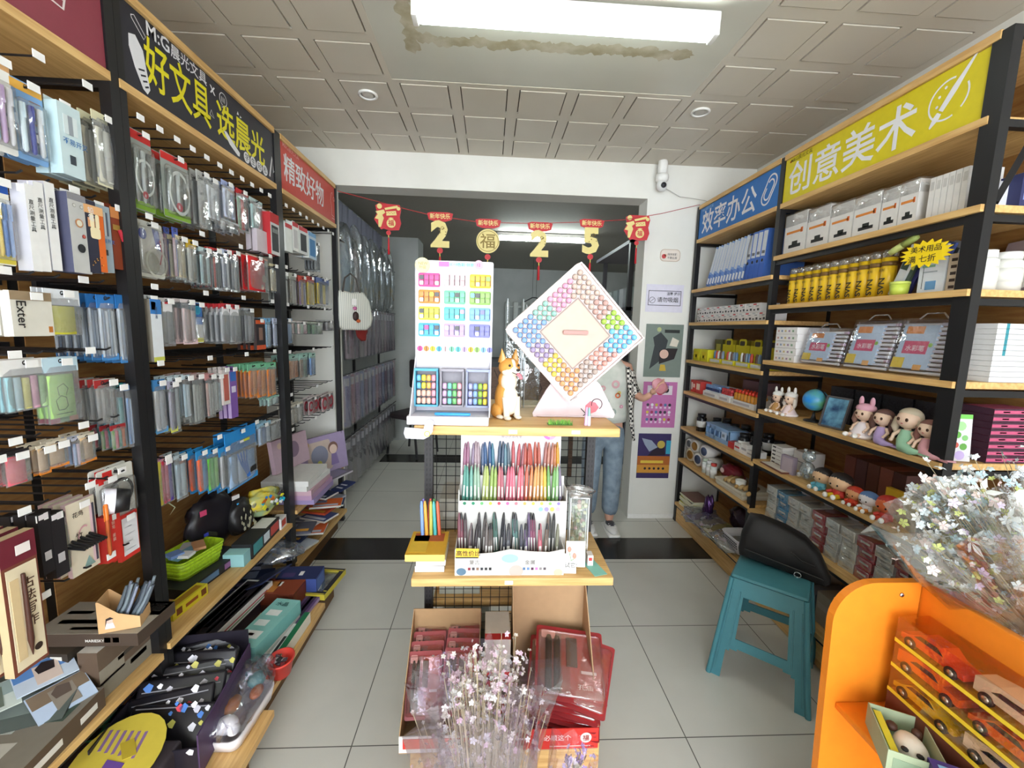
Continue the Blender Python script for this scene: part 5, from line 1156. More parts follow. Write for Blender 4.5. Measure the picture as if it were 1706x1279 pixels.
# bead caps: ring of positions in board coordinates, colours by stretch
def cap_proto(col):
    if col in _cap: return _cap[col]
    m = MB()
    m.lathe([(.0, -.0), (.0088, 0), (.0092, .004), (.0078, .010), (.0042, .014), (0, .015)], M(col, .08, 0, 0, .8), 12, T=Matrix.Rotation(R(90), 4, 'X'))
    m.lathe([(.0098, 0), (.0100, .0015), (.0, .0015)], M('C8BCB4', .2, .4), 12, T=Matrix.Rotation(R(90), 4, 'X'))
    _cap[col] = m; return m
_cap = {}; _cape = {}
step = .0204
caps_n = 0
for i in range(14):
    for j in range(14):
        a = -.1326 + i * step; b = -.1326 + j * step
        if max(abs(a), abs(b)) < iw / 2 + .012: continue
        P_ = T @ Vector((a, 0, b)); xx, zz = P_.x - DC[0], P_.z - DC[2]
        an = math.degrees(math.atan2(zz, xx)) % 360
        col = ('7CC4EC' if an < 10 else 'A8D45A' if an < 32 else 'C8A49C' if an < 60 else 'CDB8AC' if an < 98 else 'E4A8C4' if an < 130 else '9CCBBE' if an < 160 else '8CAEDC' if an < 196 else 'A898BC' if an < 222 else 'E0C860' if an < 248 else 'E0A878' if an < 278 else 'B8A8A0' if an < 306 else 'DCA49A' if an < 335 else '78C0EC')
        if col not in _cape:
            o = cap_proto(col).build('bead_pen', loc=None); o['label'] = {'7CC4EC': 'sky blue', 'A8D45A': 'lime green', 'C8A49C': 'rose brown', 'CDB8AC': 'champagne', 'E4A8C4': 'pink', '9CCBBE': 'mint', '8CAEDC': 'cornflower blue', 'A898BC': 'violet', 'E0C860': 'yellow', 'E0A878': 'apricot', 'B8A8A0': 'smoky grey', 'DCA49A': 'salmon', '78C0EC': 'bright blue'}[col] + ' bead-capped pen stuck in the diamond display'; o['category'] = 'pen'; o['group'] = o['label'].split(' bead')[0] + ' pens in the diamond display'; _cape[col] = o
        else:
            o = _cape[col].copy(); COL.objects.link(o)
        o.location = (.272 + P_.x, 1.33 + P_.y - .0045, 1.2185 + P_.z)
m = MB(); m.prism([(-.125, 0), (.14, 0), (.145, .012), (.09, .11), (.04, .155), (-.04, .155), (-.085, .09), (-.128, .012)], .0225, .03, M('D8C4C8', .4)); m.rbox(-.115, .13, .02, .085, 0, .006, M('D8C4C8', .4), .002)
m.build('foot', t)
m = MB(); m.prism([(.045, .02), (.06, .012), (.08, .02), (.09, .034), (.078, .05), (.06, .054), (.052, .046), (.045, .04)], .0215, .0225, M('E8707C')); m.ring(.082, .045, .016, .019, .021, M('4A3034'), 16, -60, 200); m.stroke([(.03, .03), (.06, .0), (.075, -.0)], .003, .021, M('3A2A2E')); m.stroke([(.055, .02), (.035, .002)], .003, .021, M('3A2A2E')); m.build('printed_drawing', t)
t = thing('plant_mat', 'small tuft of green artificial grass in front of the diamond display', 'artificial grass', (.215, 1.245, 1.2185))
g = random.Random(6); m = MB()
for k in range(150):
    x, y = g.uniform(-.034, .036), g.uniform(-.012, .012); h = g.uniform(.008, .02); dx = g.uniform(-.006, .006)
    m.add([(x - .0012, y, 0), (x + .0012, y, 0), (x + dx, y + g.uniform(-.004, .004), h)], [(0, 1, 2)], M(('6CA838', '8CC84C', '4C8A2C')[k % 3]))
m.build('blades', t); MB().box(-.036, .038, -.014, .014, -.0, .002, M('4C7A2C')).build('mat', t)
for k, (x, c, c2) in enumerate(((.293, 'C89CC0', 'E4B8D4'), (.302, '8CB8B4', 'D8D4E8'))):
    t = thing('test_pen', ('pink violet test pen standing by the diamond display', 'mint and lilac test pen standing by the diamond display')[k], 'pen', (x, 1.235 - .004 * k, 1.2185), (0, R(2 - 3 * k), 0))
    MB().tube([(0, 0, 0), (0, 0, .03)], .0052, M(c2, .3), 8).build('barrel', t); MB().tube([(0, 0, .03), (0, 0, .05), (0, 0, .056)], [.0046, .004, .002], M(c, .3), 8).build('grip', t)
# acrylic brochure holders behind
t = thing('acrylic_holder', 'tall clear acrylic sheet holder behind the displays', 'acrylic holder', (.125, 1.66, 1.195))
AC = clear('EEF4F4', .14, .03, .08)
for x in (-.06, .0, .012, .07): MB().box(x, x + .0022, -.03, .03, 0, (.42, .42, .40, .3)[(-.06, .0, .012, .07).index(x)], M('DDE4E4', .1) if x in (0, .012) else AC).build('acrylic_sheet', t)
MB().box(-.06, .07, .028, .031, 0, .3, AC).build('acrylic_sheet', t)

# pen assortment box on the middle shelf
t = thing('pen_assortment_box', 'large white cardboard pen display with watercolour splashes and two tiers', 'pen display', (.075, 1.30, .7485))
WB = M('DAD7D4', .55)
X0, X1 = -.165, .165
m = MB(); m.prism([(X0, .0), (X1 + .0, 0), (X1, .085), (.12, .075), (.06, .078), (.0, .085), (-.05, .074), (-.1, .07), (X0, .078)], -.085, -.082, WB); m.build('front_panel', t)
m = MB(); m.box(X0 - .003, X0, -.085, .10, 0, .085, WB); m.box(X1, X1 + .003, -.085, .10, 0, .085, WB); m.box(X0, X1, -.082, .10, 0, .002, WB); m.build('lower_tray', t)
m = MB(); m.box(X0 + .002, X1 + .02, -.004, -.001, .002, .205, WB); m.build('middle_panel', t)
m = MB(); m.box(X0 + .0, X0 + .003, -.001, .1, .1, .24, WB); m.box(X1 + .017, X1 + .02, -.001, .1, .1, .24, WB); m.box(X0 + .003, X1 + .017, .0, .097, .13, .132, WB); m.build('upper_tray', t)
m = MB(); m.box(X0 + .003, X1 + .017, .052, .055, .2, .27, WB); m.build('rear_step', t)
m = MB(); m.box(X0, X1 + .01, .097, .1, .1, .435, M('E9E2E6', .5)); m.build('backboard', t)
m = MB(); pc = ['2F7A5A', '2F8A68', '6AB070', 'B4CC4A', 'D84A5A', 'E06AA0', 'F07884', 'F0A860', 'EAD458', 'E4DC5C', '8CC060', '8A78C4']
for k in range(12): m.disc(X0 + .02 + .0275 * k, .197, .0055, -.0045, M(pc[k]), 14)
for k, c in enumerate(('8CC4E4', '9A8CD0', 'E8CC60', 'F0A8BC')): m.disc(.10 + .0185 * k, .178, .0075, -.0045, M(c), 14)
m.build('colour_dots', t)
m = MB()
WM = [('9CC0E0', .0, .05, .026, .014), ('E8B8C8', .12, .055, .016, .014), ('C8B0A8', .02, .006, .022, .02), ('5A7890', -.148, .008, .015, .012), ('D0B8A0', .15, .004, .014, .012)]
for c, x, z, rx, rz in WM: m.disc(x, z + rz * .4, rx, -.0856, M(c, .6), 20, rz)
m.text('复古', M('8A8684'), .017, -.125, .037, -.0865, .004); m.text('金属', M('8A8684'), .017, .045, .037, -.0865, .004)
for k, c in enumerate(('8A2A38', '4A4248', '8A6A58', '2A2C34', '2A2A2C', '1E1E22')): m.box(-.128 + .0128 * k, -.12 + .0128 * k, -.0865, -.0855, .018, .026, M(c))
for k, c in enumerate(('5A7AA0', '6A8AB8', '4A2040', 'E878B8', '8A8484', '5A5258')): m.box(.04 + .0128 * k, .048 + .0128 * k, -.0865, -.0855, .018, .026, M(c))
m.build('print', t)
m = MB(); m.prism([(X0 - .002, .058), (X0 + .07, .058), (X0 + .07, .088), (X0, .09)], -.0875, -.0865, M('E8B83C')); m.text('高性价比', INK, .0185, X0 + .001, .067, -.088, .01); m.box(X0, X0 + .068, -.0882, -.0875, .058, .0615, INK); m.build('value_sticker', t)
m = MB(); m.text('本味', M('6A6468'), .022, X0 + .015, .398, .096, .004); m.text('按动式中性笔', M('9A949A'), .012, -.03, .385, .096, .003)
for k, (ch, c) in enumerate(zip('颜色独享 本味', ('8CC4B4', '7AB8C8', 'E8749C', 'E85A78', 'FFFFFF', 'D8D8DC', 'C8C8D0'))): m.text(ch, M(c), .022, -.04 + .022 * k, .408, .096, .01)
m.ring(.135, .405, .014, .024, .0965, M('C878D0'), 18); m.ring(.135, .405, .014, .024, .096, M('E8A8C8'), 18, -90, 60)
m.build('lettering', t)
def gelpen(lab, grp, loc, col, tip, h=.135, tilt=0, label_w=True):
    k = (col, tip, h)
    if k in _gp:
        r = dup(_gp[k], loc, (R(-6), R(tilt), 0), lab, grp); return r
    r = thing('gel_pen', lab, 'pen', loc, (R(-6), R(tilt), 0), grp)
    m = MB(); m.tube([(0, 0, 0), (0, 0, h * .76), (0, 0, h * .86)], [.0058, .0058, .0050], M(col, .25), 8); m.build('barrel', r)
    m = MB(); m.tube([(0, 0, h * .86), (0, 0, h * .97), (0, 0, h)], [.0048, .0030, .0016], M(tip, .3), 8); m.box(-.001, .001, -.0075, -.0055, h * .62, h * .95, M(tip, .3)); m.build('clip_and_tip', r)
    if label_w: MB().box(-.0022, .0022, -.006, -.0052, h * .2, h * .48, M('D0CCC8')).build('label', r)
    _gp[k] = r; return r
_gp = {}
g = random.Random(21)
bx_, by_, bz_ = .075, 1.30, .7485
r1c = ['9A6A84', '8A7A90', 'A8949C', '5A6A88', '3C5A84', '4A7A90', '4A5A70', '6A8A98', '5C6C78', 'B85A60', '9A6068', 'B0584C', 'B44A38', 'B86050', 'A8706A', 'B88070', 'B87850', 'C8942C']
r2c = ['5A9488', '74A89C', '94B09C', 'A4AE70', 'ACB868', '98B064', 'B8747A', 'AC6470', 'C86C80', 'D07888', 'D47480', 'CC6E5C', 'D08458', 'D09C64', 'CCA468', 'D0B44C', '74A460', '90B880', '7A7084']
for i in range(26):
    c = r1c[min(17, i * 18 // 26)]
    gelpen('%s gel pen in the rear row of the big pen display' % ('dusky violet' if i < 7 else 'blue grey' if i < 13 else 'red brown' if i < 24 else 'amber'), 'gel pens, rear row', (bx_ + X0 + .012 + .0128 * i, by_ + .075, bz_ + .232 + g.uniform(-.004, .006)), c, c, .14, g.uniform(-4, 4))
for i in range(26):
    c = r2c[min(18, i * 19 // 26)]
    gelpen('%s gel pen in the bright middle row of the big pen display' % ('teal' if i < 5 else 'yellow green' if i < 8 else 'rose' if i < 15 else 'orange' if i < 20 else 'golden yellow' if i < 22 else 'leaf green'), 'gel pens, middle row', (bx_ + X0 + .014 + .0128 * i, by_ + .03, bz_ + .180 + g.uniform(-.003, .004)), c, c, .125, g.uniform(-3, 3))
r3c = ['7A4A54', '6A5A5C', '3A3438', '4A4446', '6C6462', '5A504C', '4A6A60', '3A3A40', '5A5A60', '4A4A50', '5C7C78', '4A4A54', '6A5A78', '8A5468', 'B0606C', '7A6A60', '5A5A58', '7A7A68']
for i in range(34):
    c = r3c[min(17, i * 18 // 34)]
    low = (i // 3) % 2
    gelpen('%s retro gel pen in the lower tray of the big pen display' % ('maroon' if i < 3 else 'charcoal' if i < 22 else 'plum' if i < 29 else 'olive grey'), 'gel pens, lower tray', (bx_ + X0 + .008 + .0092 * i, by_ + (-.06 if low else -.03), bz_ + .016 + (0 if low else .006) + g.uniform(-.002, .002), ), c, '2A2628' if i % 3 else c, .135 if low else .15, g.uniform(-4, 4))
# neighbours on the middle shelf
bx('candy_box', 'yellow printed box with clear pens standing in it, left end of the middle shelf', 'pen box', -.185, 1.30, .789, .12, .15, .022, 0, 'E4B030', 'F0D88A', top=((.05, .5, .1, .8, 'E8C040'), (.1, .9, .55, .9, 'B85A30')), front=((0, 1, 0, 1, 'EBC86A'),))
for k in range(2): bx('notepad', ('white paper pad, lower of the two under the yellow box', 'white paper pad, upper of the two under the yellow box')[k], 'notepad', -.172, 1.31, .7485 + k * .0202, .09, .15, .019, k * 3, 'E4E0E0')
g = random.Random(4)
for k in range(8):
    t = thing('marker', 'tall rainbow marker in the clear bundle left of the pen display', 'marker', (-.215 + .014 * (k % 5) + .004, 1.35 + .02 * (k // 5), .812), (R(-4), R(g.uniform(-5, 5)), 0), 'markers left of the pen display')
    MB().tube([(0, 0, 0), (0, 0, .1), (0, 0, .115)], [.006, .006, .003], M(('7C9CD8', 'E0A040', 'B8B050', '4AA8A8', 'C86040', '8C7CC8', 'D85A50', '5AA05A')[k], .3), 8).build('marker_body', t)
t = thing('flower_box', 'tall clear box of dried flowers wrapped in film, right of the pen display', 'flower box', (.308, 1.335, .7485), (0, 0, R(-4)))
m = MB()
for x, y in ((-.03, -.02), (.03, -.02), (-.03, .02), (.03, .02)): m.box(x - .0015, x + .0015, y - .0015, y + .0015, 0, .21, M('E4E4E4'))
m.box(-.0315, .0315, -.0215, .0215, 0, .003, M('E4E4E4')); m.box(-.0315, .0315, -.0215, .0215, .207, .21, M('E4E4E4')); m.build('box_frame', t)
MB().box(-.03, .03, -.02, .02, .003, .207, clear('F0F6F2', .14, .06, .05)).build('clear_wall', t)
crinkle(MB(), (0, 0, .225), (.045, .03, .022), clear('FFFFFF', .2, .08, .06), 14, amp=.2).build('film', t)
g = random.Random(15)
for k in range(26):
    x, y, z = g.uniform(-.02, .02), g.uniform(-.012, .012), .03 + .17 * g.random()
    MB().ell((x, y, z), .006 + .004 * g.random(), M(('D8D0B0', 'C8C49A', 'E0B8A8', 'C89A9A', 'B8C0A0')[k % 5], .8), 6, 4).build('flower', t)
for k in range(6): MB().tube([(0, 0, .01), (g.uniform(-.02, .02), g.uniform(-.01, .01), .17)], .001, M('8C9A70'), 4).build('stem', t)
t = thing('greeting_card', 'white card with drawn tulips and black characters leaning on the pen display', 'card', (.275, 1.225, .7485), (R(-8), 0, R(-3)))
m = MB(); m.box(-.024, .036, -.001, .001, .02, .1, M('EFEDE8')); m.box(-.03, .008, -.003, -.0015, 0, .062, M('ECEAE6')); m.build('card_body', t)
m = MB(); m.text('每日打卡', M('B8B4B0'), .013, -.006, .083, -.0015, .002); m.text('试它!', INK, .017, -.028, .02, -.0035, .008)
for x, z in ((-.014, .075), (.002, .055)): m.ell((x, -.0035, z), (.006, .001, .009), M('E8907C'), 8, 6); m.stroke([(x, z - .008), (-.008, .04)], .002, -.0035, M('6A9A5A'))
m.build('print', t)
bx('eraser', 'small white toy box behind the greeting card', 'small box', .338, 1.28, .749, .018, .03, .035, 0, 'E8E0DC', front=((.2, .8, .5, .8, 'C83A3A'),))
t = thing('mint_card', 'mint green card lying at the right end of the middle shelf', 'card', (.345, 1.265, .7485), (0, 0, R(16)))
MB().box(-.022, .022, -.055, .055, 0, .0012, M('8FD0C0')).build('card_body', t)
# under the middle shelf: cartons of red blister pen sets on the base
def tray(lab, cx, cy, z0, sx_, sy_, hf, hb, col, fcol, rz=0, th=.003):
    t = thing('open_carton', lab, 'carton', (cx, cy, z0), (0, 0, R(rz)))
    c = M(col, .8); f = M(fcol, .6)
    m = MB(); m.box(-sx_ / 2, sx_ / 2, -sy_ / 2, sy_ / 2, 0, .003, c); m.build('bottom', t)
    MB().box(-sx_ / 2, sx_ / 2, -sy_ / 2, -sy_ / 2 + th, .003, hf, f).build('front_wall', t)
    MB().box(-sx_ / 2, sx_ / 2, sy_ / 2 - th, sy_ / 2, .003, hb, c).build('rear_wall', t)
    for s in (-1, 1):
        x = s * (sx_ / 2 - th / 2)
        MB().prism([(-sy_ / 2 + th, .003), (sy_ / 2 - th, .003), (sy_ / 2 - th, hb), (-sy_ / 2 + th, hf)], x - th / 2, x + th / 2, c, 'x').build('side_wall', t)
    return t
tl = tray('open cardboard carton of red pen sets, left on the base', -.135, 1.31, .1785, .245, .27, .06, .30, 'B8946C', 'ECE6E0')
m = MB(); m.box(-.11, .1, -.1368, -.1352, .018, .052, M('E03A30')); m.text('孔庙祈福', M('F4E8E4'), .018, .0, .027, -.138, .006); m.build('printed_band', tl)
tr = tray('open cardboard carton with tall back flap and red front, right on the base', .235, 1.31, .1785, .27, .27, .075, .42, 'BC9872', 'D8342C')
m = MB(); m.text('必顺这个', M('F4E4E0'), .022, -.04, .035, -.1358, .006); m.disc(.095, .042, .018, -.1358, M('F0E4DC'), 18); m.text('福', M('A8302A'), .022, .084, .034, -.137, .006); m.box(-.02, .11, -.1362, -.1352, .012, .015, M('F0C8C0')); m.build('printed_band', tr)
def penset(lab, loc, rot, grp=None, w=.115, h=.19):
    if 'p' in _ps: return dup(_ps['p'], loc, rot, lab, grp)
    r = thing('pen_set', lab, 'pen set', loc, rot, grp)
    m = MB(); m.prism(rr(w, h, .006, cz=h / 2), -.0015, 0, M('9C3034', .35)); m.box(-w * .46, -w * .12, -.0022, -.0016, h * .1, h * .9, M('7A3A38')); m.box(w * .0, w * .46, -.0022, -.0016, h * .05, h * .93, M('B8282A', .35)); m.prism(rr(.024, .024, .005, 3, cx=-w * .32, cz=h * .88), -.003, -.0022, M('E0A8A0')); m.text('孔庙', M('F0D8D0'), .013, w * .1, h * .18, -.0035, .004, vert=False); m.box(w * .16, w * .38, -.003, -.0022, h * .38, h * .42, M('F0ECEA')); m.build('backing_card', r)
    for k, x in enumerate((-.036, -.022)): MB().tube([(x, -.007, h * .12), (x, -.007, h * .8), (x, -.007, h * .86)], [.0052, .0056, .003], M('221C1E', .3), 8).build('pen', r)
    MB().box(-.006, .012, -.009, -.002, h * .45, h * .85, M('5A4A42', .4)).build('refill_box', r)
    MB().rbox(-w * .47, w * .47, -.014, -.0025, h * .05, h * .93, clear('FFF4F4', .12, .08, .02), .005, 1).build('blister', r)
    _ps['p'] = r; return r
_ps = {}
g = random.Random(11)
for k in range(5):
    penset('red and black pen set leaning in the left carton, %s' % ('frontmost' if k == 0 else 'row behind the front'), (-.195 + .003 * k, 1.235 + .035 * k, .235 + .01 * k), (R(-38), 0, R(3)), 'pen sets in the left carton, left pile' if k else None)
for k in range(5):
    penset('red and black pen set in the left carton, %s' % ('second from the left in front' if k == 0 else 'right row behind the front'), (-.08 + .002 * k, 1.235 + .035 * k, .245 + .01 * k), (R(-38), 0, R(-2)), 'pen sets in the left carton, right pile' if k else None)
for k in range(9):
    penset('wine red pen set in the slanting pile of the right carton, %s' % ('topmost' if k == 8 else 'underneath the top one'), (.245 + g.uniform(-.012, .012) + .003 * k, 1.215, .20 + .0155 * k), (R(-81 + 2.2 * k), R(6), R(-13 + g.uniform(-9, 9))), None if k == 8 else 'pen sets piled in the right carton')
    _ps['p'].scale = (1, 1, 1)
for o in [o for o in COL.objects if o.name.startswith('pen_set') and 'right carton' in o.get('label', '')]: o.scale = (2.05, 1, 1.2); o.location.x -= .0; o.location.y -= .02
bx('paper_pack', 'upright cream paper pack with red band between the two cartons', 'paper pack', .046, 1.34, .1785, .085, .14, .31, 0, 'DAD0C4', 'D4CABE', front=((0, 1, 0, .58, 'B8343A'), (0, 1, .52, .62, 'D8302C'), (.1, .9, .35, .45, 'E4C8C4')), top=((0, 1, 0, .2, 'C83434'),))
# boxes seen through the mesh on the far side
for k, (x, z, w, h, c) in enumerate(((-.12, 1.195 - .47 + .001, .12, .12, 'C8C4B8'), (.1, .7215, .14, .14, 'A8A8A0'), (.28, .7215, .1, .16, '8A8C88'), (-.1, .4515, .16, .11, 'B4B8AC'), (.22, .4515, .12, .12, 'C0AFA0'), (-.08, .1785, .2, .12, 'A4A89C'), (.2, .1785, .16, .14, '8C7C70'))):
    bx('carton', ('pale carton on the far side of the mesh, left of the middle tier', 'grey carton on the far side of the mesh, middle tier', 'slate carton on the far side of the mesh, right of the middle tier', 'grey green carton behind the mesh under the middle shelf', 'beige carton behind the mesh, lower right', 'sage carton low behind the mesh, left', 'brown carton low behind the mesh, right')[k], 'box', x, 1.66, z, w, .18, h, 0, c, front=((.1, .6, .4, .6, 'E4E4DC'),))

# dried flower bouquet in front, wrapped in clear film
def bouquet(name, lab, base, tips, n, cols, seed, film=None, leaf=None, fr=(.005, .01), spread=.03, petals=5):
    t = thing(name, lab, 'bouquet', base)
    g = random.Random(seed); mbs = {}
    stems = MB(); fl = MB(); bx0 = Vector((0, 0, 0))
    for k in range(n):
        tip = Vector(g.choice(tips)) + Vector((g.gauss(0, spread), g.gauss(0, spread), g.gauss(0, spread)))
        if k % 3 == 0: stems.tube([bx0 + Vector((g.uniform(-.01, .01), g.uniform(-.01, .01), 0)), tip * .55 + Vector((g.uniform(-.01, .01), 0, 0)), tip], .0008, M('A89A7C'), 3, caps=False)
        mt = M(g.choice(cols), .8); r_ = g.uniform(*fr)
        ax = Vector((g.gauss(0, 1), g.gauss(0, 1) - .6, g.gauss(0, 1) + .6)).normalized(); u = ax.orthogonal().normalized(); v = ax.cross(u)
        for p in range(petals):
            a = 2 * math.pi * p / petals; d = math.cos(a) * u + math.sin(a) * v; e = -math.sin(a) * u + math.cos(a) * v
            fl.add([tip, tip + d * r_ * .6 + e * r_ * .35 + ax * r_ * .2, tip + d * r_ + ax * r_ * .35, tip + d * r_ * .6 - e * r_ * .35 + ax * r_ * .2], [(0, 1, 2, 3)], mt)
    o1 = stems.build('stems', t); o1['kind'] = 'stuff'; o2 = fl.build('blossoms', t); o2['kind'] = 'stuff'
    if film:
        for f in film: f.build('film', t)
    return t
def cone_film(p0, p1, r0, r1, seed, mat, n=30, k=10, ruff=.25):
    g = random.Random(seed); mb = MB(); p0, p1 = Vector(p0), Vector(p1); d = (p1 - p0).normalized(); a = d.orthogonal().normalized(); b = d.cross(a)
    ph = [g.uniform(0, 6.28) for _ in range(4)]; vs = []
    for i in range(k + 1):
        s = i / k; c = p0.lerp(p1, s); r_ = r0 + (r1 - r0) * s ** .8
        for j in range(n):
            t = 2 * math.pi * j / n
            q = 1 + ruff * s * (.5 * math.sin(5 * t + ph[0] + 3 * s) + .35 * math.sin(9 * t + ph[1] - 4 * s) + .3 * math.sin(13 * t + ph[2] + 6 * s))
            vs.append(c + (a * math.cos(t) + b * math.sin(t)) * r_ * q + d * (.12 * r1 * s * math.sin(7 * t + ph[3])))
    fs = [(i * n + j, i * n + (j + 1) % n, (i + 1) * n + (j + 1) % n, (i + 1) * n + j) for i in range(k) for j in range(n)]
    mb.add(vs, fs, mat, True); return mb
BF = clear('FCF8FF', .07, .05, .01)
bouquet('dried_bouquet', 'large dried bouquet of white and pale pink babys breath in clear film, bottom centre', (.02, .86, -.0), [(-.08, .06, .45), (-.02, .08, .56), (.05, .07, .54), (-.13, .04, .36), (.0, .03, .42), (.07, .04, .36), (-.05, .0, .32), (.04, .08, .64), (-.03, .08, .66), (-.06, .07, .6)], 1700, ['D8D0C8', 'E6E0DA', 'C8B8B8', 'D8B8C8', 'B8AFA4', 'E0C4D0', 'C4C0C0'], 5, [cone_film((0, 0, 0), (-.02, .08, .62), .02, .17, 3, BF, ruff=.4), cone_film((0, .01, .0), (-.03, .06, .66), .015, .12, 8, BF, ruff=.5)], fr=(.004, .010), spread=.034)
bouquet('dried_bouquet', 'small bouquet of pink violet blossoms left in the bottom centre cluster', (-.02, .82, .05), [(-.12, .03, .30), (-.06, .02, .24), (-.09, .03, .26), (-.15, .03, .34)], 240, ['C89CC4', 'B884B8', 'D8B4D4', 'C8A8A0'], 9, [cone_film((0, 0, 0), (-.10, .04, .34), .015, .07, 4, BF)], fr=(.006, .011), spread=.022)
bouquet('dried_bouquet', 'narrow bouquet of peach and beige sprigs right of the big dried bouquet', (.09, .82, .05), [(.03, .03, .28), (.04, .04, .34)], 130, ['D0B4A4', 'C8A890', 'E0CCC0', 'B89880'], 12, [cone_film((0, 0, 0), (.045, .05, .36), .012, .035, 6, BF)], fr=(.005, .009), spread=.02)
bouquet('dried_bouquet', 'small bouquet of violet blossoms with white star flowers, right in the bottom centre cluster', (.12, .83, .06), [(.075, .03, .24), (.08, .05, .26), (.10, .06, .38), (.12, .06, .40)], 130, ['A890C8', 'C0B0D8', 'E0DCD0', 'D8CCD8'], 17, [cone_film((0, 0, 0), (.11, .08, .42), .012, .055, 11, BF)], fr=(.006, .011), spread=.018)
# ================================================================ GOODS ON THE RIGHT RACKS
XG = 1.55
def onshelf(q): return q[0], q[1]
def rb(name, lab, cat, q, z0, dx=.0, depth=.12, h=None, rz=0, grp=None, **kw):
    """carton on the right rack; q = (y0, y1, z0, z1) of its front face"""
    y0, y1, a, b = q
    return bx(name, lab, cat, XG + dx + depth / 2, (y0 + y1) / 2, z0, y1 - y0, depth, h or (b - z0), -90 + rz, grp=grp, **kw)
# --- rack with the blue sign
SA = [1.827, 1.585, 1.304, 1.063, .783, .527, .165]
g = random.Random(41)
def binder(lab, y, tilt, kind, grp=None):
    k = 'b' + str(kind)
    if k in _bd:
        return dup(_bd[k], (XG + .13, y, SA[0] + .003 + .021 * math.sin(R(tilt))), (0, 0, 0) if 0 else (R(tilt), 0, 0), lab, grp)
    r = thing('binder', lab, 'binder', (XG + .13, y, SA[0] + .003 + .021 * math.sin(R(tilt))), (R(tilt), 0, 0), grp)
    c = M(('7FA0DA', 'C9D3E6', '4A74C8')[kind]); w = .042 if kind == 2 else .03; hh = .27
    m = MB(); m.box(-.13, .11, 0, w, 0, hh, c)
    m.box(-.1306, -.13, .003, w - .003, hh * (.36 if kind < 2 else .45), hh * .96, M('D8DCE4')); m.box(-.1306, -.13, 0, w, 0, hh * .3, M(('4F78C8', '6A90D8', '3A66C0')[kind])); m.build('cover', r)
    m = MB()
    if kind == 2:
        m.disc(0, 0, .009, 0, INK, 14, T=Matrix.Translation((-.1312, w / 2, hh * .36)) @ Matrix.Rotation(R(90), 4, 'Z')); m.box(-.1312, -.1306, .008, w - .008, hh * .5, hh * .56, M('6A6C74')); m.build('finger_ring', r)
    else: m.box(-.1312, -.1306, .006, w - .006, .012, hh * .2, M('EEF0F4')); m.build('spine_label', r)
    _bd[k] = r; return r
_bd = {}
y = 3.02
for i in range(13):
    kind = i % 2
    binder('pale blue document box leaning in the row of files under the blue sign', y, 23 - i * .7, kind, 'leaning document boxes under the blue sign'); y -= .0355
y -= .01
for i in range(4):
    binder('blue lever arch file with grey spine label and black finger ring', y, 5, 2, 'lever arch files at the near end of the file row'); y -= .046
# row 2: white stapler boxes, two high
def art6(w): return ((.1, .35, .15, .3, '2A2A2E'), (.4, .8, .6, .7, '8A8C90'), (.62, .9, .15, .4, '3A3A40'), (.05, .5, .78, .92, 'C83A40' if w % 2 else 'B8BCC0'))
for i in range(12):
    px0 = 3.13 - .068 * i
    for k in range(2):
        bx('carton', 'white stapler box with small tool pictures in the two-high row under the files', 'box', XG + .07, px0, SA[1] + .0005 + k * .0535, .064, .12, .052, -90 + g.uniform(-3, 3), 'E6E2E0', 'DEDAD8', front=art6(i + k), grp='white boxes under the file row') if i < 11 or k == 0 else None
# row 3: yellow counter boxes
for i, (y_, w, two) in enumerate(((3.11, .1, 0), (3.0, .1, 0))):
    bx('carton', ('bright yellow box at the far end of the yellow row', 'bright yellow box, second from the far end')[i], 'box', XG + .05, y_, SA[2] + .0005, w, .09, .085, -90, 'E4DC30', 'D4CC28', front=((.2, .8, .2, .8, 'D8C428'), (.3, .55, .25, .5, 'F0EC90')))
for i, y_ in enumerate((2.86, 2.70, 2.54, 2.39)):
    nm = ('far end', 'second', 'third', 'near end')[i]
    t = thing('counter_box', 'yellow counter box of small bottles with raised back card, %s of the four' % nm, 'counter box', (XG + .06, y_, SA[2] + .0005), (0, 0, R(-90)))
    m = MB(); m.box(-.07, .07, -.05, .05, 0, .03, M('E0D42E')); m.box(-.07, .07, .04, .05, .03, .13, M('DACB28')); m.prism(rr(.07, .05, .015, 4, 0, .145), .042, .048, M('E2D634')); m.prism(rr(.05, .03, .008, 3, 0, .142), .0395, .042, M('4A4234')); m.box(-.06, .06, -.0508, -.05, .005, .025, M('C8CCD0')); m.build('box_body', t)
    for k in range(5): MB().tube([(-.05 + .025 * k, -.02, .03), (-.05 + .025 * k, -.02, .07), (-.05 + .025 * k, -.02, .085)], [.01, .01, .005], M(('5A7CA0', 'C8503C', 'D8D8D8', '6A4A3C', '7C8CA0')[(k + i) % 5], .3), 8).build('bottle', t)
for i, y_ in enumerate((3.06, 2.93, 2.78, 2.62)):
    rb('carton', 'dark olive box standing behind the yellow boxes, %s' % ('farthest', 'second', 'third', 'nearest')[i], 'box', (y_ - .05, y_ + .05, 0, 1), SA[2] + .0005, .14, .08, .16, col=('6A6A3C', 'B8A82E', '9A8A34', 'A89830')[i], front=((.2, .8, .5, .8, 'D8D060'),))
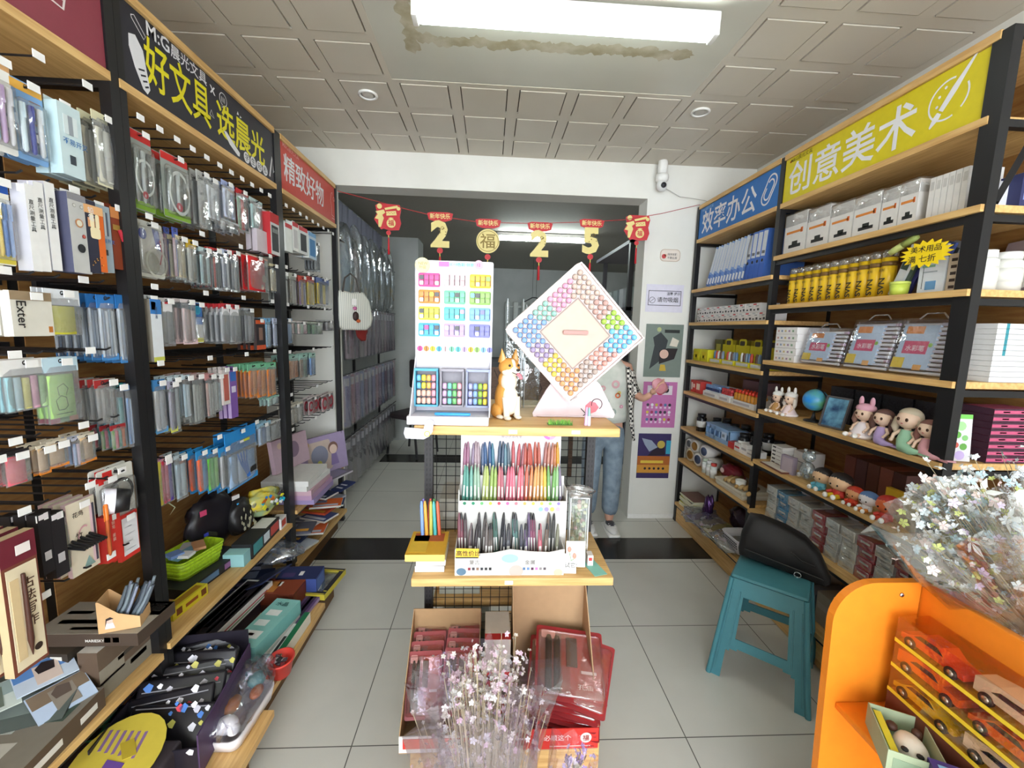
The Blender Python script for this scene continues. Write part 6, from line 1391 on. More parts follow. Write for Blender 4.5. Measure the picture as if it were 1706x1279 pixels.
# row 4: glues
rb('carton', 'red and white glue box at the far end of the glue shelf', 'box', (3.08, 3.15, 0, 1), SA[3] + .0005, 0, .08, .09, col='C23A30', front=((.1, .4, .2, .8, 'F0E4DC'), (.5, .9, .4, .7, 'E8C8B0')))
rb('carton', 'red and yellow glue box, second at the far end of the glue shelf', 'box', (3.0, 3.07, 0, 1), SA[3] + .0005, 0, .08, .09, col='C8403A', front=((.1, .8, .3, .8, 'F0D8C0'),))
def tray6(lab, y0, y1, z, c='E8E6E4', h=.035, dx=0):
    t = thing('counter_tray', lab, 'tray', (XG + dx + .07, (y0 + y1) / 2, z + .0005), (0, 0, R(-90)))
    w = y1 - y0; c = M(c); m = MB(); m.box(-w / 2, w / 2, -.07, .07, 0, .003, c); m.box(-w / 2, w / 2, -.07, -.067, .003, h, c); m.box(-w / 2, w / 2, .067, .07, .003, h * 2.2, c)
    for s in (-1, 1): m.prism([(-.067, .003), (.067, .003), (.067, h * 2.2), (-.067, h)], s * w / 2 - (0 if s < 0 else .003), s * w / 2 + (.003 if s < 0 else 0), c, 'x')
    m.box(-w * .4, w * .3, -.0708, -.07, h * .3, h * .7, M('B8B4BC')); m.build('tray_body', t); return t
def glue(lab, grp, x, y, z, col, cap, r=.013, h=.08, rd=False):
    k = (col, cap, r, h)
    if k in _gl: return dup(_gl[k], (x, y, z), (0, 0, 0), lab, grp)
    t = thing('glue_bottle' if rd else 'glue_stick', lab, 'glue', (x, y, z), 0, grp)
    MB().lathe([(0, 0), (r, 0), (r, h * .7), (r * .9, h * .74), (0, h * .74)] if not rd else [(0, 0), (r, 0), (r * 1.05, h * .4), (r, h * .7), (r * .5, h * .78), (0, h * .78)], M(col, .25), 12).build('body', t)
    MB().lathe([(r * .92, h * .745), (r * .92, h * .98), (r * .85, h), (0, h)] if not rd else [(r * .6, h * .785), (r * .75, h * .8), (r * .6, h * .96), (.003, h), (0, h)], M(cap, .3), 12).build('cap', t)
    m = MB(); m.lathe([(r * 1.03, h * .15), (r * 1.03, h * .5)], M('D8DCE0'), 12); m.build('label', t)
    _gl[k] = t; return t
_gl = {}
tray6('white cardboard tray of navy glue sticks', 2.76, 2.96, SA[3]); tray6('white cardboard tray of red glue sticks', 2.62, 2.75, SA[3]); tray6('white cardboard tray of amber glue bottles', 2.36, 2.60, SA[3]); 
for i in range(8):
    for j in range(2): glue('navy glue stick in the white tray on the glue shelf', 'navy glue sticks', XG + .025 + .05 * j, 2.945 - .0235 * i, SA[3] + .004, '2F3C66', '7C9CC8')
for i in range(5):
    for j in range(2): glue('red glue stick between the navy sticks and the amber bottles', 'red glue sticks', XG + .025 + .05 * j, 2.735 - .0245 * i, SA[3] + .004, 'B8363A', 'C8484C')
for i in range(7):
    for j in range(2): glue('amber glue bottle with bright red cap, far tray', 'amber glue bottles in the far tray', XG + .025 + .05 * j, 2.585 - .034 * i, SA[3] + .004, 'C8862E', 'E0402C', .0145, .095, True)
rb('carton', 'pink grey flat box behind the glue sticks', 'box', (2.55, 2.78, 0, 1), SA[3] + .0005, .18, .1, .14, col='8A6A70')
# row 5: jars, blue crate
def jar(lab, grp, x, y, z, r, h, col, cap, lab_c='E4E4E2'):
    k = ('j', col, cap, r, h)
    if k in _gl: return dup(_gl[k], (x, y, z), (0, 0, 0), lab, grp)
    t = thing('jar', lab, 'jar', (x, y, z), 0, grp)
    MB().lathe([(0, 0), (r, 0), (r, h * .75), (r * .8, h * .82), (0, h * .82)], M(col, .2), 18).build('body', t)
    MB().lathe([(r * .85, h * .825), (r * .85, h), (0, h)], M(cap, .3), 18).build('lid', t)
    MB().lathe([(r * 1.01, h * .25), (r * 1.01, h * .6)], M(lab_c), 18).build('label', t)
    _gl[k] = t; return t
for i, (x, y_) in enumerate(((.04, 3.02), (.13, 2.97), (.14, 2.86), (.14, 2.76), (.15, 2.65), (.14, 2.55), (.05, 2.50), (.06, 2.40), (.15, 2.42), (.15, 2.32))):
    jar('black ink jar with white label on the shelf of the blue crate', 'black ink jars around the blue crate', XG + x, y_, SA[4] + .0005, .034, .13 if i in (0, 2, 4, 8) else .11, '26262A', '1E1E22')
t = thing('crate', 'light blue plastic crate with slotted sides, lying on the jar shelf', 'crate', (XG + .07, 2.74, SA[4] + .0005), (0, 0, R(-90)))
BLU = M('8FB4DE', .4); m = MB(); W = .30; D = .13; H = .10
m.box(-W / 2, W / 2, -D / 2, D / 2, 0, .006, BLU); m.box(-W / 2, W / 2, -D / 2, D / 2, H - .006, H, BLU)
for i in range(6):
    x = -W / 2 + (W - .012) * i / 5
    for s in (-1, 1): m.box(x, x + .012, s * (D / 2) - (.004 if s > 0 else 0), s * D / 2 + (.004 if s < 0 else 0), .006, H - .006, BLU)
for s in (-1, 1):
    for z in (.006, H - .03): m.box(-W / 2, W / 2, s * (D / 2 - .0) - (.004 if s > 0 else 0), s * D / 2 + (.004 if s < 0 else 0), z, z + .024, BLU)
    m.box(s * W / 2 - (.004 if s > 0 else 0), s * W / 2 + (.004 if s < 0 else 0), -D / 2, D / 2, .006, .09, BLU)
m.build('crate_body', t)
m = MB(); m.box(.06, .12, -D / 2 - .0012, -D / 2 - .0004, .03, .08, M('C4D8F0')); m.text('88', INK, .03, .07, .045, -D / 2 - .0016, .01); m.box(-W / 2 + .02, W / 2 - .02, -.04, .04, .0062, .09, M('6E98CC')); m.build('label', t)
for i, (y_, c) in enumerate(((2.56, 'C83A3C'), (2.49, 'E4E0DE'), (2.42, 'E8E4E2'), (2.36, 'E0DCDA'), (2.31, 'E4E4E4'))):
    rb('carton', ('red and white box right of the blue crate', 'white box before the ink jars, first after the red one', 'white box before the ink jars, middle', 'white box before the ink jars, fourth', 'white box before the ink jars, against the post')[i], 'box', (y_ - .032, y_ + .028, 0, 1), SA[4] + .0005, -.0, .05, .04 + .012 * (i % 3), col=c, front=((.1, .9, .4, .6, 'C04048' if i < 2 else 'A8A4A8'),))
# row 6: tape rolls, bottles, maroon bags, envelopes
def roll(lab, loc, r, L, rz, core='B8863C', col='D8D2C4', grp=None):
    t = thing('tape_roll', lab, 'tape', loc, (R(90), 0, R(rz)), grp)
    MB().lathe([(r * .66, -L / 2), (r, -L / 2), (r, L / 2), (r * .66, L / 2)], M(col, .35), 24).build('tape', t)
    MB().lathe([(r * .62, L / 2 + .001), (r * .67, L / 2 + .001), (r * .67, -L / 2 - .001), (r * .62, -L / 2 - .001), (r * .62, L / 2 + .001)], M(core, .7), 24).build('core', t)
    m = MB()
    return t
z6 = SA[5]
for i, (y_, zz, r, c, k, lb_) in enumerate(((3.10, 0, .05, 'D8CEB4', 'B07C34', 'brown cored tape roll lowest at the far end of the tape shelf'), (2.98, 0, .05, 'E0DCD4', '5A6A8C', 'white tape roll with blue core lying in front'), (3.04, .086, .048, 'D8D4CC', 'A87838', 'brown cored tape roll on top of the lower two'), (2.86, .0, .05, 'E4E0DA', 'E4E0DC', 'white tape roll third from the far end'), (2.90, .088, .046, 'E8E4E0', '6A7CA0', 'white tape roll on top, beside the brown cored one'), (3.13, .09, .04, 'DAD8D4', '8A8C90', 'small grey cored tape roll at the back corner'))):
    roll(lb_, (XG + .06, y_, z6 + r + .001 + zz), r, .11, -78, k, c)
for i, y_ in enumerate((2.83, 2.775, 2.72)):
    jar(('green white correction bottle, far one', 'white correction bottle in the middle', 'white bottle with red label, near one')[i], None, XG - .005, y_, z6 + .0005, .022, .10, 'D8DCD8', ('C8D4C0', 'E8E8E8', 'C8423C')[i])
t = thing('maroon_pouch', 'maroon plastic pouch with round pale logo among the bottles', 'pouch', (XG + .08, 2.64, z6 + .001), (0, 0, R(-80)))
crinkle(MB(), (0, 0, .06), (.10, .05, .058), M('7C2430', .3), 21, amp=.08).build('pouch_body', t); m = MB(); m.disc(-.03, .075, .018, -.056, M('D8B8B4'), 14); m.build('logo', t)
for i in range(7):
    t = thing('craft_roll', 'thin kraft paper roll in the slanting bundle above the envelopes', 'paper roll', (XG + .02, 2.56 - .04 * i, z6 + .06 + .008 * (i % 3)), (R(86), R(10), R(-50)), 'kraft rolls above the envelopes')
    MB().lathe([(.0, -.09), (.012, -.09), (.012, .09), (0, .09)], M(('B8935C', 'C8A878', 'A8824C')[i % 3], .7), 10).build('paper', t)
for i in range(4): rb('envelope_pack', 'flat white envelope pack on the shelf below the glue bottles, %s' % ('lowest', 'second', 'third', 'topmost')[i], 'envelopes', (2.33, 2.62, 0, 1), z6 + .0005 + .0125 * i, -.035 - .004 * i, .2, .012, rz=2 * (i % 2), col=('D8CDB8', 'E0D8C8', 'D4C8B0', 'E0D8C4')[i])
t = thing('mug', 'small white mug with drawn face on the envelope shelf', 'mug', (XG - .01, 2.40, z6 + .051)); MB().lathe([(0, 0), (.026, 0), (.03, .05), (.027, .05), (.024, .004), (0, .004)], M('E8E4DE', .3), 20).build('cup', t)
# row 7
z7 = SA[6]
for i in range(7):
    rb('exercise_book', '%s in the stack by the far post, %s' % (('yellow exercise book', 'lime exercise book', 'brown exercise book', 'cream exercise book', 'yellow green exercise book', 'grey exercise book', 'rose brown exercise book')[i], ('bottom', 'second from the bottom', 'third', 'fourth', 'fifth', 'sixth', 'top')[i]), 'book', (2.93, 3.14, 0, 1), z7 + .0005 + .0135 * i, -.02, .15, .013, rz=g.uniform(-7, 7), col=('B8A83C', 'C4C04C', '8A6A4C', 'D8D0B0', 'B8B048', '6A625C', '8C6A60')[i], side=('D8D4B8'))
t = thing('foil_bag', 'purple foil gift bag standing beside the exercise books', 'bag', (XG + .06, 2.86, z7 + .0), (0, 0, R(-90)))
crinkle(MB(), (0, 0, .09), (.045, .03, .09), M('5A3A70', .15, .6), 33, amp=.15).build('bag_body', t)
t = thing('foil_bag', 'dark violet glossy bag behind the white basket', 'bag', (XG + .18, 2.62, z7 + .0), (0, 0, R(-90)))
crinkle(MB(), (0, 0, .09), (.14, .06, .10), M('33202E', .2), 34, amp=.1).build('bag_body', t)
for i in range(5):
    t = thing('sheet_pack', ('clear film pack of grey sheets sagging over the lowest shelf edge, far one', 'clear film pack of violet sheets over the lowest shelf edge', 'clear film pack of grey sheets in the middle of the lowest shelf', 'clear film pack with yellow print on the lowest shelf', 'clear film pack nearest to the white basket')[i], 'sheets', (XG + .0, 2.84 - .1 * i, z7 + .03 + .004 * i), (R(0), R(14), R(-90 + (i * 37) % 40 - 20)))
    m = MB(); m.box(-.09, .09, -.11, .11, 0, .006, M(('8C8A88', '8C84A0', '9C9890', 'A89C5C', '9A968C')[i])); m.build('sheets', t)
    crinkle(MB(), (0, 0, .006), (.1, .12, .018), clear('F8FAFF', .2, .06, .05), 50 + i, amp=.16).build('film', t)
t = thing('basket', 'white plastic basket with square holes on the lowest right shelf', 'basket', (XG + .03, 2.40, z7 + .02), (0, 0, R(-90)))
m = MB(); PW = M('E4E0E4', .4)
def lv(z, k): return [(x * k, y * k, z) for x, y in rr(.2, .15, .03, 5)]
L_ = [lv(0, .8), lv(.085, 1), lv(.085, .95), lv(.004, .77)]; n = len(L_[0])
m.add(sum(L_, []), [(r_ * n + k, r_ * n + (k + 1) % n, (r_ + 1) * n + (k + 1) % n, (r_ + 1) * n + k) for r_ in range(3) for k in range(n)] + [list(range(3 * n, 4 * n)), list(range(n))[::-1]], PW, True)
m.tube([p for p in lv(.085, 1.0)], .005, PW, 6, True); m.build('basket_body', t)
m = MB()
for i in range(9):
    for j in range(3): m.box(-.072 + .0165 * i, -.063 + .0165 * i, -.076 + .0 + .004 * (2 - j) , -.0685 + .004 * (2 - j), .03 + .016 * j, .038 + .016 * j, M('6A666C'))
m.build('holes', t)

# --- rack with the yellow sign
SB = [1.922, 1.665, 1.368, 1.093, .805, .51, .165]
# row 1: white pen cartons
qs = [(2.096, 2.251, 1.946, 2.123), (1.951, 2.09, 1.932, 2.109), (1.822, 1.947, 1.925, 2.09), (1.693, 1.82, 1.914, 2.088), (1.615, 1.688, 1.911, 2.08), (1.541, 1.613, 1.903, 2.082)]
pl = ('first from the far post', 'second from the far post', 'third from the far post', 'fourth and widest', 'fifth, narrower', 'sixth, nearest to the camera')
for i, q in enumerate(qs):
    h = q[3] - SB[0]
    for j in range(2):
        t = rb('carton', ('white pen carton with orange lettering and a black tank picture, ' + pl[i]) if j == 0 else 'white carton right behind the one that is ' + pl[i], 'box', q, SB[0] + .0005, j * .1, .095, h - (.012 * j), col='EAE6E2', side='E2DEDA', front=((.1, .8, .52, .58, 'E08A3C'), (.75, .85, .5, .62, 'E07030'), (.25, .8, .16, .24, '2A2A2A'), (.4, .65, .22, .32, '2A2E2A'), (.0, .04, 0, 1, 'C8C4C0')))
        if j == 0: MB().rbox(-(q[1] - q[0]) / 2 - .001, (q[1] - q[0]) / 2 + .001, -.049, .0485, h * .7, h + .008, clear('FFFFFF', .16, .08, .06), .003, 1).build('film_wrap', t)
for i in range(6):
    t = rb('carton', 'slim white marker carton in the row at the near end of the top shelf', 'box', (1.485 - .021 * i, 1.504 - .021 * i, 0, 1), SB[0] + .0005, .0, .12, .145, col='E4E0DC', front=((.2, .8, .7, .9, 'C8C4C0'),), grp='slim white marker cartons')
for i in range(3):
    rb('bottle_pack', 'clear pack of small bottles in front of the back panel, %s' % ('left', 'middle', 'right')[i], 'box', (1.40 - .055 * i, 1.45 - .055 * i, 0, 1), SB[0] + .0005, .12, .1, .11, col='C4B8A8', front=((.1, .3, .1, .9, 'A89C90'), (.4, .6, .1, .9, 'B4ACA4'), (.7, .9, .1, .9, 'A89C90')))
rb('carton', 'white carton with black outlined panel at the near end of the top shelf', 'box', (1.335, 1.40, 0, 1), SB[0] + .0005, .02, .09, .085, col='DCDCE0', front=((.1, .9, .75, .8, '2A2A2E'), (.1, .9, .2, .24, '2A2A2E'), (.1, .14, .2, .8, '2A2A2E'), (.3, .8, .45, .55, '8A8C94')))
# row 2: yellow crayon tins
for i in range(11):
    y_ = 2.185 - .053 * i
    t = thing('crayon_tube', 'yellow printed tube with brown collar, number-like lettering on its front', 'tube', (XG + .035, y_, SB[1] + .0005), (0, 0, R(-90)), 'yellow tubes under the top shelf')
    if i == 0:
        h = .185
        MB().lathe([(0, 0), (.025, 0), (.025, h * .84), (0, h * .84)], M('E8BC24', .35), 20).build('tube_body', t)
        m = MB(); m.lathe([(.0253, h * .66), (.0253, h * .76)], M('7A5A2C', .4), 20)
        T = Matrix.Rotation(0, 4, 'Z'); m.text('SVN', M('33332A'), .036, .013, h * .06, -.0262, .02, rot=90); m.text('颜料', M('6A5A2C'), .012, -.016, h * .55, -.0262, .01); m.build('print', t)
        MB().lathe([(.0255, h * .845), (.026, h), (0, h)], clear('FFFAF0', .22, .08, .1), 20).build('clear_cap', t)
        tube0 = t
    else:
        for ch in tube0.children:
            c = ch.copy(); COL.objects.link(c); c.parent = t
for i in range(7):
    t = thing('brush_set', 'clear sleeve of coloured pencils leaning right of the yellow tubes', 'pencils', (XG + .01 + .012 * i, 1.60 - .014 * i, SB[1] + .004), (R(22), 0, 0), 'pencil sleeves leaning right of the tubes')
    m = MB(); m.box(-.006, .004, -.016, .016, 0, .19, M(('C8C8C8', '4A5A4C', '3A3A7C', '5A4A3A', 'D0D0D0', '3A4A80', '8A8A8A')[i])); m.build('pencils', t); m = MB(); m.box(-.007, -.006, -.014, .014, .1, .17, M(('3A4A3C', 'C8C050', '2A2A4C', '8A6A3A', '4A6A4C', '7A5ACA', '3A3A3A')[i])); m.build('label', t)
t = thing('highlighter', 'chunky yellow green highlighter lying above the pencil sleeves', 'marker', (1.56, 1.584, 1.856), (R(62), 0, R(8)))
MB().lathe([(0, -.05), (.010, -.05), (.013, -.03), (.013, .03), (.010, .05), (0, .05)], M('D8E08C', .4), 14).build('marker_body', t); MB().lathe([(.0135, .0), (.0135, .04), (.0105, .051), (0, .052)], M('B8C870', .4), 14).build('cap', t)
t = thing('clay_tub', 'small lime tub at the foot of the pencil sleeves', 'tub', (XG - .005, 1.56, SB[1] + .0005)); MB().lathe([(0, 0), (.026, 0), (.03, .04), (.0, .04)], M('C8D858', .4), 18).build('tub_body', t); MB().lathe([(.031, .041), (.031, .05), (0, .052)], M('D8E470', .35), 18).build('lid', t)
t = thing('price_burst', 'yellow star shaped price burst with handwritten characters', 'price sign', (1.515, 1.45, 1.80), (0, 0, R(-82)))
t.scale = (1.22,) * 3
m = MB(); P_ = []
for i in range(36): 
    rr_ = (.064 if i % 2 == 0 else .048); P_.append((rr_ * 1.08 * math.cos(2 * math.pi * i / 36), rr_ * .62 * math.sin(2 * math.pi * i / 36)))
m.prism(P_, -.001, .001, M('F0CE18', .5)); m.build('card', t)
m = MB(); m.text('美术用品', INK, .02, -.04, .006, -.002, .004); m.text('满 七折', INK, .022, -.044, -.022, -.002, .004); m.build('handwriting', t)
MB().tube([(0, .0015, -.03), (0, .0015, -.10)], .0012, BLACK, 4).build('holder', t)
rb('carton', 'white hand cream style carton with blue round picture below the price burst', 'box', (1.407, 1.497, 1.665, 1.762), SB[1] + .0005, 0, .06, .12, col='DEE2E8', front=((.3, .7, .1, .35, '6A9CC8'), (.1, .6, .75, .82, '8CB89C'), (.15, .7, .6, .64, 'A8B0B8')))
rb('carton', 'beige carton with rows of printed eyes next to the post', 'box', (1.355, 1.40, 0, 1), SB[1] + .0005, .0, .06, .125, col='CDBBA8', front=((.2, .6, .8, .88, '3A2A24'), (.2, .6, .62, .7, '3A2A24'), (.2, .6, .44, .52, '3A2A24'), (.2, .6, .26, .34, '3A2A24'), (.2, .6, .08, .16, '3A2A24')))
for i in range(4):
    t = thing('paint_tray_sleeve', 'violet grey film sleeve leaning at the back of the tube shelf', 'sleeve', (1.78 + .02 * i, 1.40, SB[1] + .004), (R(-4), R(18), R(0)), 'film sleeves at the shelf end')
    m = MB(); m.box(-.006, .004, -.05, .05, 0, .19, M(('8C7A7C', '7C7080', '94848C', '8A7470')[i], .3)); m.build('sleeve', t)
for i, (x, y_) in enumerate(((1.62, 1.36), (1.72, 1.37), (1.82, 1.36))):
    jar(('white foam cup column behind the near post', 'white tub with green leaf label behind the near post', 'white tub farthest behind the near post')[i], None, x, y_, SB[1] + .0005, .042, .13, 'E4E2DA', 'ECEAE4', ('E4E2DA', '9CB89C', 'D8DCD4')[i])
# row 3: marker sets
for i in range(5):
    rb('marker_box', 'flat white marker box printed with little figures, %s of the stack of five' % ('lowest', 'second', 'middle', 'fourth', 'topmost')[i], 'marker box', (2.08, 2.235, 0, 1), SB[2] + .0005 + .036 * i, .0, .17, .035, rz=(i % 2) * 2, col='E4DEDC', side='E8E4E2', front=((.08, .16, .3, .6, 'C89C94'), (.25, .33, .3, .6, '8C9CB8'), (.42, .5, .3, .6, 'C8B484'), (.6, .68, .3, .6, 'A88CA8'), (.78, .86, .3, .6, '8CA88C')))
def marker_pack(lab, y_, w, h, lean, dark=False, n=12, dx=0):
    t = thing('marker_pack', lab, 'marker pack', (XG + .02 + dx, y_, SB[2] + .004), (R(-lean), 0, R(-90)))
    m = MB(); m.box(-w / 2 + .01, w * .2, -.012, -.002, .02, h * .92, M('C4D6EA')); m.box(-w * .38, -w * .05, -.0128, -.012, h * .76, h * .9, M('E8904A')); m.box(-w * .35, w * .1, -.0128, -.012, h * .38, h * .62, M('E0587C')); m.text('水彩笔', M('F8E8EC'), w * .12, -w * .3, h * .44, -.0134, .01); m.box(-w * .48, -w * .25, -.0128, -.012, h * .1, h * .3, M('ECCB3C')); m.box(-w * .05, w * .1, -.0128, -.012, h * .08, h * .18, M('F0B060')); m.disc(w * .14, h * .55, w * .04, -.0128, M('9CCB5C'), 10); m.build('printed_card', t)
    for k in range(n):
        z = .008 + (h - .02) * k / (n - 1)
        o = MB(); o.tube([(w * .2, -.006, z), (w * .42, -.006, z)], .0058, M(('E8E4E6', 'D8D4E0')[k % 2] if not dark else '6A5CA8', .3), 8); o.tube([(w * .42, -.006, z), (w * .5, -.006, z)], .0062, M(('E8E6E8', 'E0D8D8', 'C4A8B8')[k % 3], .3), 8); o.tube([(-w / 2, -.004, z), (w * .2, -.004, z)], .005, M('E6E2E4', .3), 6); o.build('marker', t)
    MB().rbox(-w / 2 - .004, w / 2 + .006, -.02, .012, 0, h + .012, clear('FAFBFF', .06, .05, .03), .008, 2).build('clear_case', t)
    m = MB(); m.tube([(-w * .25, -.004, h + .01), (-w * .15, -.004, h + .03), (w * .15, -.004, h + .03), (w * .25, -.004, h + .01)], .003, clear('FFFFFF', .3, .08, .3), 6); m.build('handle', t)
    return t
marker_pack('flat clear case of white markers with a blue printed card, farthest of three', 1.935, .23, .165, 12, n=9)
marker_pack('clear case of white markers with a blue printed card, middle of three', 1.69, .20, .20, 12)
marker_pack('clear case of white markers with a blue printed card, next to the near post', 1.475, .20, .20, 12)
for i in range(11): rb('marker_box', 'long white marker box in the high stack behind the near post', 'marker box', (1.30, 1.40, 0, 1), SB[2] + .0005 + .0175 * i, .09, .26, .0168, col='E2DEDC', side='E8E6E4', right=((0, 1, .0, .12, 'B8B4B8'), (.12, .16, 0, 1, '3A8C98') if i > 4 else (.12, .16, 0, .1, 'C8C4C8')), grp='long marker boxes behind the near post')
# row 4: dolls, globe, frame
SKIN = M('EAC9B0', .5)
def doll(lab, y_, z, sc, hair, dress, hat=None, sit=True, tilt=0, tail=False, dx=0):
    t = thing('doll', lab, 'doll', (XG + dx, y_, z + .0005), (0, R(0), R(-80 + tilt))); t.scale = (sc,) * 3
    m = MB()
    m.ell((0, 0, .10), (.032, .029, .031), SKIN, 18, 12); m.tube([(0, 0, .07), (0, 0, .055)], [.009, .013], SKIN, 10)
    for s in (-1, 1): m.tube([(s * .016, 0, .06), (s * .03, -.01, .045), (s * .026, -.024, .03)], [.007, .006, .005], SKIN, 8); m.ell((s * .026, -.026, .029), .006, SKIN, 8, 6)
    m.build('body', t)
    m = MB(); 
    if tail: m.tube([(0, 0, .065), (0, -.004, .03), (.015, -.03, .014), (.045, -.045, .010), (.075, -.04, .012)], [.015, .022, .018, .012, .004], M(dress), 12); m.prism([(.07, -.03), (.105, -.02), (.09, -.04), (.105, -.06), (.07, -.05)], .006, .012, M(dress), 'z')
    else: m.lathe([(.046, 0), (.044, .012), (.03, .035), (.018, .058), (.012, .064), (0, .065)], M(dress, .8), 20); m.lathe([(.049, .002), (.05, .01), (.044, .014)], M('F0E4E4'), 20)
    m.build('dress', t)
    if not tail:
        for s in (-1, 1): m = MB(); m.tube([(s * .014, -.03, .012), (s * .018, -.055, .010)], [.009, .008], SKIN, 8); m.ell((s * .019, -.062, .012), (.010, .012, .010), M('F0ECE8'), 8, 6); m.build('leg', t)
    m = MB(); m.ell((0, .006, .106), (.035, .031, .032), M(hair, .6), 18, 12, fn=lambda d: 1 if d.y > -.25 or d.z > .45 else .86)
    for s in (-1, 1): m.tube([(s * .03, .004, .1), (s * .036, -.002, .07), (s * .032, 0, .05)], [.012, .011, .005], M(hair, .6), 8)
    m.build('hair', t)
    m = MB()
    for s in (-1, 1): m.ell((s * .012, -.0275, .101), (.005, .002, .006), M('4A3024', .15), 8, 6)
    m.ell((0, -.029, .088), (.004, .0015, .0015), M('C8545C'), 6, 4); m.build('face', t)
    if hat:
        m = MB(); m.ell((0, .006, .122), (.036, .033, .02), M(hat, .9), 16, 8)
        for s in (-1, 1): m.ell((s * .022, .006, .148), (.010, .006, .022), M(hat, .9), 10, 8)
        m.build('hat', t)
    return t
doll('small plush-hatted doll in brown and white clothes, farthest on the doll shelf', 2.17, SB[3], .82, '3A2A24', 'B88850', 'ECE8E4')
doll('small doll in a pale pink ruffled dress with white hat, second on the doll shelf', 2.075, SB[3], .88, 'D8CCC0', 'E8D0D0', 'EAE4E0')
t = thing('globe', 'small blue desk globe on a black foot', 'globe', (XG + .03, 1.945, SB[3] + .0005), (0, 0, R(-80)))
GL = noisy('globe_map', '2C86D4', '6AAE5C', (1, 1, 1), 12, .3, 3); 
m = MB(); m.ell((0, 0, .105), .053, GL, 28, 18); m.build('ball', t)
m = MB(); m.lathe([(0, 0), (.042, 0), (.04, .006), (.012, .012), (.007, .03), (.006, .045), (0, .045)], BLACK, 24); m.tube([(.057 * math.sin(R(a)), 0, .105 + .057 * math.cos(R(a))) for a in range(0, 190, 15)], .003, BLACK, 6); m.build('stand', t)
t = thing('picture_frame', 'grey framed blue night picture leaning between globe and dolls', 'frame', (XG - .0, 1.80, SB[3] + .001), (R(-14), 0, R(-78)))
for a, b, c, d in ((-.055, .055, 0, .008), (-.055, .055, .137, .145), (-.055, -.048, .008, .137), (.048, .055, .008, .137)): MB().box(a, b, -.008, .004, c, d, M('5A5658', .35)).build('frame_side', t)
MB().box(-.048, .048, -.002, .002, .008, .137, noisy('night_print', '1C3C64', '7CB4D0', (1, 1, 1), 16, .3, 4)).build('picture', t)
doll('doll with long pink eared hat and cream skirt on the doll shelf', 1.64, SB[3], 1.0, '8A6458', 'E8DCE0', 'E0A8B8')
doll('doll with violet mermaid skirt, brown hair', 1.555, SB[3], .98, '6A4A44', 'B49CCC', tail=True)
doll('doll with mint mermaid tail and cream floral headdress', 1.455, SB[3], 1.15, 'C8B8A0', '9CC8A8', None, tail=True); doll('doll with rose mermaid tail, next to the near post', 1.38, SB[3], .95, '8A5C54', 'D89CA4', tail=True)
MESH = noisy('black_wicker', '17161A', '2C2A30', (1, 1, 1), 120, .4, 1)
for i in range(4):
    rb('storage_basket', 'black finely woven storage basket behind the dolls, %s' % ('farthest', 'second', 'third', 'nearest')[i], 'basket', (1.87 - .14 * i, 2.0 - .14 * i, 0, 1), SB[3] + .0005, .15, .16, .17, col='1E1D21', front=((0, 1, .92, 1, '2C2A30'), (.05, .95, .1, .14, '2C2A30'), (.05, .95, .4, .43, '2C2A30'), (.05, .95, .65, .68, '2C2A30')))
for o in [o for o in COL.objects if o.get('label', '').startswith('black finely woven')]:
    for c in o.children: c.data.materials[0] = MESH
t = thing('sticker_card', 'white card with green drawn plants and a green top, behind the near post', 'card', (1.60, 1.315, SB[3] + .002), (R(-5), 0, R(-8)))
m = MB(); m.box(-.034, .034, -.001, .001, 0, .16, M('E0DCE0')); m.box(-.034, .034, -.0016, -.001, .145, .16, M('7AC85C')); m.build('card_body', t)
m = MB(); 
for x, z, r_, c in ((0, .12, .016, 'A8D898'), (-.01, .09, .012, '6AB04C'), (.014, .08, .01, '8CC87C'), (-.014, .055, .01, 'C85A4C'), (.01, .05, .012, '6AA84C'), (.0, .02, .016, 'C8B0E0')): m.disc(x, z, r_, -.0018, M(c), 10)
m.build('print', t)
for i in range(8): rb('carton', 'pink and black flat box in the stack beside the sticker card', 'box', (1.30, 1.40, 0, 1), SB[3] + .0005 + .0235 * i, .13, .16, .022, col='B85474', side='4A2C3C', right=((0, 1, .25, .75, 'C8587C'), (.2, .35, .4, .6, '4A2030'), (.6, .85, .4, .6, '5A2838')), grp='pink boxes beside the sticker card')
# row 5
for i in range(5):
    rb('carton', 'tiny white box with black print, stack of five by the far post, %s' % ('lowest', 'second', 'middle', 'fourth', 'topmost')[i], 'box', (2.12, 2.20, 0, 1), SB[4] + .0005 + .021 * i, .02, .08, .02, rz=(i * 3) % 5, col='E2DEDA', front=((.1, .4, .3, .7, '3A3434'), (.5, .9, .4, .6, 'A89C9C')))
rb('carton', 'white carton pile behind the tiny boxes', 'box', (2.02, 2.11, 0, 1), SB[4] + .0005, .08, .1, .1, col='D4CECA', front=((.1, .9, .45, .5, '8A8484'),))
rb('drawing_board', 'flat brown edged board at the front of the shelf', 'board', (2.0, 2.19, 0, 1), SB[4] + .0005, -.05, .065, .008, rz=-3, col='8A5A48', side='7A4A3C', top=((.03, .97, .06, .94, 'D8CDC0'),))
t = thing('clear_bear', 'clear plastic bear shaped bottle on the toy shelf', 'bottle', (XG + .02, 1.93, SB[4] + .0005), (0, 0, R(-80)))
CB = clear('E4EEF2', .22, .05, .14)
m = MB(); m.ell((0, 0, .045), (.036, .03, .045), CB, 16, 10); m.ell((0, 0, .115), (.03, .027, .028), CB, 16, 10)
for s in (-1, 1): m.ell((s * .02, 0, .142), .010, CB, 8, 6); m.ell((s * .02, -.024, .02), (.012, .014, .014), CB, 8, 6)
m.build('bottle_body', t)
g = random.Random(61)
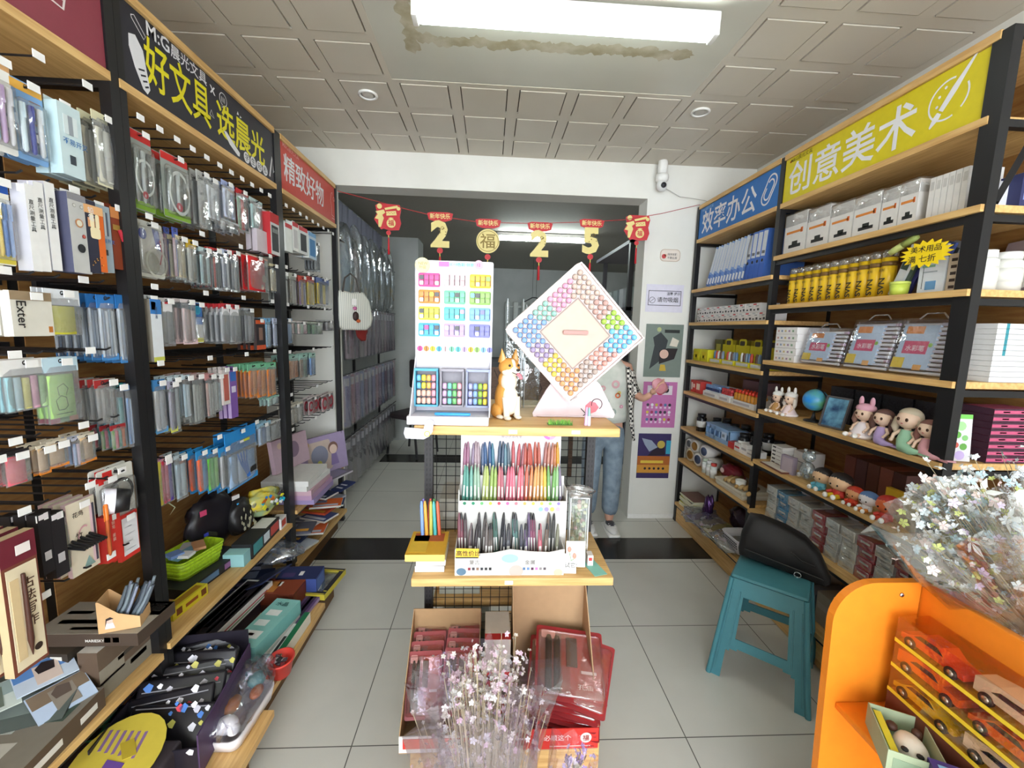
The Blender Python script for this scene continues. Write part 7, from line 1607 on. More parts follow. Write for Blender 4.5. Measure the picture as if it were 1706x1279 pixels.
for k in range(9): MB().ell((g.uniform(-.018, .018), g.uniform(-.014, .014), .012 + .008 * k * .6), .008, M(('C8D8E0', 'A8B4C8', 'E0E4E8')[k % 3], .2), 6, 5).build('candy', t)
rb('sheet_pack', 'grey violet sticker sheets leaning beside the clear bear', 'sheets', (1.98, 2.06, 0, 1), SB[4] + .0005, -.02, .02, .09, rz=8, col='9A8C9C', front=((.1, .9, .1, .9, 'B0A0A8'),))
for i in range(5): rb('book', 'brown and dark children book at the back of the toy shelf', 'book', (1.80 - .06 * i, 1.855 - .06 * i, 0, 1), SB[4] + .0005, .14, .14, .15, col=('6A3A30', '503030', '5A3428', '7A4638', '4A2C28')[i], grp='dark books behind the toys')
rb('book', 'yellow picture book standing behind the round toys', 'book', (1.40, 1.60, 0, 1), SB[4] + .0005, .10, .02, .09, col='D8B030', front=((.2, .8, .2, .7, 'E8C850'),))
def round_toy(lab, y_, sc, head, top, shirt, legs, dx=0, rz=0, hair=True):
    t = thing('toy_figure', lab, 'toy', (XG - .01 + dx, y_, SB[4] + .0005), (0, 0, R(-80 + rz))); t.scale = (sc,) * 3
    m = MB(); m.ell((0, 0, .062), (.042, .034, .034), M(head, .4), 20, 12); m.ell((0, -.004, .02), (.024, .02, .022), M(shirt, .5), 14, 8)
    for s in (-1, 1): m.tube([(s * .02, -.012, .024), (s * .032, -.024, .016)], [.008, .007], M(shirt, .5), 8)
    m.build('body', t)
    for s in (-1, 1): m = MB(); m.tube([(s * .011, -.016, .010), (s * .015, -.042, .009)], [.010, .009], M(legs, .5), 8); m.ell((s * .016, -.05, .011), (.010, .009, .011), M('F2F0EC'), 8, 6); m.build('leg', t)
    m = MB(); m.ell((0, .006, .072), (.0425, .035, .030), M(top, .5), 18, 10); m.build('hair_cap', t)
    m = MB()
    for s in (-1, 1): m.ell((s * .014, -.0325, .056), (.004, .002, .004), M('2A1C18', .2), 8, 5)
    m.build('eyes', t)
    return t
round_toy('round headed toy figure with black hair and pale blue shirt, left of the pair', 1.80, 1.0, 'E4BC94', '241C1C', '6AB4C8', '5AA8C0')
round_toy('round headed toy figure with black hair and yellow trousers, right of the pair', 1.70, 1.1, 'E8BE98', '241C1C', 'C83A34', 'ECC82C')
round_toy('small red capped round toy before the yellow picture book', 1.625, .78, 'E0A070', 'C83C28', 'D8482C', 'C83A28')
round_toy('small white and blue striped round toy between two red ones', 1.56, .82, 'E4E0E4', '5A7CB0', 'E4E4E8', 'E08A3A')
round_toy('low red and orange round toy at the near end of the toy shelf', 1.475, .98, 'D86A3C', 'B83028', 'C83A2C', 'C8402C')
# row 6: film wrapped eraser stacks
g = random.Random(71)
y_ = 2.17; k = 0
while y_ > 1.36:
    c, nm = [('E6E6DE', 'white'), ('4A9AC8', 'blue banded'), ('DADCD6', 'pale grey'), ('D4D6D0', 'grey'), ('B03A44', 'crimson'), ('D4D8D6', 'silver grey'), ('D8D8CE', 'ivory'), ('A83440', 'wine red'), ('C4C6C0', 'stone grey'), ('9C3038', 'deep red')][min(9, k)]
    for j in range(4):
        h = .043
        t = rb('eraser_pack', 'film wrapped %s eraser pack in the stacks on the low right shelf, %s layer' % (nm, ('bottom', 'second', 'third', 'top')[j]), 'eraser pack', (y_ - .072, y_, 0, 1), SB[5] + .0005 + .0455 * j, (.0, .004, .008, -.004)[j], .11, h, rz=g.uniform(-4, 4), col=c if not (nm == 'white' and j % 2) else 'C8D4D8', side=c, front=((0, 1, .0, .3, '3C8CC4' if 'blue' in nm else c), (.2, .8, .5, .7, 'E4E4DE'), (.3, .7, .2, .3, '8A8C8C')))
        MB().rbox(-.037, .037, -.057, .056, -.0, h + .0015, clear('FFFFFF', .2, .07, .04), .004, 1).build('film_wrap', t)
    y_ -= .083; k += 1
for i, yy in enumerate((2.05, 1.9, 1.76)):
    t = thing('tissue_roll', ('white padded roll behind the eraser packs, far', 'white padded roll behind the eraser packs, middle', 'grey padded roll lying on the eraser packs')[i], 'roll', (XG + .16, yy, SB[5] + .205), (R(90), 0, R(-60)))
    MB().lathe([(0, -.07), (.028, -.07), (.032, -.06), (.032, .06), (.028, .07), (0, .07)], M(('B8B0B4', 'C4BEC0', 'A8A0A4')[i], .7), 16).build('roll_body', t)
for i in range(8):
    rb('carton', 'dim carton on the lowest right shelf behind the stool, %s' % ('farthest', 'second', 'third', 'fourth', 'fifth', 'sixth', 'seventh', 'nearest')[i], 'box', (2.06 - .09 * i, 2.14 - .09 * i, 0, 1), SB[6] + .0005, .02, .2, .12 + .03 * (i % 3), col=('5A4A40', '4A5A5C', '8A7A6A', '6A6A70', '9A9080', '5A4C54', '7C7064', '4A4A54')[i], front=((.1, .9, .5, .7, ('A89C90', '8CA8AC', 'B8A898', 'A8A8B0')[i % 4]),))
# ---- things seen through the near end frame of the yellow-sign rack
rb('carton', 'navy box with pink dot behind the near post, top shelf', 'box', (1.30, 1.36, 0, 1), SB[0] + .0005, .09, .1, .10, col='2A2E58', side='2C305C', right=((.6, .8, .5, .8, 'D85A74'), (.1, .5, .2, .4, '8C94C8')))
t = thing('camera_pouch', 'black rounded pouch at the right edge of the photo, top shelf', 'pouch', (1.82, 1.36, SB[0] + .0005)); MB().rbox(-.07, .07, -.04, .04, 0, .10, M('1A191C', .5), .03, 4).build('pouch_body', t)

# ---- turquoise plastic stool with the black bag
t = thing('stool', 'teal blue plastic stool standing in the right aisle', 'stool', (1.27, 1.69, 0), (0, 0, R(-41)))
TEAL = M('4A8793', .4)
bw, tw, H = .185, .135, .46
def corner(sx, sy, z, w): return (sx * w, sy * w, z)
def side_panel(s, ax):
    """one side of the stool: two tapering legs joined by top apron and lower arched rail, with an open window"""
    m = MB(); th = .006
    def P(u, z):   # u -1..1 along the side
        w = bw + (tw - bw) * z / H
        return (u * w, -w * s, z) if ax == 'x' else (w * s, u * w, z)
    rows_ = [0, .06, .1, .125, .16, .2, .34, .38, .42, .445, .46]
    us = [-1, -.8, -.72, -.62, -.5, 0, .5, .62, .72, .8, 1]
    def inside(u, z):
        au = abs(u); low = .11 + .045 * (1 - au * au)
        if z < low - .0 and au < .72: return False
        if .185 < z < .385 and au < .6: return False
        return True
    N_ = 24; MZ = 46
    vs = {}; vl = []; fs = []
    def V(i, j):
        if (i, j) not in vs: vs[(i, j)] = len(vl); vl.append(P(-1 + 2 * i / N_, H * j / MZ))
        return vs[(i, j)]
    for i in range(N_):
        for j in range(MZ):
            if inside(-1 + 2 * (i + .5) / N_, H * (j + .5) / MZ): fs.append((V(i, j), V(i + 1, j), V(i + 1, j + 1), V(i, j + 1)))
    n = len(vl); q = (th * s, 0) if ax == 'y' else (0, -th * s)
    vl2 = vl + [(a - q[0], b - q[1], c) for a, b, c in vl]
    edges = {}
    for f in fs:
        for a, b in zip(f, f[1:] + f[:1]): edges[(a, b)] = edges.get((b, a), 0) or 1
    rim = [(a, b) for f in fs for a, b in zip(f, f[1:] + f[:1]) if (b, a) not in edges]
    m.add(vl2, fs + [tuple(x + n for x in f[::-1]) for f in fs] + [(b, a, a + n, b + n) for a, b in rim], TEAL)
    for u in (-.9, -.68, .68, .9): m.tube([P(u, .03 if abs(u) > .8 else .16), P(u, .40)], .0035, TEAL, 5)
    return m
for s in (-1, 1):
    side_panel(s, 'x').build('side_panel', t); side_panel(s, 'y').build('side_panel', t)
m = MB(); m.rbox(-tw - .006, tw + .006, -tw - .006, tw + .006, H - .012, H + .006, TEAL, .012, 3); m.build('seat', t)
for sx_ in (-1, 1):
    for sy_ in (-1, 1): MB().tube([(sx_ * bw, sy_ * bw, .0), (sx_ * (bw + (tw - bw) * .5), sy_ * (bw + (tw - bw) * .5), H / 2), (sx_ * tw, sy_ * tw, H - .008)], [.011, .010, .010], TEAL, 8).build('leg_rib', t)
t = thing('shoulder_bag', 'black zipped fabric bag resting on the teal stool', 'bag', (1.33, 1.72, .467), (R(-6), R(6), R(-38)))
t.scale = (1, 1, .86)
BG = M('171517', .55)
m = MB(); 
o_ = [(-.17, 0), (.165, 0), (.18, .02), (.175, .05), (.12, .15), (.06, .20), (-.02, .225), (-.12, .235), (-.165, .225), (-.18, .12), (-.178, .03)]
bm_ = MB(); k = 8; vs = []
for i in range(k + 1):
    s_ = -1 + 2 * i / k; q = (1 - abs(s_) ** 3) ** .5 * .16 + .84
    vs += [((a) * q, s_ * .055 * (1 + .0), .115 + (b - .115) * q) for a, b in o_]
n = len(o_)
m.add(vs, [(i * n + j, i * n + (j + 1) % n, (i + 1) * n + (j + 1) % n, (i + 1) * n + j) for i in range(k) for j in range(n)] + [list(range(n))[::-1], list(range(k * n, k * n + n))], BG, True); m.build('bag_body', t)
m = MB(); m.tube([(-.15, -.057, .05), (0, -.06, .045), (.15, -.057, .04)], .003, M('2A282A', .4), 5); m.build('piping', t)
m = MB(); m.ring(.06, .02, .011, .014, -.062, CHROME, 18); m.build('ring_buckle', t)
m = MB(); m.tube([(.02, -.058, .12), (.06, -.064, .095), (.11, -.06, .09)], .004, BG, 5); m.build('zip_pull', t)

# ---- orange shelf unit, bottom right
OR = M('F08A24', .42)
t = thing('orange_cabinet', 'bright orange kids shelf unit with rounded corner, bottom right', 'cabinet', (0, 0, 0))
P_ = [(.895, 0), (1.09, 0), (1.09, .90)] + [(.975 - .105 * math.sin(R(a)) , .795 + .105 * math.cos(R(a))) for a in range(0, 91, 10)] + [(.875, .6)]
MB().prism(P_, .93, .95, OR).build('end_panel', t)
MB().rbox(1.092, 1.11, .30, .95, 0, .90, OR, .003).build('back_panel', t)
MB().rbox(.905, 1.09, .32, .929, .555, .573, OR, .003).build('shelf', t)
MB().rbox(.905, 1.09, .32, .929, .20, .218, OR, .003).build('shelf', t)
m = MB(); T = Matrix.Translation((1.04, .929, .868)) @ Matrix.Rotation(R(90), 4, 'X'); m.lathe([(.006, 0), (.005, .002), (0, .0025)], CHROME, 14, T=T); m.lathe([(.0022, .0026), (0, .0027)], BLACK, 6, T=T); m.build('screw', t)
CC = clear('FFF4E8', .05, .03, .0)
def car(t, x, y, z, col, kind):
    m = MB(); c = M(col, .2)
    pr_ = [(-.05, .010), (-.05, .018), (-.036, .022), (-.02, .034), (.012, .035), (.028, .023), (.05, .019), (.052, .010)] if kind == 0 else [(-.05, .012), (-.05, .034), (-.02, .04), (.02, .04), (.026, .026), (.05, .024), (.052, .012)]
    TT = Matrix.Translation((x, y, z)) @ Matrix.Rotation(R(-90), 4, 'Z') @ Matrix.Diagonal((1.35, 1.3, 1.35, 1))
    m.prism(pr_, -.018, .018, c, T=TT); o = m.build('toy_car', t)
    m = MB(); m.prism([(-.018, .0325), (.010, .0335), (.02, .025), (-.028, .025)], -.0185, .0185, M('2A3038', .1), T=TT); m.build('car_window', o)
    m = MB()
    for a in (-.032, .034):
        for s in (-1, 1): m.lathe([(.0, -.003), (.0095, -.003), (.0095, .003), (0, .003)], M('1E1C1E', .5), 16, T=TT @ Matrix.Translation((a, s * .0175, .0095)) @ Matrix.Rotation(R(90), 4, 'X')); m.lathe([(.0, -.0035), (.005, -.0035), (.005, .0035), (0, .0035)], CHROME, 10, T=TT @ Matrix.Translation((a, s * .0175, .0095)) @ Matrix.Rotation(R(90), 4, 'X'))
    m.build('wheels', o)
for k, (nm, cs) in enumerate((('lowest', ('E4C82C', 'E8E2D8', 'C8B83C')), ('middle', ('F0742C', 'E87A30', '7A6A64')), ('top', ('E4502C', 'E8E4E0', 'A83030')))):
    q = thing('car_box', 'long clear display box of toy cars in the orange shelf unit, %s of the three' % nm, 'toy box', (1.048, .665, .637 + .0655 * k), (0, 0, 0))
    MB().rbox(-.04, .04, -.235, .235, 0, .005, M('DDB82C', .4), .001, 1).build('base', q)
    m = MB()
    for a, b, c, d, e, f_ in ((-.04, -.0385, -.235, .235, .005, .063), (.0385, .04, -.235, .235, .005, .063), (-.0385, .0385, .2335, .235, .005, .063), (-.0385, .0385, -.235, -.2335, .005, .063), (-.04, .04, -.235, .235, .063, .0645)): m.box(a, b, c, d, e, f_, CC)
    m.build('clear_cover', q)
    m = MB(); m.box(-.0415, -.0402, -.235, .235, .0, .009, M('E8C434', .4)); m.box(-.0415, -.0402, -.235, -.12, .009, .02, M('E0BC30', .4)); m.build('yellow_lip', q)
    for j in range(3): car(q, -.012, .16 - .155 * j, .0055, cs[j], (j + k) % 2)
bx('box', 'dark base box under the clear car boxes', 'box', 1.048, .665, .5735, .08, .47, .062, 0, '4A2A24', '6A3A2C')
t = thing('figurine_box', 'open pale green box with white panda figurine inside, front of the orange unit', 'toy box', (.945, .79, .5735), (0, 0, R(-28)))
m = MB(); GB = M('A8B494', .6); w, d, h = .10, .13, .055
for a, b, c, e, zz in ((-w / 2, w / 2, -d / 2, d / 2, (0, .002)), (-w / 2, -w / 2 + .002, -d / 2, d / 2, (.002, h)), (w / 2 - .002, w / 2, -d / 2, d / 2, (.002, h)), (-w / 2 + .002, w / 2 - .002, -d / 2, -d / 2 + .002, (.002, h)), (-w / 2 + .002, w / 2 - .002, d / 2 - .002, d / 2, (.002, h))): m.box(a, b, c, e, zz[0], zz[1], GB)
m.box(-w / 2 + .01, w / 2 - .01, -d / 2 - .0006, -d / 2, .01, .04, M('8CA084')); m.box(-w / 2 + .008, -w / 2 + .022, -d / 2 + .01, d / 2 - .01, .045, .048, M('D8CC3C')); m.build('box_body', t)
m = MB(); m.ell((.01, -.005, .026), (.03, .042, .024), M('EEE8DC', .4), 16, 10); m.build('panda_body', t)
m = MB(); m.ell((-.012, -.035, .045), (.007, .007, .004), INK, 8, 6); m.ell((.012, -.042, .044), (.007, .007, .004), INK, 8, 6); m.ell((-.015, .03, .04), (.012, .012, .01), M('4A2C20'), 8, 6); m.ell((.03, .03, .04), (.01, .01, .01), M('4A2C20'), 8, 6); m.build('dark_patches', t)
bx('toy_box', 'dark violet and sky blue toy box at the bottom edge, before the panda box', 'toy box', .955, .655, .5735, .11, .12, .06, -28, '4A3A7C', '3C2E6C', top=((.1, .9, .1, .9, '8CB8E0'), (.3, .7, .3, .5, 'E0553C'), (.6, .9, .6, .8, 'C84A5A')))
# big wrapped bouquet above the orange unit
SCf = clear('FCFEFF', .26, .06, .02)
t = thing('bouquet_stand', 'tall brown carton behind the orange unit carrying the wrapped bouquet', 'carton')
MB().box(1.13, 1.50, .62, 1.0, 0, .72, M('6A4C3C', .8)).build('carton_body', t)
bouquet('wrapped_bouquet', 'large film wrapped bouquet of white lilies and pastel stars at the right edge', (1.33, .76, .745), [(-.22, .14, .37), (-.14, .12, .30), (-.05, .12, .32), (-.18, .1, .22), (-.08, .1, .22), (.02, .1, .36), (.06, .08, .3), (-.1, .05, .14), (.0, .05, .2), (-.24, .14, .33), (-.2, .13, .41), (-.02, .12, .44), (-.26, .13, .27)], 1100, ['EDEDEA', 'E4E6E8', 'D4DCE0', 'BCD4DC', 'E8CFC8', 'D8E08C', 'D8C8E0', 'F4F4F2'], 23, [cone_film((.0, 0, -.0), (-.15, .13, .38), .07, .22, 13, SCf, ruff=.4), cone_film((0, -.02, .0), (-.02, .1, .42), .06, .2, 15, SCf, ruff=.5)], fr=(.006, .014), spread=.038)
g = random.Random(90)
lil = MB()
for k in range(9):
    c = Vector((1.38, .74, .725)) + Vector(((-.24, .14, .38), (-.19, .12, .41), (-.06, .12, .39), (.0, .1, .41), (-.14, .1, .35), (-.22, .1, .30), (.05, .08, .36), (-.02, .06, .30), (-.1, .08, .28))[k])
    m = MB()
    for p in range(5):
        a = 2 * math.pi * p / 5 + k; L_ = .034
        T = Matrix.Translation(c) @ Matrix.Rotation(R(35 + 9 * k), 4, 'X') @ Matrix.Rotation(a, 4, 'Z')
        m.add([(0, 0, 0), (L_ * .5, L_ * .22, .008), (L_, 0, .018), (L_ * .5, -L_ * .22, .008)], [(0, 1, 2, 3)], M('F0F0EC', .6), T=T)
    m.ell(tuple(c + Vector((0, -.003, .006))), .004, M('E0D88C'), 6, 4)
    m.build('lily', label='white star lily on the big wrapped bouquet', cat='flower', group='white lilies of the wrapped bouquet')
for o in [o for o in COL.objects if o.get('category') == 'flower']:
    bq = [b for b in COL.objects if b.name == 'wrapped_bouquet'][0]; o.parent = bq; o.matrix_parent_inverse = Matrix.Translation(-Vector((1.38, .74, .725)))
    for k_ in ('label', 'category', 'group'): del o[k_]
for k in range(4):
    m = MB(); T = Matrix.Translation(Vector((-.02 + .03 * k, -.01, .05 + .03 * (k % 2)))) @ Matrix.Rotation(R(50 + 20 * k), 4, 'Y')
    m.add([(0, 0, 0), (.02, .012, .004), (.055, 0, .01), (.02, -.012, .004)], [(0, 1, 2, 3)], M('5C9A4C', .5), T=T); m.build('leaf', bq)
# ================================================================ DOORWAY AND BACK ROOM
# new year garland
GOLD = M('E2CF86', .45); RED = M('C0232C', .5)
pts = [(-1.067, 3.12, 2.41), (-0.605, 3.05, 2.295), (-0.42, 3, 2.247), (-0.089, 3, 2.213), (0.255, 3, 2.218), (0.61, 3, 2.24), (0.919, 3.03, 2.275), (1.191, 3.08, 2.339), (1.526, 3.19, 2.445)]
MB().tube(pts, .0022, M('B8383C'), 5).build('garland_string', label='thin red string of the new year garland across the doorway', cat='string')
def tassel(t, z, L=.11):
    MB().disc(0, z - .016, .016, -.002, RED, 16).build('knot', t); MB().tube([(0, -.002, z - .03), (0, -.002, z - .048)], .003, M('E8C860', .3), 6).build('bead', t)
    MB().lathe([(.003, z - .048), (.006, z - .056), (.007, z - .048 - L), (0, z - .048 - L)], RED, 8).build('tassel', t)
def fu_piece(lab, p, rz):
    t = thing('fu_ornament', lab, 'ornament', p, (0, 0, R(rz)))
    m = MB(); m.prism([(-.085, .07), (-.06, .085), (.075, .08), (.085, .05), (.075, .0), (.085, -.04), (.07, -.085), (.01, -.09), (-.03, -.08), (-.05, -.085), (-.075, -.05), (-.095, -.02), (-.075, .02)], -.0015, .0015, RED); m.build('backing', t)
    m = MB(); m.disc(-.058, .065, .017, -.003, GOLD, 16); m.prism([(-.085, .03), (-.03, .045), (-.02, .025), (-.04, .01), (-.03, -.01), (-.05, -.07), (-.066, -.07), (-.066, -.02), (-.09, -.015), (-.07, .012)], -.003, -.0016, GOLD)
    m.prism([(-.025, .055), (.06, .075), (.065, .06), (-.02, .042)], -.003, -.0016, GOLD); m.prism([(-.015, .032), (.05, .04), (.055, .012), (-.012, .006)], -.003, -.0016, GOLD); m.disc(.067, .055, .012, -.003, GOLD, 14)
    m.disc(.018, -.042, .03, -.003, GOLD, 20); m.text('福', RED, .04, -.002, -.055, -.0036, .02); m.prism([(-.002, -.01), (.016, -.004), (.036, -.008), (.018, -.014)], -.0034, -.0016, GOLD)
    for k in range(6): m.disc(-.01 + .01 * k, .022 + .004 * (k % 2), .003, -.0032, RED, 6)
    m.build('gold_strokes', t); tassel(t, -.09)
fu_piece('red and gold fortune character ornament hanging at the left end of the garland', (-0.704, 3.04, 2.234), 4)
fu_piece('red and gold fortune character ornament hanging at the right end of the garland', (1.026, 3.06, 2.234), -6)
def num_piece(ch, lab, p):
    t = thing('number_ornament', lab, 'ornament', p, 0); t.scale = (1.28, 1, 1.22)
    m = MB(); m.prism([(-.068, .078), (-.045, .085), (.045, .085), (.068, .078), (.06, .045), (.03, .035), (-.03, .035), (-.06, .045)], -.001, .0015, RED); m.build('red_crown', t)
    m = MB(); m.text('新年快乐', GOLD, .03, -.054, .052, -.002, .016, sx=.9); m.build('lettering', t)
    m = MB()
    if ch == '0':
        m.prism([(.062 * math.cos(R(a)), -.035 + .066 * math.sin(R(a))) for a in range(0, 360, 12)], -.002, .001, GOLD); m.text('福', M('8C7434'), .085, -.043, -.066, -.0028, .01); m.ring(0, -.035, .054, .057, -.0028, M('8C7434'), 26)
    else:
        m.text(ch, GOLD, .185, 0, -.095, .0, .05, 'CENTER', th=.003); m.ring(.012, -.03 + .03, .006, .009, -.003, M('8C7434'), 12)
        for k in range(7): m.disc(.02 * math.cos(k) + .01, -.02 + .02 * math.sin(k * 1.7), .0035, -.003, M('8C7434'), 6)
    m.build('gold_figure', t); tassel(t, -.105, .08)
for ch, px, lab in (('2', 0, 'golden figure 2 with red crown, first of the year ornaments'), ('0', 1, 'golden disc with fortune character standing for the zero of the year'), ('2', 2, 'golden figure 2 before the lit lamp, third of the year ornaments'), ('5', 3, 'golden figure 5 with red crown, last of the year ornaments')):
    p = ((-0.351, 3, 2.164), (-0.026, 3, 2.133), (0.328, 3, 2.126), (0.685, 3, 2.159))[px]
    num_piece(ch, lab, p)
# signs and posters on the column
def on_col(name, lab, cat, q, base, deco, th=.002):
    x0, x1, z0, z1 = q
    t = thing(name, lab, cat, ((x0 + x1) / 2, 3.2285, z0), 0)
    w, h = x1 - x0, z1 - z0
    m = MB(); m.box(-w / 2, w / 2, -th, 0, 0, h, M(base)); m.build('sheet', t)
    m = MB(); deco(m, w, h, -th - .0008); m.build('print', t); return t
def d_sticker(m, w, h, y): m.text('保持安静', INK, h * .22, -w * .15, h * .5, y, .004); m.text('不要乱摸', INK, h * .22, -w * .15, h * .2, y, .004); m.disc(-w * .32, h * .4, h * .2, y, M('C84A48'), 12); m.disc(-w * .22, h * .5, h * .12, y, M('E4B8A0'), 12)
t = thing('wall_sticker', 'small cream and red cloud shaped wall sticker high on the column', 'sticker', ((1.27, 1.422, 2.04, 2.119)[0] * .5 + (1.27, 1.422, 2.04, 2.119)[1] * .5, 3.2285, (1.27, 1.422, 2.04, 2.119)[2]))
m = MB(); m.prism(rr(.155, .09, .03, 4, 0, .042), -.002, -.0002, M('C8B4A0')); m.prism(rr(.145, .08, .028, 4, 0, .042), -.0026, -.002, M('E8DCD0')); m.build('sheet', t); m = MB(); d_sticker(m, .15, .085, -.0032); m.build('print', t)
def d_smoke(m, w, h, y):
    K = M('3A3644')
    for a, b, c, d in ((.06, .94, .24, .26), (.06, .94, .76, .78), (.06, .075, .24, .78), (.925, .94, .24, .78)): m.box(-w / 2 + w * a, -w / 2 + w * b, y - .0005, y, h * c, h * d, K)
    m.text('请勿吸烟', INK, h * .2, -w * .2, h * .38, y - .001, .004); m.text('温馨 提示', K, h * .12, w * .05, h * .63, y - .001, .01); m.ring(-w * .33, h * .43, h * .1, h * .115, y - .001, K, 20); m.stroke([(-w * .38, h * .37), (-w * .28, h * .49)], h * .015, y - .001, K)
on_col('no_smoking_sign', 'white framed sign with a no smoking ring and black characters', 'sign', (1.181, 1.471, 1.659, 1.866), 'DEDAE8', d_smoke)
def d_dark(m, w, h, y):
    m.prism([(-w * .35, h * .15), (-w * .25, h * .6), (-w * .3, h * .75), (-w * .1, h * .85), (w * .1, h * .7), (w * .05, h * .5), (-w * .1, h * .3)], y - .0004, y, M('353A3C')); m.prism([(-w * .1, h * .25), (w * .3, h * .35), (w * .38, h * .55), (w * .1, h * .55), (-w * .12, h * .5)], y - .0008, y - .0004, M('241E20')); m.disc(w * .02, h * .44, w * .12, y - .0012, M('D8B4A4'), 16)
    m.prism([(w * .15, h * .6), (w * .35, h * .58), (w * .4, h * .7), (w * .22, h * .76)], y - .0008, y - .0004, M('E0D8C8')); m.prism([(-w * .08, h * .12), (w * .1, h * .12), (w * .06, h * .24), (-w * .06, h * .24)], y - .0008, y - .0004, M('C8A83C')); m.box(w * .0, w * .4, y - .0008, y - .0004, h * .84, h * .9, M('2C302E'))
    m.disc(-w * .15, h * .9, w * .06, y - .0008, M('B4BC84'), 12)
on_col('poster', 'grey green poster with dark cut-out shapes, upper one on the column', 'poster', (1.199, 1.494, 1.159, 1.568), '7C8880', d_dark)
def d_pink(m, w, h, y):
    m.box(-w * .38, w * .36, y - .0004, y, h * .72, h * .92, M('E8DCE4')); m.disc(0, h * .8, w * .12, y - .001, M('D84A6A'), 14); m.disc(w * .18, h * .82, w * .08, y - .001, M('2C2A34'), 12); m.disc(-w * .2, h * .78, w * .08, y - .001, M('D8B84C'), 12); m.text('快乐文具', M('8C4C9C'), w * .14, -w * .3, h * .88, y - .001, .01)
    for r_ in range(3):
        for k in range(6): m.disc(-w * .34 + w * .13 * k, h * (.5 - .16 * r_), w * .045, y - .001, M(('4A4450', 'E8E4EC', 'D8C04C', 'A83C5C', '5A7CA8', '3A3640')[(k + r_ * 2) % 6]), 8); m.box(-w * .37 + w * .13 * k, -w * .31 + w * .13 * k, y - .001, y, h * (.42 - .16 * r_), h * (.46 - .16 * r_), M('E8D0E4'))
on_col('poster', 'pink poster with rows of small round pictures, middle one on the column', 'poster', (1.209, 1.479, 0.756, 1.121), 'C878B0', d_pink)
def d_night(m, w, h, y):
    m.box(-w * .5, w * .5, y - .0004, y, h * .3, h * .5, M('B8682C')); m.box(-w * .5, w * .5, y - .0004, y, h * .12, h * .3, M('D8983C')); m.prism([(-w * .4, h * .9), (-w * .1, h * .85), (w * .1, h * .7), (-w * .15, h * .6), (-w * .3, h * .75)], y - .001, y - .0004, M('9AA4B8')); m.prism([(-w * .2, h * .5), (w * .35, h * .52), (w * .3, h * .72), (w * .1, h * .76)], y - .0008, y - .0004, M('2A2030')); m.disc(w * .2, h * .76, w * .12, y - .0012, M('C8B054'), 14); m.box(w * .36, w * .5, y - .001, y - .0004, h * .55, h * .85, M('3CA8C8'))
    for k in range(5): m.disc(-w * .25 + w * .14 * k, h * .22, w * .04, y - .001, M('2A2028'), 8)
    m.box(-w * .4, w * .3, y - .001, y - .0004, h * .34, h * .4, M('E8C84C'))
on_col('poster', 'violet and orange night coloured poster, lowest one on the column', 'poster', (1.197, 1.462, 0.339, 0.706), '3C3060', d_night)
# person behind the stand
t = thing('person', 'person standing in the doorway in pale printed top, grey blue jeans and white sneakers', 'person', (.87, 3.07, 0), 0)
def skin(name, chains, parent, mats, sub=1, loc=(0, 0, 0)):
    """one continuous skinned surface; chains = lists of (x, y, z, r), first point of later chains joins (index) of the first"""
    vs = []; es = []; rs = []
    for ch, root in chains:
        prev = root
        for (x, y, z, r_) in ch:
            vs.append((x, y, z)); rs.append(r_); k = len(vs) - 1
            if prev is not None: es.append((prev, k))
            prev = k
    me = bpy.data.meshes.new(name); me.from_pydata(vs, es, []); 
    o = bpy.data.objects.new(name, me); COL.objects.link(o); o.parent = parent; o.location = loc
    md = o.modifiers.new('skin', 'SKIN'); md.use_smooth_shade = True
    for i, r_ in enumerate(rs): me.skin_vertices[0].data[i].radius = (r_, r_) if not isinstance(r_, tuple) else r_
    me.skin_vertices[0].data[0].use_root = True
    if sub: s_ = o.modifiers.new('sub', 'SUBSURF'); s_.levels = sub; s_.render_levels = sub + 1
    me.materials.append(mats)
    return o
for o in ():
    pass
def skin_mesh(*a, **k):
    """the same surface baked into a plain mesh"""
    o = skin(*a, **k); dg = bpy.context.evaluated_depsgraph_get(); dg.update()
    me = bpy.data.meshes.new_from_object(o.evaluated_get(dg)); par, nm, loc = o.parent, o.name, o.location.copy()
    for p in me.polygons: p.use_smooth = True
    bpy.data.objects.remove(o); n = bpy.data.objects.new(a[0], me); COL.objects.link(n); n.parent = par; n.location = loc; return n
SK = M('DCA890', .5)
JEAN = noisy('pale_denim', '6F7E8C', '8898A6', (1, 1, 1), 18, .8, 4)
# body: pelvis - torso - neck - head; arms; legs
body = [([(0, 0, .84, .12), (0, 0, .98, .115), (0, .0, 1.12, .125), (0, 0, 1.24, .12), (0, .0, 1.31, .05), (0, -.01, 1.37, .045)], None),
        ([(-.155, 0, 1.24, .05), (-.20, .02, 1.08, .038), (-.18, -.06, .92, .03), (-.15, -.1, .86, .024)], 3),
        ([(.15, 0, 1.24, .048), (.19, -.02, 1.06, .036), (.235, -.14, 1.03, .028), (.265, -.2, 1.08, .022)], 3),
        ([(-.075, 0, .76, .082), (-.085, -.01, .46, .055), (-.09, .01, .12, .04), (-.09, -.0, .05, .035)], 0),
        ([(.075, -.0, .76, .082), (.075, -.02, .46, .055), (.07, -.02, .12, .04), (.07, -.03, .05, .035)], 0)]
b = skin_mesh('body', body, t, SK)
hd = MB(); hd.ell((0, -.015, 1.47), (.072, .088, .105), SK, 20, 14); hd.ell((0, -.103, 1.46), (.012, .016, .018), SK, 8, 6)
for s in (-1, 1): hd.ell((s * .073, 0, 1.465), (.012, .02, .028), SK, 8, 6)
hd.build('head', t)
m = MB()
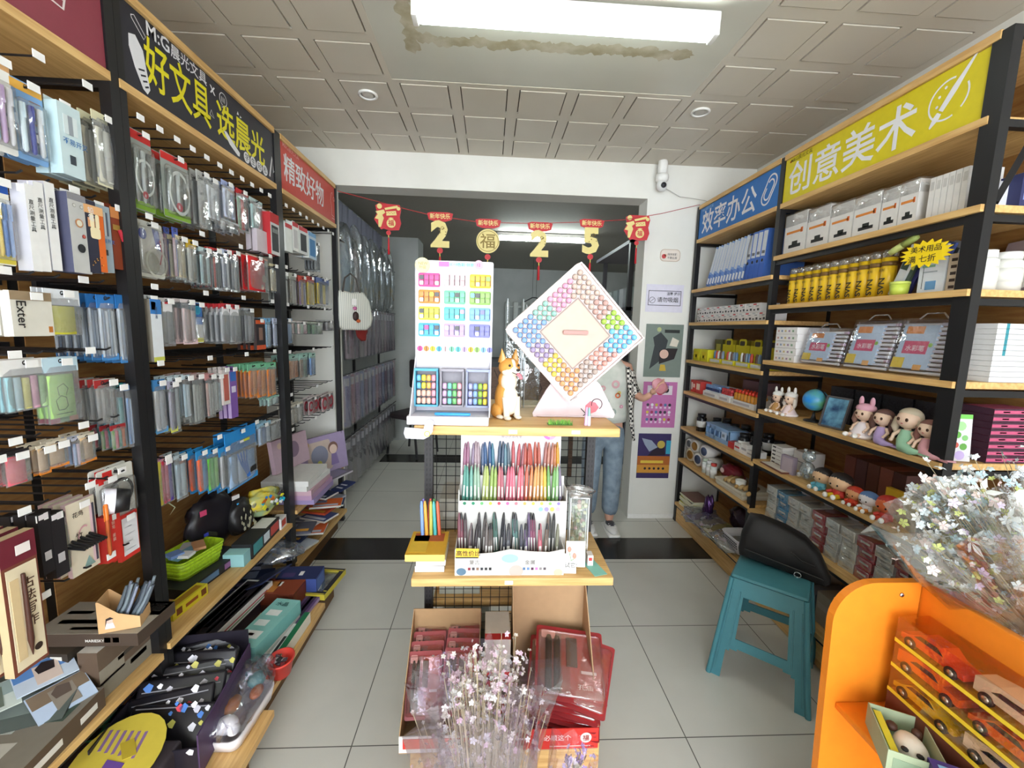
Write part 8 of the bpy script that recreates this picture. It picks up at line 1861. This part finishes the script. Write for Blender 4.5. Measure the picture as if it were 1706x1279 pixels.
for s in (-1, 1): m.ell((s * .028, -.095, 1.485), (.011, .006, .006), M('241C1A', .2), 8, 6)
m.ell((0, -.098, 1.42), (.02, .006, .005), M('B8605C'), 8, 6); m.build('face', t)
m = MB(); m.ell((0, .008, 1.495), (.082, .092, .10), M('241E1E', .5), 20, 12, fn=lambda d: 1 if (d.y > -.35 or d.z > .5) else .8); m.tube([(0, .09, 1.47), (0, .12, 1.36), (0, .10, 1.22)], [.035, .03, .015], M('241E1E', .5), 10); m.build('hair', t)
jeans = [([(0, 0, .87, .135), (0, 0, .80, .135)], None), ([(-.078, 0, .70, .098), (-.087, -.01, .46, .078), (-.092, .01, .10, .07)], 1), ([(.078, 0, .70, .098), (.077, -.02, .46, .078), (.072, -.02, .10, .07)], 1)]
skin_mesh('jeans', jeans, t, JEAN)
TOP = noisy('printed_tee', 'C8CCC2', 'DCDCD4', (1, 1, 1), 10, .8, 3)
top = MB(); top.lathe([(.150, .845), (.158, .90), (.145, 1.0), (.152, 1.14), (.150, 1.24), (.09, 1.295), (.052, 1.31)], TOP, 28, sx=1.05, sy=.82); top.build('shirt', t)
m = MB(); g = random.Random(44)
for a, z, r_, c in ((.05, 1.05, .02, 'E0703C'), (.06, 1.07, .012, 'E8C84C'), (-.03, 1.0, .022, '8CB0A0'), (.02, .93, .026, '9CA8A0'), (.08, .97, .012, 'D87CA0'), (-.06, 1.1, .02, 'D8A0A4'), (.03, 1.13, .03, 'D8A8AC')): m.ring(a, z, r_ * .5, r_, -.128, M(c), 14)
m.build('shirt_print', t)
CHK = bpy.data.materials.new('checked_knit'); CHK.use_nodes = True
nt = CHK.node_tree; ck = nt.nodes.new('ShaderNodeTexChecker'); ck.inputs['Scale'].default_value = 55; ck.inputs[1].default_value = lin('1E1A1C'); ck.inputs[2].default_value = lin('DDD8D0'); tc_ = nt.nodes.new('ShaderNodeTexCoord')
nt.links.new(tc_.outputs['Object'], ck.inputs[0]); nt.links.new(ck.outputs[0], nt.nodes['Principled BSDF'].inputs['Base Color']); nt.nodes['Principled BSDF'].inputs['Roughness'].default_value = .9
skin_mesh('sleeve', [([(.14, 0, 1.25, .062), (.19, -.02, 1.06, .052), (.22, -.10, 1.04, .043)], None)], t, CHK)
skin_mesh('sleeve', [([(-.14, 0, 1.25, .062), (-.20, .02, 1.08, .052), (-.18, -.05, .94, .043)], None)], t, CHK)
skin_mesh('cardigan_front', [([(.12, -.09, 1.26, (.035, .02)), (.15, -.10, 1.08, (.042, .02)), (.165, -.09, .92, (.04, .02)), (.185, -.08, .80, (.03, .016)), (.21, -.07, .70, (.014, .01))], None)], t, CHK)
# right hand raised and holding a pink wrapped snack, five fingers
HX = Vector((.285, -.225, 1.11))
hand = [([(.262, -.196, 1.075, .02), (.275, -.215, 1.10, .026), (.29, -.232, 1.13, .024)], None)]
for k in range(4): 
    u = -.018 + .012 * k
    hand.append(([(.292 + u * .5, -.238 + u, 1.145 + .002 * k, .0085), (.306 + u * .5, -.258 + u, 1.165 + .004 * k, .0078), (.325 + u * .4, -.262 + u, 1.17 + .006 * k, .0065)], 2))
hand.append(([(.268, -.235, 1.10, .0095), (.272, -.255, 1.125, .0085), (.285, -.262, 1.14, .007)], 1))
skin_mesh('hand', hand, t, SK)
hand = [([(-.15, -.1, .86, .02), (-.145, -.115, .82, .026), (-.14, -.12, .79, .024)], None)]
for k in range(4): u = -.018 + .012 * k; hand.append(([(-.14 + u, -.122, .77, .0085), (-.14 + u, -.128, .745, .0078), (-.138 + u, -.12, .725, .0065)], 2))
hand.append(([(-.118, -.125, .82, .0095), (-.11, -.135, .80, .0085), (-.112, -.138, .78, .007)], 1))
skin_mesh('hand', hand, t, SK)
for s, x, y in ((-1, -.092, 0), (1, .072, -.02)):
    o = MB(); o.ell((x, y - .05, .035), (.045, .115, .032), M('E0DEDC', .4), 18, 10); o.rbox(x - .046, x + .046, y - .165, y + .065, 0, .024, M('ECEAE6', .5), .012, 3); f_ = o.build('shoe', t)
    o = MB(); o.ell((x, y - .04, .05), (.036, .07, .028), M('4A4C54', .3), 14, 8); [o.tube([(x - .025, y - .07 - .018 * k, .068 - .004 * k), (x + .025, y - .07 - .018 * k, .068 - .004 * k)], .003, WHITE, 5) for k in range(3)]; o.build('laces', f_)
t2 = thing('snack_pack', 'pink crinkled pack held in the raised hand of the person', 'pack', (.87 + .30, 3.07 - .25, 1.14), (0, R(40), 0))
crinkle(MB(), (0, 0, 0), (.06, .012, .045), M('C8848C', .35), 77, amp=.1).build('pack_body', t2)

# striped tote and wrapped goods on the left wall of the back room
t = thing('tote_bag', 'white striped tote bag hanging at the doorway beside the last rack', 'bag', (-1.04, 3.27, 1.46), (0, 0, R(35)))
t.scale = (1.15,) * 3
ST = bpy.data.materials.new('tote_stripe'); ST.use_nodes = True
nt = ST.node_tree; wv = nt.nodes.new('ShaderNodeTexWave'); wv.inputs['Scale'].default_value = 26; cr = nt.nodes.new('ShaderNodeValToRGB'); cr.color_ramp.elements[0].color = lin('9A9C98'); cr.color_ramp.elements[1].color = lin('DEDCD0'); cr.color_ramp.elements[1].position = .4; tc_ = nt.nodes.new('ShaderNodeTexCoord')
nt.links.new(tc_.outputs['Object'], wv.inputs[0]); nt.links.new(wv.outputs['Fac'], cr.inputs[0]); nt.links.new(cr.outputs[0], nt.nodes['Principled BSDF'].inputs['Base Color'])
m = MB(); o_ = [(-.09, .02), (-.06, .0), (.09, .0), (.125, .03), (.135, .08), (.115, .19), (.08, .245), (.05, .25), (.0, .24), (-.05, .25), (-.085, .25), (-.105, .2), (-.11, .1)]
k = 6; vs = []
for i in range(k + 1):
    s_ = -1 + 2 * i / k; q = (1 - abs(s_) ** 3) ** .5 * .12 + .88; vs += [(a * q, s_ * .035, .12 + (b_ - .12) * q) for a, b_ in o_]
n = len(o_); m.add(vs, [(i * n + j, i * n + (j + 1) % n, (i + 1) * n + (j + 1) % n, (i + 1) * n + j) for i in range(k) for j in range(n)] + [list(range(n))[::-1], list(range(k * n, k * n + n))], ST, True); m.build('bag_body', t)
m = MB(); m.tube([(-.06, -.03, .24), (-.04, -.02, .33), (.0, 0, .36), (.03, -.02, .33), (.05, -.03, .24)], .006, M('4A4440'), 6); m.build('handle', t)
m = MB(); m.ell((.015, -.045, .09), (.02, .012, .03), M('3A2420'), 10, 8); m.ell((.01, -.047, .14), (.014, .01, .012), M('C870A0'), 8, 6); m.ell((.03, -.05, .06), (.014, .01, .012), M('C8602C'), 8, 6); m.box(-.01, .02, -.05, -.046, .16, .2, M('E8E4E0')); m.build('charm', t)
t = thing('red_bag', 'red net bag hanging behind the striped tote', 'bag', (-1.06, 3.62, 1.38), (0, R(-14), R(60)))
crinkle(MB(), (0, 0, .13), (.055, .04, .14), M('8C2A26', .5), 88, amp=.14).build('bag_body', t)
g = random.Random(55)
for i in range(7):
    y_ = 3.50 + .24 * i
    t = thing('garment_bag', 'long clear bag holding a %s garment, top row of the back room' % ('pale blue', 'rose beige', 'silver', 'steel grey', 'charcoal', 'slate', 'dark grey')[i], 'bag', (-1.16, y_, 1.76), (0, 0, R(62)))
    crinkle(MB(), (0, 0, .2), (.10, .05, .33), clear('EEF4F8', .3, .05, .12), 100 + i, amp=.12).build('film', t)
    crinkle(MB(), (0, .01, .15), (.06, .03, .24), M(('A8C0CC', 'B8A49C', 'B8C0C4', '8C989C', '4C5254', '5C6468', '484E50')[i], .5), 120 + i, amp=.15).build('garment', t)
rows_ = ((1.22, .42, ('7E7280', 'A08C92', '8E7C88', 'A09894', 'B8A0A4', '907F8C'), 'second'), (.67, .42, ('908EB0', 'B0848F', 'A490AC', '8894B8', '94788E', 'A4A4B4'), 'third'), (.15, .41, ('6A686C', '5C5458', '78747C', '54545C', '6C6064', '5C5C64'), 'lowest'))
for r_, (z, h, cs, nm) in enumerate(rows_):
    for i in range(14):
        y_ = 3.46 + .125 * i
        if r_ == 0 and i < 1: continue
        kk = ('wp', r_, i % 6)
        lb_ = 'flat wrapped sock pack in the %s row on the back room wall' % nm
        if kk in _gl: dup(_gl[kk], (-1.16, y_, z), (0, 0, R(66 + g.uniform(-6, 6))), lb_, 'wrapped packs, %s row' % nm)
        else:
            t = thing('wrapped_pack', lb_, 'pack', (-1.16, y_, z), (0, 0, R(66 + g.uniform(-6, 6))), 'wrapped packs, %s row' % nm)
            m = MB(); m.rbox(-.05, .05, -.012, .012, 0, h, M(cs[i % 6], .6), .008, 1); m.box(-.035, -.015, -.0128, -.012, h * .1, h * .9, M(('B8A8B0', '5A545C')[i % 2])); m.box(-.03, .03, -.0132, -.0128, h * .8, h * .95, M('C8C4C8')); m.build('pack', t)
            MB().rbox(-.055, .055, -.018, .014, -.01, h + .01, clear('F4F4FA', .2, .08, .06), .006, 1).build('film', t); _gl[kk] = t
m = MB(); 
t = thing('hanging_rack', 'black wire wall rack carrying the wrapped packs in the back room', 'rack')
for z in (2.14, 1.645, 1.095, .565): MB().tube([(-1.16, 3.42, z), (-1.16, 5.3, z)], .006, DARK, 6).build('rail', t)
for y_ in (3.43, 4.3, 5.25): MB().box(-1.36, -1.34, y_ - .015, y_ + .015, 0, 2.3, DARK).build('upright', t)
t = thing('curtain', 'slanting pale blue curtain folded along the top of the back room wall', 'curtain', (0, 0, 0))
m = MB(); vs = []; n = 40
for i in range(n + 1):
    y_ = 3.42 + 1.6 * i / n; x = -1.25 + .02 * math.sin(i * 1.9); vs += [(x, y_, 2.5), (x + .02 * math.cos(i * 1.3), y_, 2.22 + .01 * (i % 3))]
m.add(vs, [(2 * i, 2 * i + 2, 2 * i + 3, 2 * i + 1) for i in range(n)], M('8A8C9C', .8), True); m.build('cloth', t)
# chair, radiator, shelf, clothes hanger in the back room
t = thing('office_chair', 'dark padded chair beside the pilaster in the back room', 'chair', (-.80, 5.15, 0), (0, 0, R(-30)))
m = MB(); m.rbox(-.2, .2, -.03, .03, .75, 1.1, M('3A3034', .6), .03, 3); m.build('backrest', t); m = MB(); m.rbox(-.22, .22, -.42, .02, .44, .5, M('3A3034', .6), .03, 3); m.build('seat', t)
for sx_, sy_ in ((-1, -.38), (1, -.38), (-1, 0), (1, 0)): MB().tube([(sx_ * .18, sy_, .44), (sx_ * .22, sy_, 0)], .014, DARK, 6).build('leg', t)
for s in (-1, 1): MB().tube([(s * .16, 0, .44), (s * .16, .02, .78)], .012, DARK, 6).build('back_support', t)
t = thing('radiator', 'white column radiator on the far wall of the back room', 'radiator', (.72, 7.95, 1.25))
for k in range(6): MB().rbox(-.45 + .15 * k, -.36 + .15 * k, -.06, .04, 0, .75, M('D0D4D0', .5), .02, 2).build('column', t)
for z in (.08, .66): MB().tube([(-.42, 0, z), (.42, 0, z)], .02, M('D0D4D0', .5), 8).build('pipe', t)
for s in (-1, 1): MB().tube([(s * .44, 0, -1.25), (s * .44, 0, .66)], .014, M('D0D4D0', .5), 8).build('riser_pipe', t)
t = thing('clothes_hanger', 'dark clothes hanger on two cords above the radiator', 'hanger', (.70, 6.9, 1.98))
MB().tube([(-.03, 0, .62), (-.03, 0, .04)], .003, M('5A6058'), 4).build('cord', t); MB().tube([(.03, 0, .62), (.03, 0, .04)], .003, M('5A6058'), 4).build('cord', t); MB().tube([(-.16, 0, -.04), (-.03, 0, .03), (.03, 0, .03), (.16, 0, -.04)], .01, M('2A2A2C'), 6).build('hanger_bar', t)
t = thing('storage_rack', 'dark metal rack with grey boxes on the right of the back room', 'rack', (0, 0, 0))
for x, y_ in ((1.22, 3.75), (1.30, 4.9), (1.7, 3.75), (1.7, 4.9)): MB().box(x - .02, x + .02, y_ - .02, y_ + .02, 0, 2.35, DARK).build('post', t)
for z in (.5, 1.05, 1.72, 2.3): MB().box(1.2, 1.72, 3.73, 4.92, z - .03, z, M('5A5660')).build('shelf', t)
for k in range(5):
    bx('carton', 'pale grey storage box on the dark rack in the back room, %s' % ('nearest', 'second', 'third', 'fourth', 'farthest')[k], 'box', 1.34, 3.9 + .2 * k, 1.7205, .12, .17, .19, 90, ('A4B0AC', 'B8BCC0', '8C9898', 'A0A8A4', '94A0A0')[k], front=((.1, .9, .6, .8, 'C8D0CC'),))
t = thing('round_fan', 'large ochre round fan behind the dark rack in the back room', 'fan', (1.42, 5.2, 1.6), (R(80), 0, R(-60)))
MB().lathe([(0, 0), (.34, .0), (.34, .01), (0, .03)], M('B8984A', .8), 30).build('fan_disc', t)
bx('cabinet', 'dark grey low cabinet at the back of the back room', 'cabinet', -.1, 7.3, 0, 1.5, .4, 1.0, 0, '4A4A4C', front=((.02, .49, .05, .95, '565658'), (.51, .98, .05, .95, '565658')))
t = thing('folding_screen', 'brown herringbone wooden screen behind the corgi figurine', 'screen', (.45, 4.2, 0), (0, 0, 0))
HB = noisy('herringbone_wood', '5C463C', '7C6050', (6, 1, 30), 4, .6)
m = MB(); m.box(-.5, .42, -.02, .02, .72, 1.12, HB); m.build('panel', t)
m = MB()
for k in range(9): m.stroke([(-.5 + .1 * k, .74), (-.42 + .1 * k, .92), (-.5 + .1 * k, 1.10)], .008, -.021, M('3C2E28'))
m.build('herringbone_lines', t)
for x in (-.48, .40): MB().box(x - .02, x + .02, -.02, .02, 0, .72, HB).build('leg', t)
